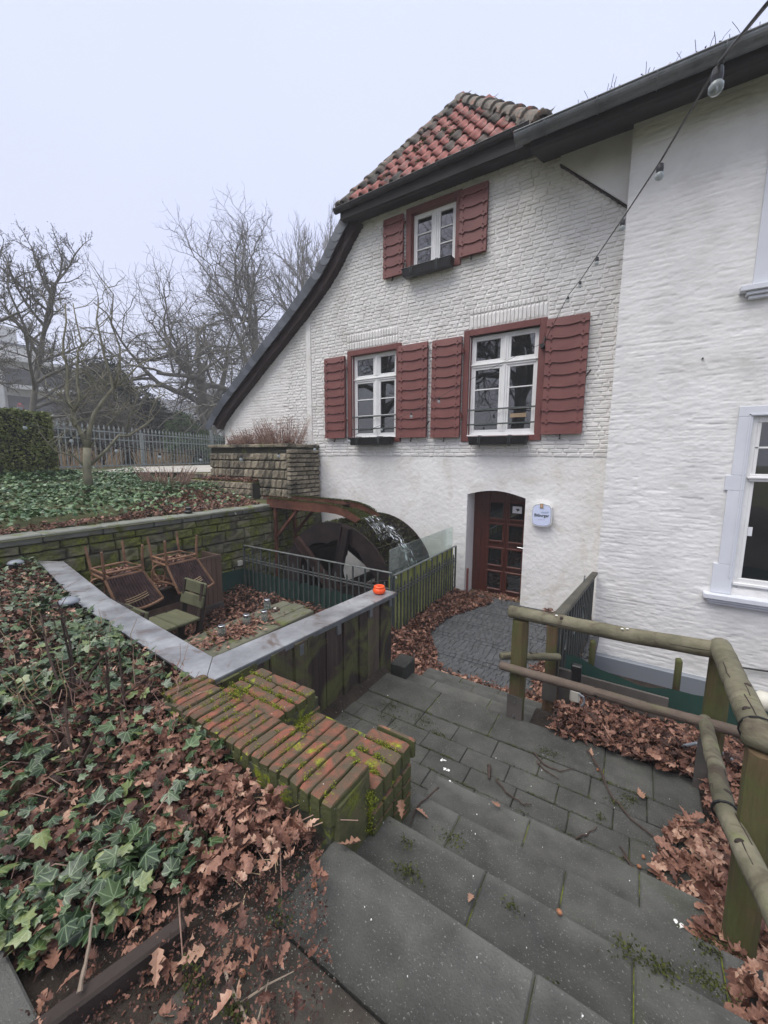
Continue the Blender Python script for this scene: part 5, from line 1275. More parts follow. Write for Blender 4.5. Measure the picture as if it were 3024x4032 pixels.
def cane_chair(yc, label):
    x0 = -5.83; zs_ = -1.50; t = empty('cane_chair', (x0, yc, -1.90), label, 'chair', 'upturned cane chairs')
    # legs point up; the back hangs down on the side towards the photographer (+X)
    hw = .235
    for sx_, sy_ in ((1, -1), (1, 1), (-1, -1), (-1, 1)):
        xx = x0 + sx_ * .21; yy = yc + sy_ * (hw if sx_ > 0 else hw - .02)
        m_ = MB(); m_.tube([(xx, yy, zs_ - .05), (xx + sx_ * .02, yy - .01, zs_ + .10), (xx + sx_ * .045, yy + sy_ * .01 - .015, zs_ + .30)], [.019, .018, .016], 8); m_.build('leg', M['cane'], t)
    for zz, r_, ins in ((zs_, .016, 0), (zs_ - .07, .018, .0)):
        m_ = MB(); m_.tube([(x0 + .21, yc - hw, zz), (x0 + .21, yc + hw, zz), (x0 - .21, yc + hw - .02, zz), (x0 - .21, yc - hw + .02, zz), (x0 + .21, yc - hw, zz)], r_, 8); m_.build('seat_rail', M['cane'], t)
    for ya, yb in ((-hw, -hw + .12), (hw, hw - .12)):
        MB().tube([(x0 + .21, yc + ya, zs_ + .03), (x0 + .19, yc + (ya + yb) / 2, zs_ - .03), (x0 + .1, yc + yb, zs_ - .05)], .010, 6).build('corner_brace', M['cane'], t)
    # woven seat underside
    m_ = MB(); m_.bx(x0 - .20, yc - hw + .02, zs_ - .095, x0 + .20, yc + hw - .02, zs_ - .075); m_.build('seat', M['wicker'], t)
    # back: frame and vertical canes, leaning outwards
    def bp(u, v): # u across -1..1, v 0..1 down
        wv = hw + .045 * v; return Vector((x0 + .22 + .17 * v, yc + u * wv + .10 * v * 1.0, zs_ - .08 - .44 * v + .05 * v * (u * u) * 1.0))
    m_ = MB(); m_.tube([bp(-1, v) for v in np.linspace(0, 1, 6)], .018, 8); m_.tube([bp(1, v) for v in np.linspace(0, 1, 6)], .018, 8)
    m_.tube([bp(u, 1) for u in np.linspace(-1, 1, 11)], .022, 8); m_.build('back_frame', M['cane'], t)
    m_ = MB(); m_.add([bp(-.95, v) for v in (0, .33, .66, 1)] + [bp(0, v) + Vector((-.01, 0, 0)) for v in (0, .33, .66, 1)] + [bp(.95, v) for v in (0, .33, .66, 1)], [(i + j, i + j + 1, i + j + 5, i + j + 4) for j in (0, 4) for i in range(3)]); m_.build('back_panel', M['wicker'], t, recalc=False)
    for k in range(13):
        u = -.88 + 1.76 * k / 12; MB().tube([bp(u, v) for v in (0, .33, .66, 1)], .016, 5).build('back_cane', M['wicker'], t)
    wv_ = MB()
    for v in (.62, .68, .74): wv_.tube([bp(u, v - .09 * u) + Vector((.018, 0, 0)) for u in np.linspace(-.55, .55, 14)], .007, 5)
    wv_.build('weave_stripes', M['straw'], t, kind='stuff')
    m_ = MB(); an = np.linspace(0, 2 * math.pi, 22)
    m_.tube([(x0 + .02 + .09 * math.sin(a) * .3, yc - hw - .02 + .085 * math.sin(a), -1.72 + .13 * math.cos(a)) for a in an], .014, 7)
    m_.build('arm_loop', M['cane'], t)
    m_ = MB(); m_.tube([(x0 - .16, yc - hw, zs_ - .08), (x0 - .10, yc - hw - .02, -1.74), (x0 + .02, yc - hw, -1.84), (x0 + .20, yc - hw + .05, -1.86), (x0 + .34, yc - hw + .1, -1.90)], .015, 7); m_.build('arm', M['cane'], t)
    P = np.c_[inrect(150, x0 - .18, yc - hw + .03, x0 + .18, yc + hw - .03), rng.uniform(zs_ - .07, zs_ - .03, 150)]
    scatter('caught_leaves', LOW, P, .06, M['litter'], .5, t, rnd=rng.uniform(.25, .9, 150))
cane_chair(2.43, 'upturned brown cane chair nearest the zinc coping, legs in the air'); cane_chair(3.22, 'upturned brown cane chair nearer the wheel, against the plank panel')
# small fittings on the stone wall
sk = empty('wall_socket', (-6.34, 4.77, -2.10), 'white square outdoor socket box on the mossy stone wall', 'socket')
MB().bx(-6.37, 4.72, -2.10, -6.31, 4.82, -2.00, .008).build('box', M['whiteplastic'], sk); MB().tube([(-6.34, 4.72, -2.06), (-6.34, 4.66, -2.09), (-6.35, 4.60, -2.4)], .006, 6).build('cable', M['wire'], sk)
tag(MB().tube([(-6.40, 4.72, -1.02), (-6.31, 4.72, -1.09)], .012, 8).build('drain_pipe', M['whiteplastic']), 'tiny pale pipe end sticking out under the wall capping', 'pipe')
sp_ = empty('garden_spotlight', (-6.55, 3.93, -.99), 'small black garden spotlight on top of the stone wall', 'spotlight')
MB().lathe((-6.55, 3.93, -.99), [(0, 0), (.06, 0), (.07, .03), (.045, .05), (.05, .09), (.0, .09)], 12).build('base', M['black'], sp_); MB().lathe((-6.55, 3.93, -.90), [(0, .0), (.045, .0), (.045, .012), (0, .014)], 12).build('lens', M['steel'], sp_)
for x, y, lb in ((-4.12, 1.32, 'grey mushroom shaped solar light in the ivy beside the coping, nearer one'), (-6.15, 1.50, 'grey mushroom shaped solar light at the far left end of the coping')):
    t = empty('solar_light', (x, y, -1.46), lb, 'garden light', 'solar lights by the coping')
    MB().lathe((x, y, -1.30), [(0, .060), (.045, .060), (.066, .048), (.082, .032), (.082, .020), (.066, .014), (.045, .012)], 24).build('cap', M['greyplastic'], t, smooth=True)
    MB().lathe((x, y, -1.30), [(.045, .012), (.045, -.07), (0, -.07)], 16).build('lantern_tube', M['jarglass'], t, smooth=True)
    g = MB()
    for k in range(10): a = k * math.pi / 5; g.tube([(x + .05 * math.cos(a), y + .05 * math.sin(a), -1.29), (x + .05 * math.cos(a), y + .05 * math.sin(a), -1.37)], .004, 4)
    for zz in (-1.31, -1.33, -1.35): g.tube([(x + .05 * math.cos(a), y + .05 * math.sin(a), zz) for a in np.linspace(0, 2 * math.pi, 16)], .003, 4)
    g.build('grille', M['black'], t); MB().lathe((x, y, -1.46), [(.03, 0), (.045, .09)], 12).build('stem', M['black'], t)
ash = empty('ashtray', (-2.05, 3.14, -1.338), 'bright orange round ashtray on the end of the zinc coping', 'ashtray')
MB().lathe((-2.05, 3.14, -1.338), [(0, 0), (.038, 0), (.058, .014), (.064, .034), (.058, .054), (.040, .066), (.036, .062), (.046, .050), (.048, .03), (0, .012)], 28).build('bowl', M['orange'], ash, smooth=True)
MB().lathe((-2.05, 3.14, -1.338), [(.052, .062), (.055, .072), (.046, .080), (.020, .080), (.018, .070), (.028, .066)], 28).build('lid', M['orange'], ash, smooth=True)
# ================================================================== BEER SIGN
sg = empty('wall_sign', (-1.315, 7.17, -1.16), 'white rounded lightbox sign with black lettering beside the door', 'sign')
def signpoly(s_, cx=-1.315, cz=-.985):
    pts = []; w, h = .152 * s_, .168 * s_
    for i in range(9): t_ = i / 8; pts.append((cx - w + 2 * w * t_, cz + h + .030 * s_ * math.sin(math.pi * t_) - (.028 * s_ if i in (0, 8) else 0)))
    pts.append((cx + w * 1.06, cz)); 
    for i in range(9): t_ = i / 8; pts.append((cx + w - 2 * w * t_, cz - h - .022 * s_ * math.sin(math.pi * t_) + (.028 * s_ if i in (0, 8) else 0)))
    pts.append((cx - w * 1.06, cz)); return pts
MB().prism(signpoly(1.03), 7.095, 7.18).build('housing', M['signrim'], sg); MB().prism(signpoly(.955), 7.0915, 7.0945).build('dark_outline', M['iron'], sg); MB().prism(signpoly(.93), 7.088, 7.091).build('face', M['signwhite'], sg)
e_ = MB(); e_.bx(-1.352, 7.078, -.86, -1.288, 7.088, -.772, .008); e_.build('emblem_plate', M['signrim'], sg); MB().bx(-1.347, 7.074, -.855, -1.293, 7.0775, -.778, .006).build('emblem_frame', M['gold'], sg); MB().bx(-1.336, 7.071, -.846, -1.304, 7.0735, -.79, .006).build('emblem_picture', M['skin'], sg)
def text(s_, size, loc, mt, parent, sx_=1.0, shear=0.0, name='lettering', ext=.0012, bold=0.0, rot=0.0):
    cu = bpy.data.curves.new('t', 'FONT'); cu.body = s_; cu.size = size; cu.extrude = ext; cu.align_x = 'CENTER'; cu.align_y = 'CENTER'; cu.shear = shear; cu.offset = bold; cu.resolution_u = 4
    tmp = bpy.data.objects.new('t', cu); C.objects.link(tmp); dg = bpy.context.evaluated_depsgraph_get(); me = bpy.data.meshes.new_from_object(tmp.evaluated_get(dg)); bpy.data.objects.remove(tmp)
    me.materials.clear(); me.materials.append(M[mt]); return link(name, me, parent, loc, (R(90), -rot, 0), (sx_, 1, 1))
text('Bitburger', .072, (-1.315, 7.0865, -.985), 'signink', sg, .88, bold=.0016)
text('Bitte ein Bit', .028, (-1.262, 7.0865, -.925), 'signblue', sg, .9, .3, rot=.12)
MB().bar((-1.30, 7.087, -.951), (-1.22, 7.087, -.938), .002, .003).build('underline', M['signblue'], sg)
text('Premium Pils', .016, (-1.315, 7.0865, -1.055), 'signpurple', sg, 1.3, name='small_lettering')
# ================================================================== LOG FENCE
lf = empty('log_fence', (-.1, 3.0, LAND), 'rustic fence of round mossy logs on square posts along the landing', 'fence')
def log(pts, r_, mt='log', name='rail_log', n=12):
    m_ = MB(); P_ = [Vector(p) for p in pts]; k = 8 * (len(P_) - 1); out = []
    for i in range(k + 1):
        t_ = i / k * (len(P_) - 1); a = min(int(t_), len(P_) - 2); out.append(P_[a].lerp(P_[a + 1], t_ - a) + Vector((random.gauss(0, .001), random.gauss(0, .001), random.gauss(0, .001))))
    rs = [(r_ if not isinstance(r_, tuple) else r_[0] + (r_[1] - r_[0]) * i / k) * random.uniform(.985, 1.015) for i in range(k + 1)]
    out = [out[0] + (out[0] - out[1]).normalized() * .012] + out + [out[-1] + (out[-1] - out[-2]).normalized() * .012]; rs = [rs[0] * .78] + rs + [rs[-1] * .78]
    m_.tube(out, rs, n); o_ = m_.build(name, M[mt], lf, smooth=True)
    cr_ = MB(); ax = (P_[-1] - P_[0]).normalized(); sd_ = ax.cross(Vector((0, 0, 1))).normalized()
    for _ in range(5):
        i0 = random.randint(1, len(out) - 5); ln = random.randint(2, 4); an = random.uniform(-2.6, .4); q_ = []
        for i in range(i0, min(i0 + ln, len(out) - 1)):
            an += random.uniform(-.08, .08); q_.append(out[i] + (sd_ * math.cos(an) + Vector((0, 0, 1)) * -math.sin(an)) * rs[i] * .985)
        if len(q_) > 1: cr_.tube(q_, [random.uniform(.0015, .003) for _q in q_], 4)
    if cr_.v: cr_.build('crack', M['darkwood'], lf, kind='stuff')
    for _ in range(2):
        i0 = random.randint(2, len(out) - 3); an = random.uniform(-2.6, .2); nrm_ = (sd_ * math.cos(an) + Vector((0, 0, 1)) * -math.sin(an)); kb = MB(); c_ = out[i0] + nrm_ * rs[i0] * .93; kb.tube([c_, c_ + nrm_ * rs[i0] * .14], [.016, .009], 9); kb.build('knot', M['darkwood'], lf, smooth=True)
    return o_
def sqpost(x, y, z0, z1, w, name='post', rz=0, dx=0, dy=0):
    m_ = MB(); k = 6; vs = []
    for i in range(k + 1):
        z = z0 + (z1 - z0) * i / k; f = i / k
        for a in range(8):
            an = R(22.5 + 45 * a) + rz; r_ = w / 2 * (1.04 if True else 1); px = max(-1, min(1, math.cos(an) * 1.35)) * w / 2; py = max(-1, min(1, math.sin(an) * 1.35)) * w / 2
            vs.append((x + dx * f + px + random.uniform(-.002, .002), y + dy * f + py + random.uniform(-.002, .002), z))
    fs = [(i * 8 + a, i * 8 + (a + 1) % 8, i * 8 + 8 + (a + 1) % 8, i * 8 + 8 + a) for i in range(k) for a in range(8)] + [tuple(range(8)), tuple(range(k * 8, k * 8 + 8))]
    m_.add(vs, fs); return m_.build(name, M['postwood'], lf)
sqpost(-.685, 3.115, LAND - .1, -1.28, .115); sqpost(-.50, 3.58, LAND - .15, -1.42, .11)
for (x, y) in ((-.685, 3.050), (-.50, 3.52)): MB().bx(x - .06, y - .006, LAND - .04, x + .06, y - .001, LAND + .20).build('foot_plate', M['greyboard'], lf)
for z in (LAND + .03, LAND + .15): MB().tube([(-.685, 3.045, z), (-.685, 3.036, z)], .009, 8).build('bolt', M['steel'], lf)
log([(-.77, 3.105, -1.225), (.0, 3.09, -1.215), (.535, 3.065, -1.18)], (.050, .054))
log([(-.80, 3.03, -1.665), (.1, 3.02, -1.66), (.70, 2.98, -1.63)], (.034, .033), 'log2')
log([(-.84, 3.18, -1.66), (-.44, 3.50, -1.70)], .032)
sqpost(.545, 3.12, LAND - .2, -1.25, .115)
MB().bx(.46, 2.995, LAND - .2, .53, 3.0, LAND + .35).build('foot_plate', M['greyboard'], lf)
log([(.525, 3.09, -1.165), (.50, 2.5, -1.11), (.475, 1.91, -1.045)], (.057, .054))
sqpost(.485, 1.86, -1.95, -1.09, .096, dx=-.0, dy=.04)
log([(.435, 1.93, -1.045), (.9, 1.82, -1.04), (1.4, 1.72, -1.03)], (.053, .053))
log([(.49, 3.04, -1.65), (.46, 2.5, -1.57), (.42, 1.98, -1.45)], (.038, .039)); log([(.42, 1.99, -1.45), (.44, 1.455, -1.31), (.46, 1.0, -1.18)], (.039, .038))
m_ = MB(); m_.tube([(.42 + .044 * math.cos(a), 1.985, -1.45 + .044 * math.sin(a)) for a in np.linspace(0, 2 * math.pi, 16)], .006, 5); m_.build('tie', M['wire'], lf)
m_ = MB(); m_.tube([(.478 + .060 * math.cos(a), 1.965, -1.05 + .060 * math.sin(a)) for a in np.linspace(0, 2 * math.pi, 16)], .004, 5); m_.build('tie', M['wire'], lf)
for (x, y, z) in ((-.42, 3.06, -1.165), (.0, 3.05, -1.162), (.03, 3.06, -1.158)):
    MB().box((x, y - .0, z), (.016, .012, .006), None, .002).build('white_speck', M['dropping'], lf)
# ================================================================== IRON FENCE TO THE CELLAR
ib = empty('cellar_railing', (-.44, 5.1, -2.7), 'black slatted iron railing with wooden handrail sloping down to the house corner', 'railing')
A0, A1 = Vector((-.455, 3.45, -1.31)), Vector((-.43, 6.86, -1.80))
m_ = MB(); m_.bar(A0, A1, .085, .045, bev=.01); m_.build('handrail', M['darkrail'], ib)
m_ = MB(); m_.bar(A0 - V3(0, 0, .06), A1 - V3(0, 0, .06), .03, .02); m_.build('upper_rail', M['iron'], ib); m_ = MB(); m_.bar((-.455, 3.6, -2.35), (-.43, 6.86, -2.86), .03, .02); m_.build('lower_rail', M['iron'], ib)
for i in range(16):
    t_ = (i + .5) / 16; p = A0.lerp(A1, t_); zb = -2.30 - .62 * t_; m_ = MB(); m_.bx(p.x - .022, p.y - .024, zb, p.x + .010, p.y + .024, p.z - .05); m_.build('slat', M['blackiron'], ib)
for i in (2, 5, 9):
    t_ = i / 16; p = A0.lerp(A1, t_); m_ = MB(); m_.tube([(p.x + .01, p.y + .05 * math.cos(a), p.z - .35 + .09 * math.sin(a)) for a in np.linspace(-1.2, 1.6, 10)], .006, 5); m_.build('scroll', M['iron'], ib)
m_ = MB(); m_.tube([(-.46, 5.55 + .06 * math.cos(a), -1.56 + .05 * math.sin(a)) for a in np.linspace(.3, 2 * math.pi, 14)], .006, 5); m_.build('hook_loop', M['iron'], ib)
# sheet, boards and stakes behind the leaf bed
m_ = MB(); n_ = 40; vs = []
for i in range(n_ + 1):
    x = -.47 + 3.2 * i / n_; zt = -1.98 - .10 * sm(-.45, .1, x) + .06 * sm(.2, 1.0, x) + .012 * math.sin(i * 1.3)
    y = 4.16 + .02 * math.sin(i * .6); vs += [(x, y, -3.0), (x, y, zt)]
m_.add(vs, [(2 * i, 2 * i + 2, 2 * i + 3, 2 * i + 1) for i in range(n_)]); m_.add([(v[0], v[1] + .006, v[2]) for v in vs], [(2 * i, 2 * i + 1, 2 * i + 3, 2 * i + 2) for i in range(n_)])
tag(m_.build('green_barrier', M['green'], recalc=False), 'dark green plastic barrier with a wavy top edge behind the leaf bed', 'barrier')
tag(MB().bx(-.40, 4.10, -2.8, .40, 4.125, -2.12, .004).build('grey_board', M['greyboard']), 'stained grey board leaning in front of the green barrier', 'board')
tag(MB().bx(-.52, 3.62, -2.8, -.34, 3.65, -1.86, .004).build('dark_board', M['greyboard']), 'narrow dark board beside the second fence post and the old junction box', 'board')
for x, y, z0, z1, lb in ((-.30, 5.45, -3.1, -2.31, 'short wooden stake by the house corner behind the green barrier'), (.585, 5.45, -3.1, -2.30, 'short wooden stake in front of the white plinth ledge, right one')):
    tag(MB().tube([(x, y, z0), (x, y, z1 - .03), (x - .01, y, z1)], [.036, .036, .030], 12).build('wooden_stake', M['cane'], smooth=True), lb, 'stake', 'wooden stakes by the house'); 
bpy.data.objects['wooden_stake'].data.materials[0] = M['postwood']; bpy.data.objects['wooden_stake.001'].data.materials[0] = M['postwood']
jb = empty('junction_box', (-.30, 3.66, -2.12), 'dirty white junction box with grey cable below a black switch box', 'socket')
MB().bx(-.345, 3.60, -2.13, -.265, 3.66, -2.02, .01).build('box', M['whiteplastic'], jb); MB().bx(-.35, 3.62, -2.02, -.27, 3.68, -1.80, .008).build('switch_box', M['black'], jb)
MB().tube([(-.275, 3.59, -2.03), (-.235, 3.58, -2.04), (-.225, 3.58, -2.09), (-.25, 3.58, -2.14)], .009, 8).build('cable', M['greyplastic'], jb)
tag(MB().tube([(.40, 3.35, -2.20), (.41, 3.32, -2.06), (.50, 3.30, -1.98), (.62, 3.32, -1.99), (.72, 3.36, -2.06)], .012, 8).build('grey_hose', M['greyplastic']), 'loop of grey hose rising from the leaves by the green barrier', 'hose')
lp = empty('globe_light', (1.50, 6.55, -3.1), 'white round globe light low at the right edge below the house window', 'light')
MB().lathe((1.60, 6.55, -3.08), [(0, -.13), (.07, -.115), (.115, -.06), (.13, 0), (.115, .06), (.07, .115), (0, .13)], 24).build('globe', M['whiteplastic'], lp, smooth=True); MB().lathe((1.6, 6.55, -3.4), [(.05, 0), (.05, .2)], 12).build('foot', M['black'], lp)
tag(MB().tube([(1.2, 6.86, -2.84), (1.8, 6.86, -2.78), (2.6, 6.86, -2.80)], .012, 6).build('wall_cable', M['wire']), 'dark cable running low along the white house wall above the globe', 'cable')
tag(MB().tube([(.62, 6.9, 1.31), (.62, 6.87, 1.31)], .012, 8).build('wall_bolt', M['iron']), 'small dark bolt in the white right-hand wall', 'bolt')
# ================================================================== STRING LIGHTS
def bulb(p, label, group, r_=.026):
    t = empty('light_bulb', p, label, 'light bulb', group); p = Vector(p)
    MB().lathe(p - V3(0, 0, .045 + r_), [(.0, -r_), (r_ * .6, -r_ * .8), (r_ * .95, -r_ * .3), (r_ * .95, r_ * .3), (r_ * .6, r_ * .8), (.012, r_ * 1.1)], 16).build('glass_globe', M['bulbglass'], t, smooth=True)
    MB().lathe(p - V3(0, 0, .045), [(.0, .03), (.014, .03), (.016, .01), (.014, -.008), (0, -.008)], 10).build('socket', M['black'], t)
    MB().tube([p - V3(0, 0, .055), p - V3(-.004, 0, .055 + r_), p - V3(.004, 0, .055 + r_ * 1.2)], .003, 5).build('filament', M['steel'], t)
s1 = [(.30, .55, .62), (.14, 1.15, .87), (.11, 1.67, 1.165), (-.02, 2.47, 1.40), (-.22, 3.44, 1.66), (-.47, 4.43, 1.87), (-.72, 5.31, 2.02), (-.96, 6.08, 2.15), (-1.42, 7.02, 1.84)]
lb1 = ['largest clear bulb on the cable under the zinc gutter', 'second clear bulb down the cable, in front of the wall corner', 'third clear bulb of the sloping cable, over the brick gable', 'fourth clear bulb of the sloping cable', 'fifth small clear bulb of the cable, above the large window', 'sixth clear bulb, nearest the hook of the large window']
cab = MB(); cab.tube(s1, .0045, 6); tag(cab.build('light_cable', M['wire']), 'thin black light cable sloping from the top right corner to the large window', 'cable')
for p, l_ in zip(s1[2:8], lb1): bulb(p, l_, 'bulbs on the sloping cable', .020)
s2_ = [(-1.42, 7.02, 1.84), (-2.05, 6.45, 1.42), (-2.71, 5.85, .93), (-3.03, 5.54, .69), (-3.37, 5.21, .48), (-3.73, 4.86, .30), (-4.10, 4.5, .17), (-4.48, 4.13, .07), (-4.86, 3.76, .02), (-5.25, 3.38, .01), (-5.63, 3.01, .05), (-6.02, 2.64, .13), (-6.40, 2.27, .26), (-6.77, 1.91, .42), (-6.95, 1.73, .58), (-7.3, 1.4, .80)]
cab = MB(); cab.tube(s2_, .0035, 6); tag(cab.build('light_cable', M['wire']), 'thin light cable sagging from the window hook over the terrace to the hedge', 'cable')
lb2 = ['bulb in front of the right shutter of the middle window pair', 'bulb in front of the shutter beside the left window', 'bulb in front of the panes of the left window', 'bulb beside the left window box', 'bulb just above the corner of the planter wall', 'bulb hanging before the tall planter wall, right one', 'bulb hanging before the tall planter wall, left one', 'bulb in front of the end of the iron park fence', 'bulb in front of the park fence and the dry bush', 'bulb in front of the park fence beside the small tree', 'bulb beside the hedge edge on the park fence', 'bulb in front of the clipped hedge']
for p, l_ in zip(s2_[2:14], lb2): bulb(p, l_, 'bulbs on the sagging cable', .025)
hk = empty('cable_hook', (-1.46, 7.08, 1.80), 'black cable holder on the right side of the large window surround', 'hook')
MB().tube([(-1.46, 7.16, 1.80), (-1.46, 7.04, 1.80)], .035, 12).build('spool', M['black'], hk); MB().tube([(-1.46, 7.10, 1.80), (-1.43, 7.08, 1.93), (-1.40, 7.10, 1.94)], .008, 6).build('arm', M['iron'], hk)
def stems(n, cx0, cy0, z0_, rad, h, spread, r_, mt, name, label, cat, parent=None, k=4, twigs=2):
    m_ = MB()
    for _ in range(n):
        a = random.uniform(0, 6.3); rr = rad * random.random() ** .5; x, y = cx0 + rr * math.cos(a), cy0 + rr * math.sin(a) * .7; H = h * random.uniform(.5, 1.1); dx, dy = math.cos(a) * spread * H, math.sin(a) * spread * H
        P_ = [(x + dx * f + random.gauss(0, .01), y + dy * f + random.gauss(0, .01), z0_ + H * f) for f in np.linspace(0, 1, k)]
        m_.tube(P_, [r_ * (1 - .6 * i / (k - 1)) for i in range(k)], 4, False)
        for _ in range(twigs):
            i = random.randint(1, k - 1); q_ = Vector(P_[i]); m_.tube([q_, q_ + Vector((random.gauss(0, .05), random.gauss(0, .05), random.uniform(.03, .12) * h))], [r_ * .5, r_ * .3], 3, False)
    o = m_.build(name, M[mt], parent, recalc=False)
    if parent is None: tag(o, label, cat)
    else: o['kind'] = 'stuff'
    return o
# ================================================================== LEAF LITTER
def litter(name, poly, n, zf, size, label, shape=OAK, mt='litter', tilt=.35, lift=.03, rr=(0, 1), curl=1.4, parent=None, dens=None):
    p = fillpoly(n, poly)
    if dens is not None: p = p[rng.random(len(p)) < dens(p[:, 0], p[:, 1])]
    z = zf(p[:, 0], p[:, 1]) + np.abs(rng.normal(0, lift, len(p))) + .006
    o = scatter(name, shape, np.c_[p, z], size, M[mt], tilt, parent, 'stuff', rnd=rng.uniform(rr[0], rr[1], len(p)), curl=curl)
    if parent is None: tag(o, label, 'leaves')
    return o
litter('terrace_leaves', [(-6.3, 2.9), (-5.0, 3.0), (-4.5, 2.0), (-3.9, 1.7), (-2.3, 1.7), (-2.3, 4.68), (-6.25, 4.68)], 6500, lambda x, y: FLOOR + .06 * vnoise(x, y, 3, 5) + .08 * sm(4.0, 4.7, y), .075, 'deep brown oak leaves covering the sunken terrace floor', tilt=.45, rr=(.1, .85))
def pz(x, y): return PATHZ + .005 + .10 * np.clip(1 - (x + 2.84) / .42, 0, 1) * sm(4.3, 5.5, y) * (1 - .3 * sm(6.8, 7.2, y))
litter('path_leaves', [(-2.84, 4.15), (-2.0, 4.15), (-2.12, 4.7), (-2.48, 5.2), (-2.50, 5.8), (-2.38, 6.3), (-2.15, 6.8), (-2.1, 7.15), (-2.84, 7.15)], 4600, pz, .072, 'brown oak leaves piled along the railing beside the cobbled path', tilt=.5, rr=(.15, .9))
litter('path_leaves', [(-2.84, 3.2), (-2.1, 3.5), (-1.9, 4.1), (-1.9, 4.45), (-2.84, 4.6)], 1500, lambda x, y: PATHZ + .04 + 0 * x, .072, 'brown oak leaves behind the end of the timber wall at the top of the path', tilt=.45, rr=(.15, .9))
litter('step_leaves', [(-1.9, 4.12), (-.5, 4.12), (-.5, 4.5), (-1.0, 4.36), (-1.9, 4.34)], 900, lambda x, y: PATHZ + .01 + 0 * x, .07, 'brown oak leaves gathered at the foot of the lowest step', rr=(.2, .95))
litter('path_leaves', [(-.98, 4.9), (-.66, 4.2), (-.46, 4.0), (-.44, 7.1), (-1.2, 7.15), (-.95, 6.2), (-.72, 5.6)], 2400, lambda x, y: PATHZ + .02 + .06 * sm(-.9, -.5, x), .07, 'brown oak leaves at the right side of the cobbled path under the slatted railing', tilt=.45, rr=(.2, .95))
litter('doorstep_leaves', [(-2.6, 7.25), (-1.7, 7.25), (-1.7, 7.58), (-2.6, 7.58)], 90, lambda x, y: PATHZ + .01 + 0 * x, .07, 'a few leaves on the reddish doorstep', rr=(.3, 1))
litter('bed_leaves', [(-.42, 3.03), (.44, 2.99), (1.7, 2.9), (1.7, 4.12), (-.42, 4.12)], 4600, lambda x, y: right_h(x, y) + .03, .075, 'wet brown oak leaves filling the bed between landing and green barrier', tilt=.5, rr=(.1, .9))
litter('stair_side_leaves', [(.52, 3.1), (.50, 2.5), (.40, 2.0), (.42, 1.4), (.52, .9), (1.0, .6), (1.9, .6), (1.9, 3.1)], 5200, lambda x, y: right_h(x, y) + .015, .085, 'pale brown oak leaves heaped beside the stairs under the log fence', tilt=.45, mt='litter', rr=(.3, 1.0))
litter('stair_side_leaves', [(.30, 2.5), (.22, 2.2), (.36, 2.02), (.50, 2.0), (.52, 2.6), (.42, 2.75)], 210, lambda x, y: LAND + .005 + 0 * x, .085, 'pale oak leaves spilling onto the right end of the landing', tilt=.4, rr=(.5, 1.0))
for (x0, x1, y0, y1, z, n_) in ((.30, .5, 1.72, 2.03, -1.95, 60), (.36, .58, 1.40, 1.70, -1.80, 60), (.36, .60, 1.08, 1.37, -1.65, 50)):
    litter('stair_side_leaves', [(x0, y0), (x1, y0), (x1, y1), (x0 + .1, y1)], n_, lambda x, y, z=z: z + .004 + 0 * x, .08, 'pale oak leaves blown onto the right ends of the steps', rr=(.5, 1))
litter('soil_leaves', [(-1.3, .2), (-.62, .3), (-.62, .66), (-.9, .98), (-1.12, .85)], 120, lambda x, y: bank_h(x, y) + .03, .055, 'scattered leaf pieces on the bare soil beside the top slab', tilt=.45, rr=(.2, 1.0))
litter('soil_crumbs', [(-1.3, .2), (-.60, .3), (-.60, .70), (-.9, .98), (-1.12, .85)], 2600, lambda x, y: bank_h(x, y) + .028 + 0 * x, .013, 'dark leaf crumbs and soil bits on the bare ground beside the top slab', tilt=.6, rr=(0, .7), shape=LOW)
# single leaves on the stairs
om = []
for k in range(6):
    sv_0, sf_ = OAK; vv = sv_0.copy(); vv[:, 2] += (vv[:, 0] ** 2 * 2 + vv[:, 1] ** 2 * .8) * random.uniform(.1, .9)
    me = bpy.data.meshes.new('oak_leaf'); me.from_pydata([tuple(v) for v in vv], [], [tuple(int(q_) for q_ in f) for f in sf_]); me.materials.append(M['oakleaf']); om.append(me)
sl_ = [(-.78, 1.60, -1.80, .075, 'oak leaf at the foot of the brick wall end on the third step'), (-.82, 1.05, -1.49, .09, 'curled oak leaf leaning at the brick wall end beside the first step'), (-.80, 1.42, -1.64, .08, 'upright oak leaf against the brick pier'), (-.40, 1.24, -1.645, .05, 'small lone oak leaf in the middle of the second step'),
       (.18, 2.73, LAND, .09, 'orange oak leaf on the right landing slab near the moss tuft'), (-.12, 2.96, LAND, .07, 'brown oak leaf at the landing edge below the leaf bed'), (-.72, 1.88, LAND, .07, 'pink brown oak leaf on the landing behind the brick pier'), (-.78, 1.82, LAND, .06, 'ragged leaf piece behind the brick pier'), (-.95, .78, -1.49, .07, 'oak leaf on the soil near the slab corner'), (-1.02, .66, -1.49, .08, 'long curled oak leaf on bare soil'), (-.93, .60, -1.49, .06, 'forked oak leaf on the soil left of the long slab'), (-.74, .50, -1.47, .07, 'pale oak leaf pinned under the forked twig'), (-1.0, .52, -1.48, .075, 'broad oak leaf at the edge of the bare soil'), (-1.06, .45, -1.48, .08, 'oak leaf near the rotten edging board'), (.02, 2.0, LAND, .05, 'small crumpled leaf on the landing'), (-.52, 2.0, -1.94, .05, 'small leaf scrap on the fourth step')]
for x, y, z, s_, l_ in sl_:
    o = link('oak_leaf', random.choice(om), None, (x, y, z + .012), (random.uniform(-.5, .5), random.uniform(-.5, .5), random.uniform(0, 6)), (s_, s_, s_)); tag(o, l_, 'leaf', 'single oak leaves on the stairs')
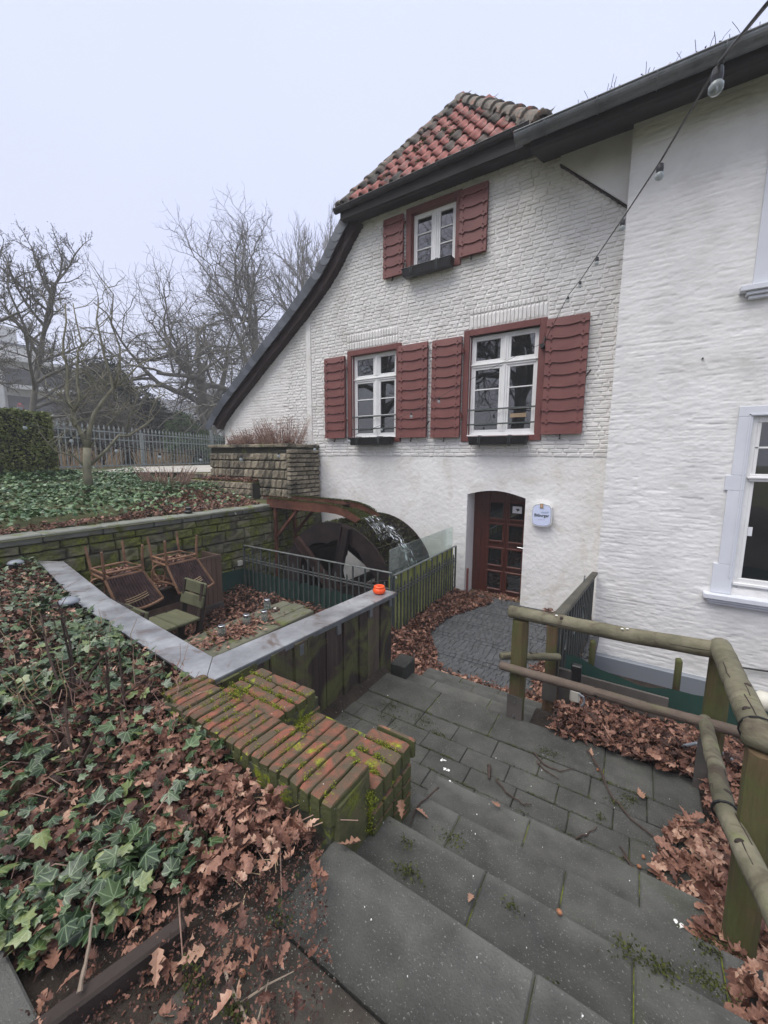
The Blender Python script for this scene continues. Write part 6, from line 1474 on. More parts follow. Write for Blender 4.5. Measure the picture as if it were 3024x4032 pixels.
for x, y, z, l_ in ((-.83, .88, -1.5, 'split acorn on the long top slab near the brick wall'), (-.53, .585, -1.5, 'round brown acorn beside the forked twig'), (-.86, .58, -1.5, 'pale yellow acorn on the soil'), (.16, 2.20, LAND, 'acorn on the landing at the edge of the leaf heap, left one'), (.19, 2.26, LAND, 'acorn on the landing at the edge of the leaf heap, right one'), (.30, 2.03, LAND, 'acorn beside the leaves on the last landing paver'), (-.12, 1.38, -1.65, 'acorn at the joint of the second step'), (-.07, 2.80, LAND, 'acorn near the bird dropping at the landing edge')):
    o = tag(MB().lathe((x, y, z), [(0, 0), (.006, .001), (.009, .006), (.0095, .012), (.006, .019), (.0, .022)], 12).build('acorn', M['acorn'], smooth=True), l_, 'acorn', 'acorns on the stairs'); o.rotation_euler = (1.3, 0, random.uniform(0, 6)); o.location.z += .011
def twig(pts, r_, label, side=[], mt='twig'):
    m_ = MB(); P_ = [Vector(p) for p in pts]; k = 5 * (len(P_) - 1); out = []
    for i in range(k + 1):
        t_ = i / k * (len(P_) - 1); a = min(int(t_), len(P_) - 2); out.append(P_[a].lerp(P_[a + 1], t_ - a) + Vector([random.gauss(0, .0025) for _ in range(3)]))
    m_.tube(out, [r_ * (1 - .6 * i / k) * random.uniform(.85, 1.2) for i in range(k + 1)], 6)
    for a, c in side: m_.tube([a, (Vector(a) + Vector(c)) / 2 + Vector((0, .004, .004)), c], [r_ * .6, r_ * .5, r_ * .25], 5)
    return tag(m_.build('fallen_twig', M[mt]), label, 'twig', 'twigs on the paving')
L_ = LAND + .012
twig([(-.14, 2.97, L_), (-.05, 2.78, L_ + .02), (.02, 2.62, L_), (.13, 2.50, L_), (.26, 2.42, L_), (.32, 2.36, L_)], .008, 'long dark twig lying across the right side of the landing')
twig([(-.46, 2.73, L_), (-.38, 2.66, L_), (-.28, 2.65, L_), (-.20, 2.73, L_)], .006, 'curved twig on the landing below the leaf bed')
twig([(-.43, 2.66, L_), (-.35, 2.60, L_), (-.27, 2.58, L_)], .006, 'short black twig right beside the curved twig')
twig([(-.62, 2.35, L_), (-.52, 2.28, L_), (-.42, 2.26, L_), (-.38, 2.28, L_)], .006, 'bent black twig in the middle of the landing')
tw4 = twig([(-.69, 2.44, L_ + .004), (-.66, 2.33, L_ + .004)], .014, 'stubby mossy twig standing out in the middle of the landing')
twig([(-.13, 2.19, L_), (-.08, 2.25, L_), (-.03, 2.33, L_)], .006, 'grey twig with a leaf near the joint of the last paver rows')
twig([(.10, 2.22, L_), (.18, 2.12, L_)], .005, 'pale thin twig on the landing, left of two crossed ones'); twig([(.08, 2.27, L_), (.15, 2.17, L_), (.22, 2.17, L_)], .005, 'black thin twig on the landing crossing the pale one')
twig([(-.78, 1.79, -1.79), (-.82, 1.62, -1.79), (-.80, 1.50, -1.78)], .006, 'curved twig along the brick pier on the third step')
twig([(-.12, 1.48, -1.79), (-.03, 1.42, -1.795), (.02, 1.33, -1.645)], .005, 'dark twig across the joint of the third step')
f1 = (-.72, .515, -1.485)
twig([(-.90, .56, -1.48), f1, (-.60, .545, -1.47), (-.50, .60, -1.47)], .005, 'pale forked twig at the bottom centre over the slab edge', [(f1, (-.76, .60, -1.46)), (f1, (-.66, .42, -1.48)), (f1, (-.79, .42, -1.48)), ((-.80, .535, -1.48), (-.72, .66, -1.47))], 'paletwig')
twig([(-1.16, .30, -1.44), (-1.25, .36, -1.42), (-1.34, .41, -1.40)], .006, 'pale broken twig low in the ivy at the bottom left', [], 'paletwig')
# dirt, crumbs and moss gathered where each tread meets the riser above
T_ = []; Rn_ = []
for (yb, z_, xa, xb) in ((1.065, -1.65, -.86, .5), (1.395, -1.80, -.86, .5), (1.72, -1.95, -.86, .42), (2.045, LAND, -.86, .44), (3.08, -2.25, -1.86, -.5), (3.445, -2.40, -1.8, -.5), (3.785, -2.55, -1.9, -.5)):
    for _ in range(420):
        x = random.uniform(xa, xb)
        if float(vnoise(x, yb, 6, 3)) < .35: continue
        T_.append((x, yb + abs(random.gauss(0, .018)), z_ + .003)); Rn_.append(random.uniform(0, .45))
tag(scatter('step_dirt', LOW, T_, .016, M['litter'], .4, rnd=np.array(Rn_)), 'dark crumbs and dirt gathered at the back of every tread', 'dirt')
# moss tufts and pale specks on the paving
def tuft(x, y, z, n, s_, mt='mossdark', parent=None): return [(x, y, z)]
T_ = []
for (x, y, z, n_, s_) in ((-.38, 2.80, LAND, 140, .04), (.06, 2.58, LAND, 90, .03), (.12, 2.66, LAND, 90, .03), (-1.6, 2.65, LAND, 120, .05), (-1.55, 2.5, LAND, 160, .06), (-1.3, 2.62, LAND, 90, .05), (-1.12, 2.55, LAND, 70, .03), (-1.5, 2.3, LAND, 50, .02), (-.02, 2.42, LAND, 40, .02), (-.64, 1.20, -1.64, 130, .03), (-.70, 1.30, -1.64, 50, .02), (-.26, 1.3, -1.64, 40, .02), (-.55, 1.42, -1.64, 110, .03),
                      (.10, 1.38, -1.64, 120, .03), (.2, 1.38, -1.64, 160, .03), (.32, 1.42, -1.64, 200, .03), (-.09, 1.13, -1.64, 80, .02), (-.86, .74, -1.49, 60, .02), (-.80, .52, -1.49, 120, .02), (-.95, .5, -1.49, 160, .03), (-.72, .44, -1.49, 120, .025), (.42, 1.74, -1.85, 150, .04), (.36, 1.68, -1.8, 90, .03)):
    for _ in range(n_): T_.append((x + random.gauss(0, s_), y + random.gauss(0, s_ * .6), z + abs(random.gauss(0, .01))))
tag(scatter('moss_tufts', LEAF, T_, .012, M['mossdark'], .9), 'small dark green moss tufts growing on steps and landing', 'moss')
T_ = []
for yy in ys[1:] + [2.74]:
    for _ in range(34):
        x = random.uniform(-2.0, .45)
        for _ in range(9): T_.append((x + random.gauss(0, .025), yy + random.gauss(0, .006), LAND + .002))
for _ in range(60):
    x, y = random.uniform(-2, -1.2), random.uniform(2.3, 3.0)
    for _ in range(6): T_.append((x + random.gauss(0, .02), y + random.gauss(0, .02), LAND + .002))
tag(scatter('joint_moss', LEAF, T_, .010, M['mossdark'], .6), 'thin moss in the joints of the landing pavers', 'moss')
sp_m = MB()
for (x0, x1, y0, y1, z, n_) in ((-2.0, .45, 1.75, 3.05, LAND, 26), (-.85, .4, 1.40, 1.70, -1.80, 7), (-.85, .4, 1.08, 1.37, -1.65, 8), (-.8, 1.0, .75, 1.04, -1.5, 9), (-.85, .3, 1.72, 2.02, -1.95, 7), (-2.6, -.8, 4.3, 6.9, PATHZ + .01, 60)):
    for _ in range(n_):
        s_ = random.uniform(.0015, .0045); sp_m.box((random.uniform(x0, x1), random.uniform(y0, y1), z + .003), (s_, s_ * random.uniform(.5, 1.6), .004), rotz(random.uniform(0, 3)))
tag(sp_m.build('pale_specks', M['dropping'], kind='stuff'), 'scattered white specks and crumbs on the dark paving', 'debris')
m_ = MB()
for (x, y, z) in ((-.98, 2.33, LAND), (-.93, 2.26, LAND), (-.87, 2.18, LAND), (.30, 1.86, -1.95), (-.10, 2.86, LAND)):
    for _ in range(7): m_.lathe((x + random.gauss(0, .012), y + random.gauss(0, .008), z + .001), [(0, .003), (random.uniform(.003, .009), .001)], 7)
tag(m_.build('bird_droppings', M['dropping'], kind='stuff'), 'white bird droppings on the landing pavers', 'debris')
P = np.c_[fillpoly(700, [(-1.25, .25), (-.62, .35), (-.60, .72), (-.92, .95), (-1.15, .85)])]; P = np.c_[P, bank_h(P[:, 0], P[:, 1]) + .004]
tag(scatter('gravel', (np.array([(0, 0, .5), (.5, 0, 0), (0, .5, 0), (-.5, 0, 0), (0, -.5, 0)]), np.array([(0, 1, 2), (0, 2, 3), (0, 3, 4), (0, 4, 1)])), P, .005, M['capstone'], .4), 'fine pale grit on the bare soil by the slab corner', 'gravel')
# ================================================================== IVY BANK IN FRONT
bank = [(-6.3, 1.72), (-6.3, 1.1), (-4.5, .60), (-2.6, .28), (-1.6, .18), (-1.38, .28), (-1.22, .52), (-1.10, .78), (-.94, 1.0), (-2.15, 1.04), (-2.15, 1.24), (-4.1, 1.38)]
litter('bank_leaves', bank, 8000, lambda x, y: bank_h(x, y) + .015, .068, 'oak leaves lying between the ivy on the bank left of the stairs', tilt=.6, curl=1.6, rr=(.0, 1.0), lift=.03, dens=lambda x, y: .35 + .55 * sm(-3.2, -1.8, x) * sm(.35, .6, vnoise(x, y, 3, 44)) + .1)
litter('bank_leaves_edge', [(-1.9, .75), (-1.12, .60), (-.93, .98), (-2.1, 1.02)], 520, lambda x, y: bank_h(x, y) + .045, .07, 'loose oak leaves along the foot of the red brick wall', tilt=.55, rr=(.4, 1.0), lift=.03)
ivy = empty('ivy_bank', (-3.0, 1.0, -1.5), 'ivy growing over the bank left of the brick wall and zinc coping', 'ivy')
p = fillpoly(6800, bank)
dl = .22 + .78 * sm(.32, .62, vnoise(p[:, 0], p[:, 1], 2.3, 21)); near_brick = sm(-2.3, -1.5, p[:, 0]) * sm(.55, .8, p[:, 1]); dl = dl * (1 - .55 * near_brick)
bare = (p[:, 0] > -1.28) & (p[:, 1] > .42); dl[bare] *= .35
p = p[rng.random(len(p)) < dl]
z = bank_h(p[:, 0], p[:, 1]) + .05 + .09 * rng.random(len(p)) * (1 - .4 * near_brick[:len(p)].mean())
size = rng.uniform(.6, 1.0, len(p)) * rng.choice([.034, .046, .060, .085], len(p)) * (1 - .18 * sm(-2.5, -5, p[:, 0])); dist = np.sqrt(p[:, 0] ** 2 + p[:, 1] ** 2 + 2)
app = size / dist; idx = np.argsort(-app); big, rest = idx[:300], idx[300:]
rz = rng.uniform(0, 2 * np.pi, len(p))
scatter('ivy_leaves', IVY, np.c_[p[rest], z[rest]], size[rest], M['ivy'], .42, ivy, rnd=rng.beta(1.2, 1.5, len(rest)), luv=True, rz=rz[rest])
im = []
for k in range(8):
    v_, f_ = IVY; vv = v_.copy(); vv[:, 2] *= random.uniform(.3, 1.6); vv[:, :2] += rng.normal(0, .018, (len(vv), 2))
    o_ = npmesh('leaf', vv, f_, M['ivy'], None, (0, 0, 0), np.full(len(vv), random.choice([.1, .25, .4, .5, .6, .75, .95])), v_); im.append(o_.data); bpy.data.objects.remove(o_)
for i in big:
    link('leaf', random.choice(im), ivy, (p[i, 0], p[i, 1], z[i]), (random.gauss(0, .4), random.gauss(.0, .4), rz[i]), (size[i],) * 3)
sm_ = MB()
for _ in range(230):
    q_ = fillpoly(1, bank)[0]; zz = float(bank_h(q_[0], q_[1])) + .02; a = random.uniform(0, 6.3); L = random.uniform(.08, .3)
    sm_.tube([(q_[0], q_[1], zz), (q_[0] + L * .5 * math.cos(a), q_[1] + L * .5 * math.sin(a), zz + random.uniform(.02, .08)), (q_[0] + L * math.cos(a), q_[1] + L * math.sin(a), zz + random.uniform(0, .05))], [.003, .0025, .0015], 4, False)
sm_.build('ivy_stems', M['drystem'], ivy, recalc=False, kind='stuff')
# rose canes and dead stems standing in the ivy
for bx_, by_, canes, lb in ((-2.75, .86, [((.02, .02, .30), (.08, -.02, .58)), ((-.10, .04, .34), (-.16, .02, .60)), ((.13, .05, .2), (.24, .10, .34)), ((-.2, 0, .26), (-.40, .04, .46))], 'tallest clump of dark rose canes standing in the ivy'), (-2.35, .92, [((.02, .0, .2), (.03, .0, .42)), ((.14, .05, .18), (.34, .16, .36)), ((-.06, .02, .2), (-.09, .03, .38)), ((.06, -.02, .16), (.10, -.04, .34))], 'rose canes with withered tips close to the zinc coping'), (-2.15, .62, [((-.05, .0, .14), (-.12, .02, .28)), ((.06, .02, .1), (.12, .05, .22))], 'short rose canes in the lower ivy'), (-3.6, 1.05, [((.02, 0, .12), (.05, .01, .3)), ((-.05, .02, .12), (-.08, .02, .26))], 'dry stems in the ivy beside the nearer solar light')):
    t = empty('rose_bush', (bx_, by_, -1.5), lb, 'plant', 'rose canes in the ivy bank')
    for a, c in canes:
        b0 = Vector((bx_ + random.uniform(-.05, .05), by_ + random.uniform(-.05, .05), -1.47)); A_ = b0 + Vector(a); C_ = b0 + Vector(c); m_ = MB(); m_.tube([b0, A_, C_], [.008, .0065, .004], 6)
        for k in range(3): f = random.uniform(.3, .95); pp = A_.lerp(C_, f); m_.tube([pp, pp + Vector((random.uniform(-.04, .04), random.uniform(-.04, .04), random.uniform(.02, .07)))], [.003, .0015], 4)
        for k in range(7): f = random.random(); pp = b0.lerp(A_, f); m_.tube([pp, pp + Vector((random.choice([-1, 1]) * .012, 0, .003))], [.003, .0005], 4)
        m_.build('cane', M['twig'], t)
    scatter('withered_leaves', OAK, [(bx_ + c[0] + random.gauss(0, .015), by_ + c[1] + random.gauss(0, .015), -1.47 + c[2]) for a, c in canes for _ in range(4)], .03, M['litter'], .9, t, rnd=rng.uniform(.4, 1, 4 * len(canes)))
stems(26, -3.1, .95, -1.46, .55, .34, .25, .004, 'straw', 'dry_stalks', '', '', ivy, twigs=1)
stems(30, -2.3, .95, -1.46, .45, .30, .3, .0035, 'drystem', 'dry_stalks', '', '', ivy, twigs=2)
V0 = []
for _ in range(46):
    x, y = random.uniform(-1.7, -.99), random.uniform(.70, 1.0); a = random.uniform(-1.2, 1.2); L = random.uniform(.04, .11); z0_ = float(bank_h(x, y)) + .03
    V0.append([(x, y, z0_), (x + L / 2, y + a * L / 2, z0_ + .03), (x + L, y + a * L, z0_ + .02)])
m_ = MB(); [m_.tube(q_, .0018, 4, False) for q_ in V0]; o = m_.build('dry_grass', M['straw'], recalc=False, kind='stuff'); tag(o, 'pale dry grass stalks at the end of the brick wall', 'grass')
# ================================================================== GARDEN BEYOND THE STONE WALL
gp_ = [(-6.62, .2), (-6.62, 5.6), (-8.5, 6.0), (-9.8, 6.5), (-12.8, 6.2), (-13.2, 4.4), (-12.4, 4.2), (-12.2, .2)]
p = fillpoly(11000, gp_)
leafy = sm(-9.2, -7.6, p[:, 0]) * sm(3.6, 4.6, p[:, 1]) ; nearwall = sm(-6.95, -6.7, p[:, 0]); keepm = rng.random(len(p)) > np.maximum(leafy * .85, nearwall * .6)
p = p[keepm]
hump = .10 * vnoise(p[:, 0], p[:, 1], 1.1, 31) + .10 * vnoise(p[:, 0], p[:, 1], 3, 32)
gz = ground_h(p[:, 0], p[:, 1]) + .04 + hump + .08 * rng.random(len(p))
ig = empty('garden_ivy', (-9, 3, -1.0), 'carpet of ivy in the raised garden bed around the small bare tree', 'ivy')
scatter('ivy_leaves', (IVY[0] * [.8, .8, 1], IVY[1]), np.c_[p, gz], .075, M['ivyfar'], .45, ig, rnd=rng.beta(2.2, 1.9, len(p)))
litter('garden_leaves', [(-6.62, .2), (-6.62, 5.6), (-9.6, 6.3), (-9.6, 5.2), (-8.4, 4.2), (-7.0, 3.0), (-6.9, .2)], 4200, lambda x, y: ground_h(x, y) + .04 * vnoise(x, y, 3, 8), .08, 'reddish fallen leaves along the top of the stone wall in the garden', rr=(.15, .9), shape=LOW, curl=.5)
litter('ledge_leaves', [(-9.3, 5.9), (-7.4, 5.9), (-7.4, 6.2), (-9.3, 6.2)], 400, lambda x, y: -.58 + 0 * x, .08, 'leaves on the low ledge in front of the planter wall', shape=LOW, rr=(.2, .9))
stems(150, -9.75, 5.35, -.84, .55, .55, .6, .009, 'drystem', 'dry_shrub', 'fan of dry pinkish stems in the ivy beside the pale path', 'shrub')
stems(70, -8.0, 4.9, -.95, .35, .28, .5, .007, 'rust', 'red_shrub', 'low reddish shrub at the right end of the raised bed', 'shrub')
stems(40, -9.6, 1.8, -.85, .5, .5, .4, .008, 'barklight', 'bare_shrub', 'low pale bare shrub in the ivy at the left edge', 'shrub')
for cx0, w_, h_, lb in ((-7.2, .55, .62, 'tall dry lavender clump on the planter wall beside the mill corner strip'), (-8.1, .5, .42, 'middle dry lavender clump on the planter wall'), (-8.75, .3, .28, 'lowest dry grey clump at the left end of the planter wall')):
    t = empty('dry_lavender', (cx0, 6.75, .22), lb, 'shrub', 'dry clumps on the planter wall')
    stems(170, cx0, 6.75, .20, w_, h_, .45, .007, 'drystem', 'stems', '', '', t, twigs=3)
    P = np.c_[rng.normal(cx0, w_ * .5, 500), rng.normal(6.75, .13, 500), rng.uniform(.25, .25 + h_, 500)]; scatter('dry_foliage', LEAF, P, .035, M['drystem'], .9, t)
litter('planter_leaves', [(-9.0, 6.4), (-6.6, 6.4), (-6.6, 7.0), (-9.0, 7.0)], 700, lambda x, y: .24 + 0 * x, .07, 'brown leaves on top of the tall planter wall', shape=LOW, rr=(.1, .7))
# pale path strip
b = MB(); b.prism([(-12.9, 5.0), (-9.9, 7.3), (-9.95, 12.5), (-18.5, 13.5), (-17.0, 8.0)], -.60, -.575, 'z'); b.v = [(x, y, z + .12 + .0 * x) for x, y, z in b.v]; b.build('pale_path', M['lightpath'], kind='structure')
b = MB(); b.prism([(-18.2, 5.2), (-19.6, 5.0), (-27, 22), (-24.5, 22)], -.62, -.56, 'z'); b.build('far_lane', M['sett'], kind='structure')
# clipped hedge
hd = empty('clipped_hedge', (-12.9, 2.4, -.75), 'tall clipped green hedge with a flat top at the left edge', 'hedge')
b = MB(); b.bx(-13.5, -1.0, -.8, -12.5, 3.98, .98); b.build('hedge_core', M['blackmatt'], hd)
def shell(n, x0, y0, z0, x1, y1, z1, faces='XxYyZ'):
    out = []
    A = {'X': (y1 - y0) * (z1 - z0), 'x': (y1 - y0) * (z1 - z0), 'Y': (x1 - x0) * (z1 - z0), 'y': (x1 - x0) * (z1 - z0), 'Z': (x1 - x0) * (y1 - y0)}
    tot = sum(A[f] for f in faces)
    for f in faces:
        k = int(n * A[f] / tot); u = rng.random((k, 3)) * [x1 - x0, y1 - y0, z1 - z0] + [x0, y0, z0]; d = np.abs(rng.normal(0, .05, k)) * -1 + .03
        if f == 'X': u[:, 0] = x1 + d
        if f == 'x': u[:, 0] = x0 - d
        if f == 'Y': u[:, 1] = y1 + d
        if f == 'y': u[:, 1] = y0 - d
        if f == 'Z': u[:, 2] = z1 + d
        out.append(u)
    return np.concatenate(out)
P = shell(26000, -13.55, -1.0, -.75, -12.45, 4.05, 1.05, 'XYZ'); P = P + .06 * (vnoise(P[:, 1], P[:, 2], 3, 2)[:, None] - .5)
scatter('foliage', LEAF, P, .07, M['hedge'], 1.0, hd, rnd=np.clip(vnoise(P[:, 1], P[:, 2], 2.5, 5) * .6 + rng.uniform(0, .5, len(P)), 0, 1))
P = shell(2600, -13.1, .0, -.75, -12.25, 4.4, -.42, 'XYZ'); scatter('ivy_at_foot', LEAF, P, .1, M['ivyfar'], .9, hd)
# park fence: posts every panel, each spear bar a part
pf = empty('park_fence', (-19, 10, -.55), 'grey green iron park fence with spear tips behind the garden', 'fence')
FA, FB = Vector((-16.6, 4.6, -.52)), Vector((-21.2, 14.4, -.50)); FD = FB - FA; nb = 44
spear = None
for i in range(nb + 12):
    t_ = i / nb; pnt = FA + FD * t_
    m_ = MB(); m_.tube([(0, 0, .02), (0, 0, 1.52)], .020, 5); m_.tube([(0, 0, 1.52), (0, 0, 1.56), (0, 0, 1.60), (0, 0, 1.72)], [.016, .04, .036, .003], 5) 
    if spear is None: spear = m_.mesh('spear_bar', M['ironpark'])
    link('spear_bar', spear, pf, pnt)
FE = FA + FD * ((nb + 12) / nb)
for z_ in (.10, 1.15, 1.45): MB().bar(FA + V3(0, 0, z_), FE + V3(0, 0, z_), .035, .045).build('rail', M['ironpark'], pf)
for t_ in (0, .48, 1.0, 1.24): pnt = FA + FD * t_; MB().bx(pnt.x - .06, pnt.y - .06, -.6, pnt.x + .06, pnt.y + .06, 1.5 if t_ != .48 else 1.0).build('post', M['ironpark'], pf)
for k, (x, y, lb) in enumerate(((-19.5, 7.9, 'golden grass tuft behind the middle of the park fence'), (-20.6, 10.6, 'golden grass tuft behind the right part of the park fence'), (-21.3, 12.2, 'golden grass tuft at the right end behind the park fence'), (-19.0, 6.4, 'golden grass tuft behind the left part of the park fence'))):
    stems(140, x, y, -.55, 1.0, .85, .35, .012, 'straw', 'grass_tuft', lb, 'grass', twigs=1)
# ================================================================== TREES
def tubes_np(polys, sides):
    P = np.array([p for p, r_ in polys]); Rr = np.array([r_ for p, r_ in polys]); n, k, _ = P.shape
    T = np.gradient(P, axis=1); T /= np.linalg.norm(T, axis=2, keepdims=True) + 1e-9
    ref = np.where(np.abs(T[:, :1, 2:3]) < .9, np.array([0, 0, 1.]), np.array([1., 0, 0])); ref = np.repeat(ref, k, 1)
    A = np.cross(T, ref); A /= np.linalg.norm(A, axis=2, keepdims=True) + 1e-9; B = np.cross(T, A)
    an = np.linspace(0, 2 * np.pi, sides, endpoint=False)
    V = P[:, :, None, :] + (A[:, :, None, :] * np.cos(an)[None, None, :, None] + B[:, :, None, :] * np.sin(an)[None, None, :, None]) * Rr[:, :, None, None]
    base = (np.arange(n) * k * sides)[:, None, None]; i = np.arange(k - 1)[None, :, None] * sides; s_ = np.arange(sides)[None, None, :]; s2 = (s_ + 1) % sides
    F = np.stack([base + i + s_, base + i + s2, base + i + sides + s2, base + i + sides + s_], -1).reshape(-1, 4)
    return V.reshape(-1, 3), F
def grow_tree(name, label, base, H, seed, nkids=(7, 7, 6, 5, 4), trunk_frac=.3, r0=.35, lean=(0, 0), gnarl=.35, upw=.25, ang=(35, 65), ratio=.62, mt='bark', twigr=.012, leaves=None, group=None, cat='tree', L0=None, first=.35):
    rs_ = np.random.default_rng(seed); levels = len(nkids); polys = {i: [] for i in range(levels + 1)}; tips = []
    K = 6
    def branch(p, d, L, r_, lv):
        pts = [p]; d = d / np.linalg.norm(d); dirs = [d]
        for s_ in range(K - 1):
            d = d + rs_.normal(0, gnarl * (.35 if lv == 0 else 1), 3) * .55 + np.array([0, 0, upw * (.3 if lv > 2 else .6)]) * .3
            d /= np.linalg.norm(d); pts.append(pts[-1] + d * L / (K - 1)); dirs.append(d)
        pts = np.array(pts); rr = r_ * np.linspace(1, .45 if lv < levels else .3, K); polys[lv].append((pts, rr))
        if lv == levels: tips.append(pts[-1]); tips.append(pts[3]); return
        n = nkids[lv]
        for c_ in range(n):
            f = (first if lv == 0 else .22) + (1 - (first if lv == 0 else .22)) * (c_ + rs_.random() * .8) / n; f = min(f, .999); ii = f * (K - 1); a = int(ii); q_ = pts[a] + (pts[min(a + 1, K - 1)] - pts[a]) * (ii - a)
            dd = dirs[a]; rnd_ = rs_.normal(0, 1, 3); perp = np.cross(dd, rnd_); perp /= np.linalg.norm(perp) + 1e-9; th = math.radians(rs_.uniform(*ang)) * (1 if c_ < n - 1 else .35)
            nd_ = dd * math.cos(th) + perp * math.sin(th); nd_ = nd_ + np.array([0, 0, upw]) * .6
            Lk = L * ratio * rs_.uniform(.7, 1.15) * (1.0 if lv else (L0 or 1.0)) * (1 - .25 * f if lv == 0 else 1)
            branch(q_, nd_, Lk, max(twigr * .6, r_ * (.62 if lv == 0 else .55) * (1 - .35 * f)), lv + 1)
    d0 = np.array([lean[0], lean[1], 1.0]); Lt = H * trunk_frac
    branch(np.array(base, float), d0, Lt, r0, 0)
    allp = np.concatenate([p for lv in polys for p, _ in polys[lv]] ); top = allp[:, 2].max() - base[2]; s_ = H / top
    t = empty(name, base, label, cat, group)
    for lv, nm, sd in ((0, 'trunk', 10), (1, 'limbs', 6)):
        ps = [((p - base) * s_ + base, r_ * 1.0) for p, r_ in polys[lv]]; V, F = tubes_np(ps, sd); npmesh(nm, V, F, M[mt], t, smooth=True)
    Vs, Fs, o_ = [], [], 0
    for lv in range(2, levels + 1):
        ps = [((p - base) * s_ + base, np.maximum(r_, twigr * (1.5 if lv < levels else 1) * np.linspace(1, .5, K))) for p, r_ in polys[lv]]; V, F = tubes_np(ps, 4 if lv < levels - 1 else 3)
        if lv < levels - 1 or True:
            if F.shape[0]: Vs.append(V); Fs.append(F + o_); o_ += len(V)
    npmesh('crown', np.concatenate(Vs), np.concatenate(Fs), M[mt], t, smooth=True, kind='stuff')
    if leaves:
        tp_ = (np.array(tips) - base) * s_ + base; idx_ = rs_.integers(0, len(tp_), leaves[0]); P = tp_[idx_] + rs_.normal(0, leaves[2], (leaves[0], 3)); scatter('hanging_leaves', LEAF, P, leaves[1], M[leaves[3]], 1.0, t)
    return t
gz_ = -.6
grow_tree('oak_tree', 'broad bare oak behind the park fence, its trunk disappearing behind the roof verge', (-26, 17.6, gz_), 15.8, 5, (8, 6, 6, 5, 3), .34, .50, gnarl=.46, ratio=.70, L0=1.35, ang=(42, 80), upw=.12, twigr=.010, group='bare trees behind the fence')
grow_tree('oak_tree', 'taller bare oak whose twisted crown rises over the slate verge', (-28.5, 22.4, gz_), 19.5, 12, (8, 6, 6, 5, 3), .5, .36, gnarl=.46, ratio=.58, ang=(30, 65), upw=.25, first=.5, twigr=.010, group='bare trees behind the fence')
grow_tree('poplar_tree', 'fine twigged bare tree closest to the roof, partly behind the tile hip', (-26.6, 29.9, gz_), 23.5, 23, (9, 7, 6, 4, 3), .55, .35, gnarl=.25, ratio=.55, ang=(20, 45), upw=.5, first=.3, group='bare trees behind the fence')
grow_tree('alder_tree', 'leaning alder with small hanging cones in front of the apartment block', (-24.0, 6.6, gz_), 11.6, 31, (16, 9, 6, 4, 3), .88, .15, lean=(.05, .18), gnarl=.2, ratio=.40, ang=(40, 75), upw=.22, first=.25, leaves=(4000, .045, .18, 'twig'), twigr=.008, group='bare trees behind the fence')
grow_tree('alder_tree', 'alder at the far left edge with only its right branches in view', (-20.2, 3.4, gz_), 11.0, 37, (16, 8, 6, 4, 3), .85, .16, lean=(.0, .04), gnarl=.2, ratio=.42, ang=(45, 80), upw=.18, first=.2, leaves=(5000, .045, .18, 'twig'), twigr=.008, group='bare trees behind the fence')
grow_tree('bare_tree', 'slender hazy bare tree far behind the evergreens', (-40, 27.5, gz_), 11.5, 41, (7, 6, 6, 4), .45, .25, gnarl=.35, ratio=.6, twigr=.02, group='bare trees behind the fence')
grow_tree('bare_tree', 'low hazy bare tree beside the distant grey roofed house', (-48, 33.5, gz_), 9.5, 43, (7, 6, 6, 4), .45, .25, gnarl=.35, ratio=.6, twigr=.02, group='bare trees behind the fence')
grow_tree('bare_shrub_tree', 'thin reddish bare thicket before the dark yew', (-23.6, 10.0, gz_), 5.0, 47, (9, 7, 6, 4), .3, .10, gnarl=.35, ratio=.8, upw=.3, first=.05, twigr=.009, leaves=(2500, .05, .15, 'rust'), group='bare trees behind the fence')
# trees behind the photographer, seen only as reflections in the panes
grow_tree('oak_tree', 'bare tree across the yard, seen as a reflection in the mill windows', (-7.0, -13, -1.6), 21, 51, (7, 6, 6, 4, 3), .45, .5, gnarl=.5, ratio=.66, group='trees behind the photographer')
grow_tree('oak_tree', 'second bare tree across the yard, seen as a reflection', (-15.5, -9, -1.6), 18, 53, (7, 6, 6, 4, 3), .45, .4, gnarl=.5, ratio=.66, group='trees behind the photographer')
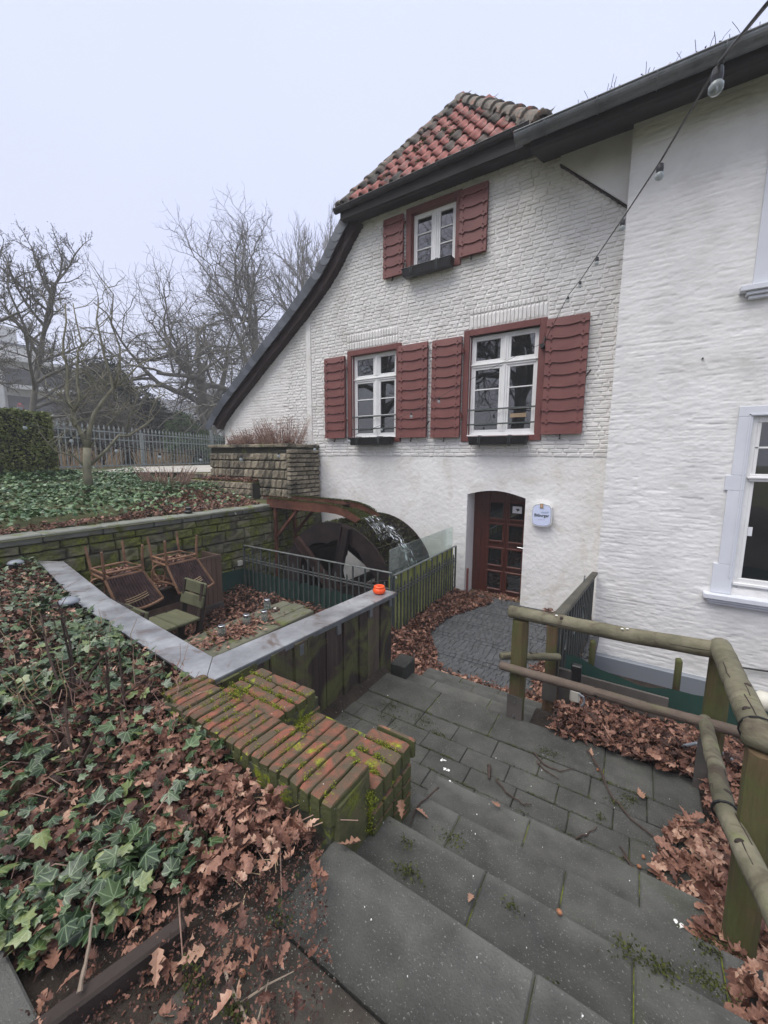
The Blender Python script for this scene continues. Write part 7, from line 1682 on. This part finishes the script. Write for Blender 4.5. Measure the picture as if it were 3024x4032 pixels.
# small garden tree with crooked limbs
sb = Vector((-9.6, 3.6, -.9)); gt_ = empty('small_tree', sb, 'small crooked bare tree growing out of the ivy bed', 'tree')
limbs = [[(0.01, 0.02, -0.9), (0.01, 0.02, -0.3), (0.02, 0.06, 0.15)],
[(0.02, 0.06, 0.15), (0.0, 0.01, 0.4), (-0.03, -0.09, 0.64), (-0.04, -0.1, 0.89), (-0.06, -0.16, 1.2), (-0.04, -0.12, 1.74), (-0.06, -0.16, 2.01), (-0.05, -0.14, 2.27), (-0.02, -0.07, 2.62), (-0.02, -0.06, 2.98)],
[(-0.04, -0.1, 0.89), (0.01, 0.02, 1.11), (0.0, 0.01, 1.49), (0.02, 0.06, 2.08), (0.05, 0.13, 2.25), (0.03, 0.09, 2.65), (0.02, 0.06, 3.05)],
[(0.03, 0.07, 0.15), (0.04, 0.12, 0.49), (0.08, 0.21, 0.83), (0.14, 0.38, 1.12), (0.21, 0.56, 1.39), (0.2, 0.53, 1.66), (0.17, 0.47, 1.98), (0.16, 0.43, 2.35), (0.15, 0.39, 2.72), (0.17, 0.45, 3.04)],
[(0.21, 0.56, 1.39), (0.32, 0.85, 1.7), (0.38, 1.0, 1.9), (0.52, 1.39, 2.18)],
[(0.21, 0.56, 1.39), (0.26, 0.7, 1.8), (0.27, 0.73, 2.24), (0.23, 0.62, 2.66), (0.26, 0.69, 3.26), (0.21, 0.57, 3.44)],
[(0.02, 0.04, -0.24), (0.14, 0.38, 0.13), (0.22, 0.58, 0.42), (0.29, 0.76, 0.42), (0.4, 1.07, 0.68), (0.46, 1.23, 0.84), (0.44, 1.16, 0.95), (0.49, 1.31, 1.26), (0.56, 1.49, 1.37)],
[(0.0, 0.0, -0.24), (-0.06, -0.15, -0.02), (-0.16, -0.43, 0.08), (-0.18, -0.48, 0.2), (-0.15, -0.39, 0.28), (-0.1, -0.28, 0.47)],
[(0.15, 0.39, 1.25), (0.14, 0.37, 1.37), (0.19, 0.5, 1.51)], [(0.15, 0.39, 1.25), (0.11, 0.29, 1.39), (0.1, 0.27, 1.58)],
[(0.27, 0.73, 0.46), (0.29, 0.78, 0.84), (0.34, 0.91, 1.14), (0.38, 1.01, 1.47)], [(0.15, 0.39, 0.6), (0.2, 0.53, 0.77), (0.2, 0.52, 0.91), (0.22, 0.6, 1.05), (0.24, 0.64, 1.34)],
[(-0.04, -0.1, 0.91), (-0.08, -0.21, 1.07), (-0.11, -0.3, 1.16), (-0.12, -0.31, 1.29)], [(0.02, 0.06, 1.12), (0.08, 0.2, 1.35)], [(-0.04, -0.12, 0.56), (0.01, 0.02, 0.77)]]
rad = [(.085, .075), (.055, .012), (.035, .010), (.055, .012), (.028, .008), (.028, .008), (.035, .010), (.028, .007)] + [(.016, .006)] * 7
tws = MB(); depth = Vector((-.94, .35, 0))
for li, (lm, (ra, rb2)) in enumerate(zip(limbs, rad)):
    dd = random.uniform(-.5, .5); n_ = len(lm); P_ = []
    for i, q_ in enumerate(lm): P_.append(Vector((q_[0], q_[1], q_[2])) + Vector((sb.x, sb.y, 0)) + depth * dd * (i / n_) * (0 if li in (0,) else 1))
    if li in (2, 4, 5, 8, 9, 10, 11, 12, 13, 14):   # start on the parent limb
        src = {2: 1, 4: 3, 5: 3, 8: 3, 9: 3, 10: 6, 11: 3, 12: 1, 13: 2, 14: 1}[li]
    rs2 = [ra + (rb2 - ra) * (i / (n_ - 1)) ** .7 for i in range(n_)]
    m_ = MB(); m_.tube(P_, rs2, 10 if li == 0 else 7); m_.build('trunk' if li == 0 else 'limb', M['barklight'], gt_, smooth=True)
    if li:
        for _ in range(2 + n_):
            i = random.randint(1, n_ - 1); s0 = P_[i].lerp(P_[i - 1], random.random()); side = random.choice([-1, 1]); out = [s0]; d_ = Vector((.35 * side, .9 * side, 0)) * .12 + Vector((random.gauss(0, .06), random.gauss(0, .05), random.uniform(.05, .16)))
            for _k in range(4): out.append(out[-1] + d_ * random.uniform(.7, 1.2)); d_ = d_ * .8 + Vector((random.gauss(0, .04), random.gauss(0, .05), random.uniform(0, .08)))
            tws.tube(out, [.009, .008, .006, .005, .003], 4, False)
            for _k in range(2): q_ = out[random.randint(1, 3)]; tws.tube([q_, q_ + Vector((random.gauss(0, .06), random.gauss(0, .09), random.uniform(.03, .16)))], [.005, .003], 3, False)
tws.build('twigs', M['barklight'], gt_, recalc=False, kind='stuff')
# evergreens
def blob(name, label, lobes, n, size, mt, group=None, seed=0):
    c = lobes[0]; t = empty(name, (c[0], c[1], -.6), label, 'tree' if 'tree' in name else 'shrub', group)
    rs_ = np.random.default_rng(seed); vol = sum(l_[3] * l_[4] * l_[5] for l_ in lobes); P = []; Rn = []
    for (x, y, z, rx, ry, rz_) in lobes:
        k = int(n * rx * ry * rz_ / vol); u = rs_.normal(0, 1, (k, 3)); u /= np.linalg.norm(u, axis=1)[:, None]; r_ = (.72 + .30 * vnoise(u[:, 0] * 3 + x, u[:, 1] * 3 + u[:, 2] * 4, 1.6, seed)) * rs_.uniform(.80, 1.04, k)
        q_ = u * r_[:, None] * [rx, ry, rz_] + [x, y, z]; P.append(q_); Rn.append(np.clip(.15 + .6 * vnoise(q_[:, 0] + q_[:, 1], q_[:, 2], 1.1, seed + 3) + rs_.uniform(-.1, .3, k), 0, 1))
        m_ = MB(); vs = []
    P = np.concatenate(P); Rn = np.concatenate(Rn); kp = P[:, 2] > -.6; scatter('foliage', LEAF, P[kp], size, M[mt], 1.1, t, rnd=Rn[kp])
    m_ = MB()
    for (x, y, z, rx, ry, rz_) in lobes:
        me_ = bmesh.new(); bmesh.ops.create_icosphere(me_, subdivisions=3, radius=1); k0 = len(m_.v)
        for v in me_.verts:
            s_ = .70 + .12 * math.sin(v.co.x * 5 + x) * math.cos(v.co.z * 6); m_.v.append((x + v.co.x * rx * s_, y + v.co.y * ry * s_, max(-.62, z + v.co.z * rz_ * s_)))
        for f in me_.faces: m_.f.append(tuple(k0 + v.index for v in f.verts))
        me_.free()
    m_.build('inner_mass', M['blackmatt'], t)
    m_ = MB(); m_.tube([(c[0], c[1], -.7), (c[0], c[1], c[2])], [.2, .1], 8); m_.build('trunk', M['bark'], t)
    return t
blob('yew_tree', 'tall dark yew at the centre of the evergreens behind the fence', [(-27.6, 11.9, 2.4, 2.2, 1.8, 4.0), (-27.2, 13.6, 1.6, 2.0, 1.9, 3.0)], 16000, .17, 'yew', 'evergreens behind the fence', 3)
blob('yew_tree', 'lower dark evergreen right of the tall yew', [(-26.0, 15.2, .9, 2.0, 1.9, 2.3)], 8000, .16, 'yew', 'evergreens behind the fence', 5)
blob('laurel_shrub', 'bright green laurel beside the dark yews', [(-24.4, 14.6, .7, 1.4, 1.3, 2.1), (-24.1, 15.9, .3, 1.0, 1.0, 1.5)], 8000, .15, 'laurel', None, 7)
blob('viburnum_shrub', 'blue green shrub right behind the right part of the park fence', [(-21.8, 13.4, .2, 1.0, 1.5, 1.15), (-22.3, 15.6, .2, 1.0, 1.5, 1.2)], 8000, .12, 'ivyfar', None, 9)
blob('dark_shrub', 'dark shrub behind the hedge corner', [(-24.2, 8.2, .0, 1.3, 1.2, 1.4)], 4000, .12, 'yew', None, 11)
blob('dark_shrub', 'long low dark shrub row behind the middle of the fence', [(-25.4, 10.8, .1, 1.5, 2.4, 1.5)], 6000, .13, 'yew', None, 13)
# ================================================================== FAR BUILDINGS
ap_ = empty('apartment_block', (-57, 13, -.6), 'pale apartment block with balconies behind the alders at the left', 'building')
b = MB(); b.bx(-70, -6, -.6, -58.0, 23.5, 9.9); b.bx(-70, -6, 9.9, -59.5, 20.0, 12.0); b.bx(-70, -6, 12.0, -60.5, 17.3, 14.2); b.build('wall', M['aptwall'], ap_)
for k, z_ in enumerate((1.4, 4.5, 7.4)):
    for j, (ya, yb) in enumerate(((-5, 6.6), (8.2, 13.6), (15.2, 22.8))):
        b = MB(); b.bx(-58.02, ya, z_, -57.9, yb, z_ + 1.9); b.build('recess', M['aptdark'], ap_)
        if j != 1:
            b = MB(); b.bx(-58.0, ya, z_ - .35, -56.6, yb, z_ - .12); b.bx(-56.75, ya, z_ - .1, -56.65, yb, z_ + .1); b.build('balcony', M['aptwall'], ap_)
            b = MB(); yy = ya
            while yy < yb: b.bx(-56.72, yy, z_ - .1, -56.68, yy + .05, z_ + .85); yy += .16
            b.bx(-56.74, ya, z_ + .83, -56.66, yb, z_ + .9); b.build('balcony_rail', M['iron'], ap_, kind='stuff')
for yy in (7.1, 14.1, 21.9): MB().bx(-58.0, yy, -.6, -56.6, yy + .5, 8.9).build('pier', M['aptwall'], ap_)
MB().bx(-58.3, -6, 9.9, -56.5, 23.7, 10.2).build('roof_edge', M['aptwall'], ap_); MB().bx(-59.9, -6, 12.0, -59.2, 20.2, 12.25).build('roof_edge', M['roofgrey'], ap_)
tag(MB().tube([(-57.1, 15.9, 4.45), (-57.1, 15.9, 4.7), (-57.1, 15.9, 5.4), (-57.1, 15.9, 5.6)], [.12, .34, .30, .05], 10).build('balcony_parasol', M['red']), 'folded red parasol on a balcony of the apartment block', 'parasol')
hh = empty('far_house', (-61, 37, -.6), 'distant pale house with a grey pitched roof left of the verge tip', 'building')
MB().bx(-68, 33.0, -.6, -60, 48, 5.0).build('wall', M['aptwall'], hh); MB().prism([(-69, 4.8), (-64, 8.8), (-59.2, 4.8)], 32.4, 48.5, 'y').build('roof', M['roofgrey'], hh)
for y in (34.4, 37.2, 40): f = MB(); f.bx(-60.0, y, 2.4, -59.9, y + .9, 4.2); w_ = f.build('window', M['aptdark'], hh); MB().bx(-59.9, y + .42, 2.4, -59.86, y + .48, 4.2).build('glazing_bar', M['white'], w_)
b = MB()
V_ = []; 
for i in range(40): a = R(95 + i * 3.2); V_.append((84 * math.cos(a), 84 * math.sin(a)))
tl_ = MB()
for i in range(39):
    (xa, ya), (xb, yb) = V_[i], V_[i + 1]; h1, h2 = 5 + 3 * math.sin(i * 1.3), 5 + 3 * math.sin((i + 1) * 1.3)
    tl_.add([(xa, ya, -1), (xb, yb, -1), (xb, yb, h2), (xa, ya, h1), (xa * 1.1, ya * 1.1, -1), (xb * 1.1, yb * 1.1, -1), (xb * 1.1, yb * 1.1, h2), (xa * 1.1, ya * 1.1, h1)], [(0, 1, 2, 3), (4, 7, 6, 5), (3, 2, 6, 7)])
tl_.build('far_woods', M['yew'], kind='stuff'); tag(bpy.data.objects['far_woods'], 'hazy strip of far woods on the horizon', 'woods')
# ================================================================== HAZE
hz = MB(); hz.bx(-101, -101, -5.2, 101, 101, 26); hzo = hz.build('haze', None, kind='stuff')
hm = bpy.data.materials.new('haze'); hm.use_nodes = True; n, l = hm.node_tree.nodes, hm.node_tree.links; n.remove(n['Principled BSDF'])
pv_ = n.new('ShaderNodeVolumePrincipled'); pv_.inputs['Color'].default_value = (.97, .98, 1, 1); pv_.inputs['Density'].default_value = .0032; l.new(pv_.outputs[0], n['Material Output'].inputs['Volume'])
hzo.data.materials.append(hm)
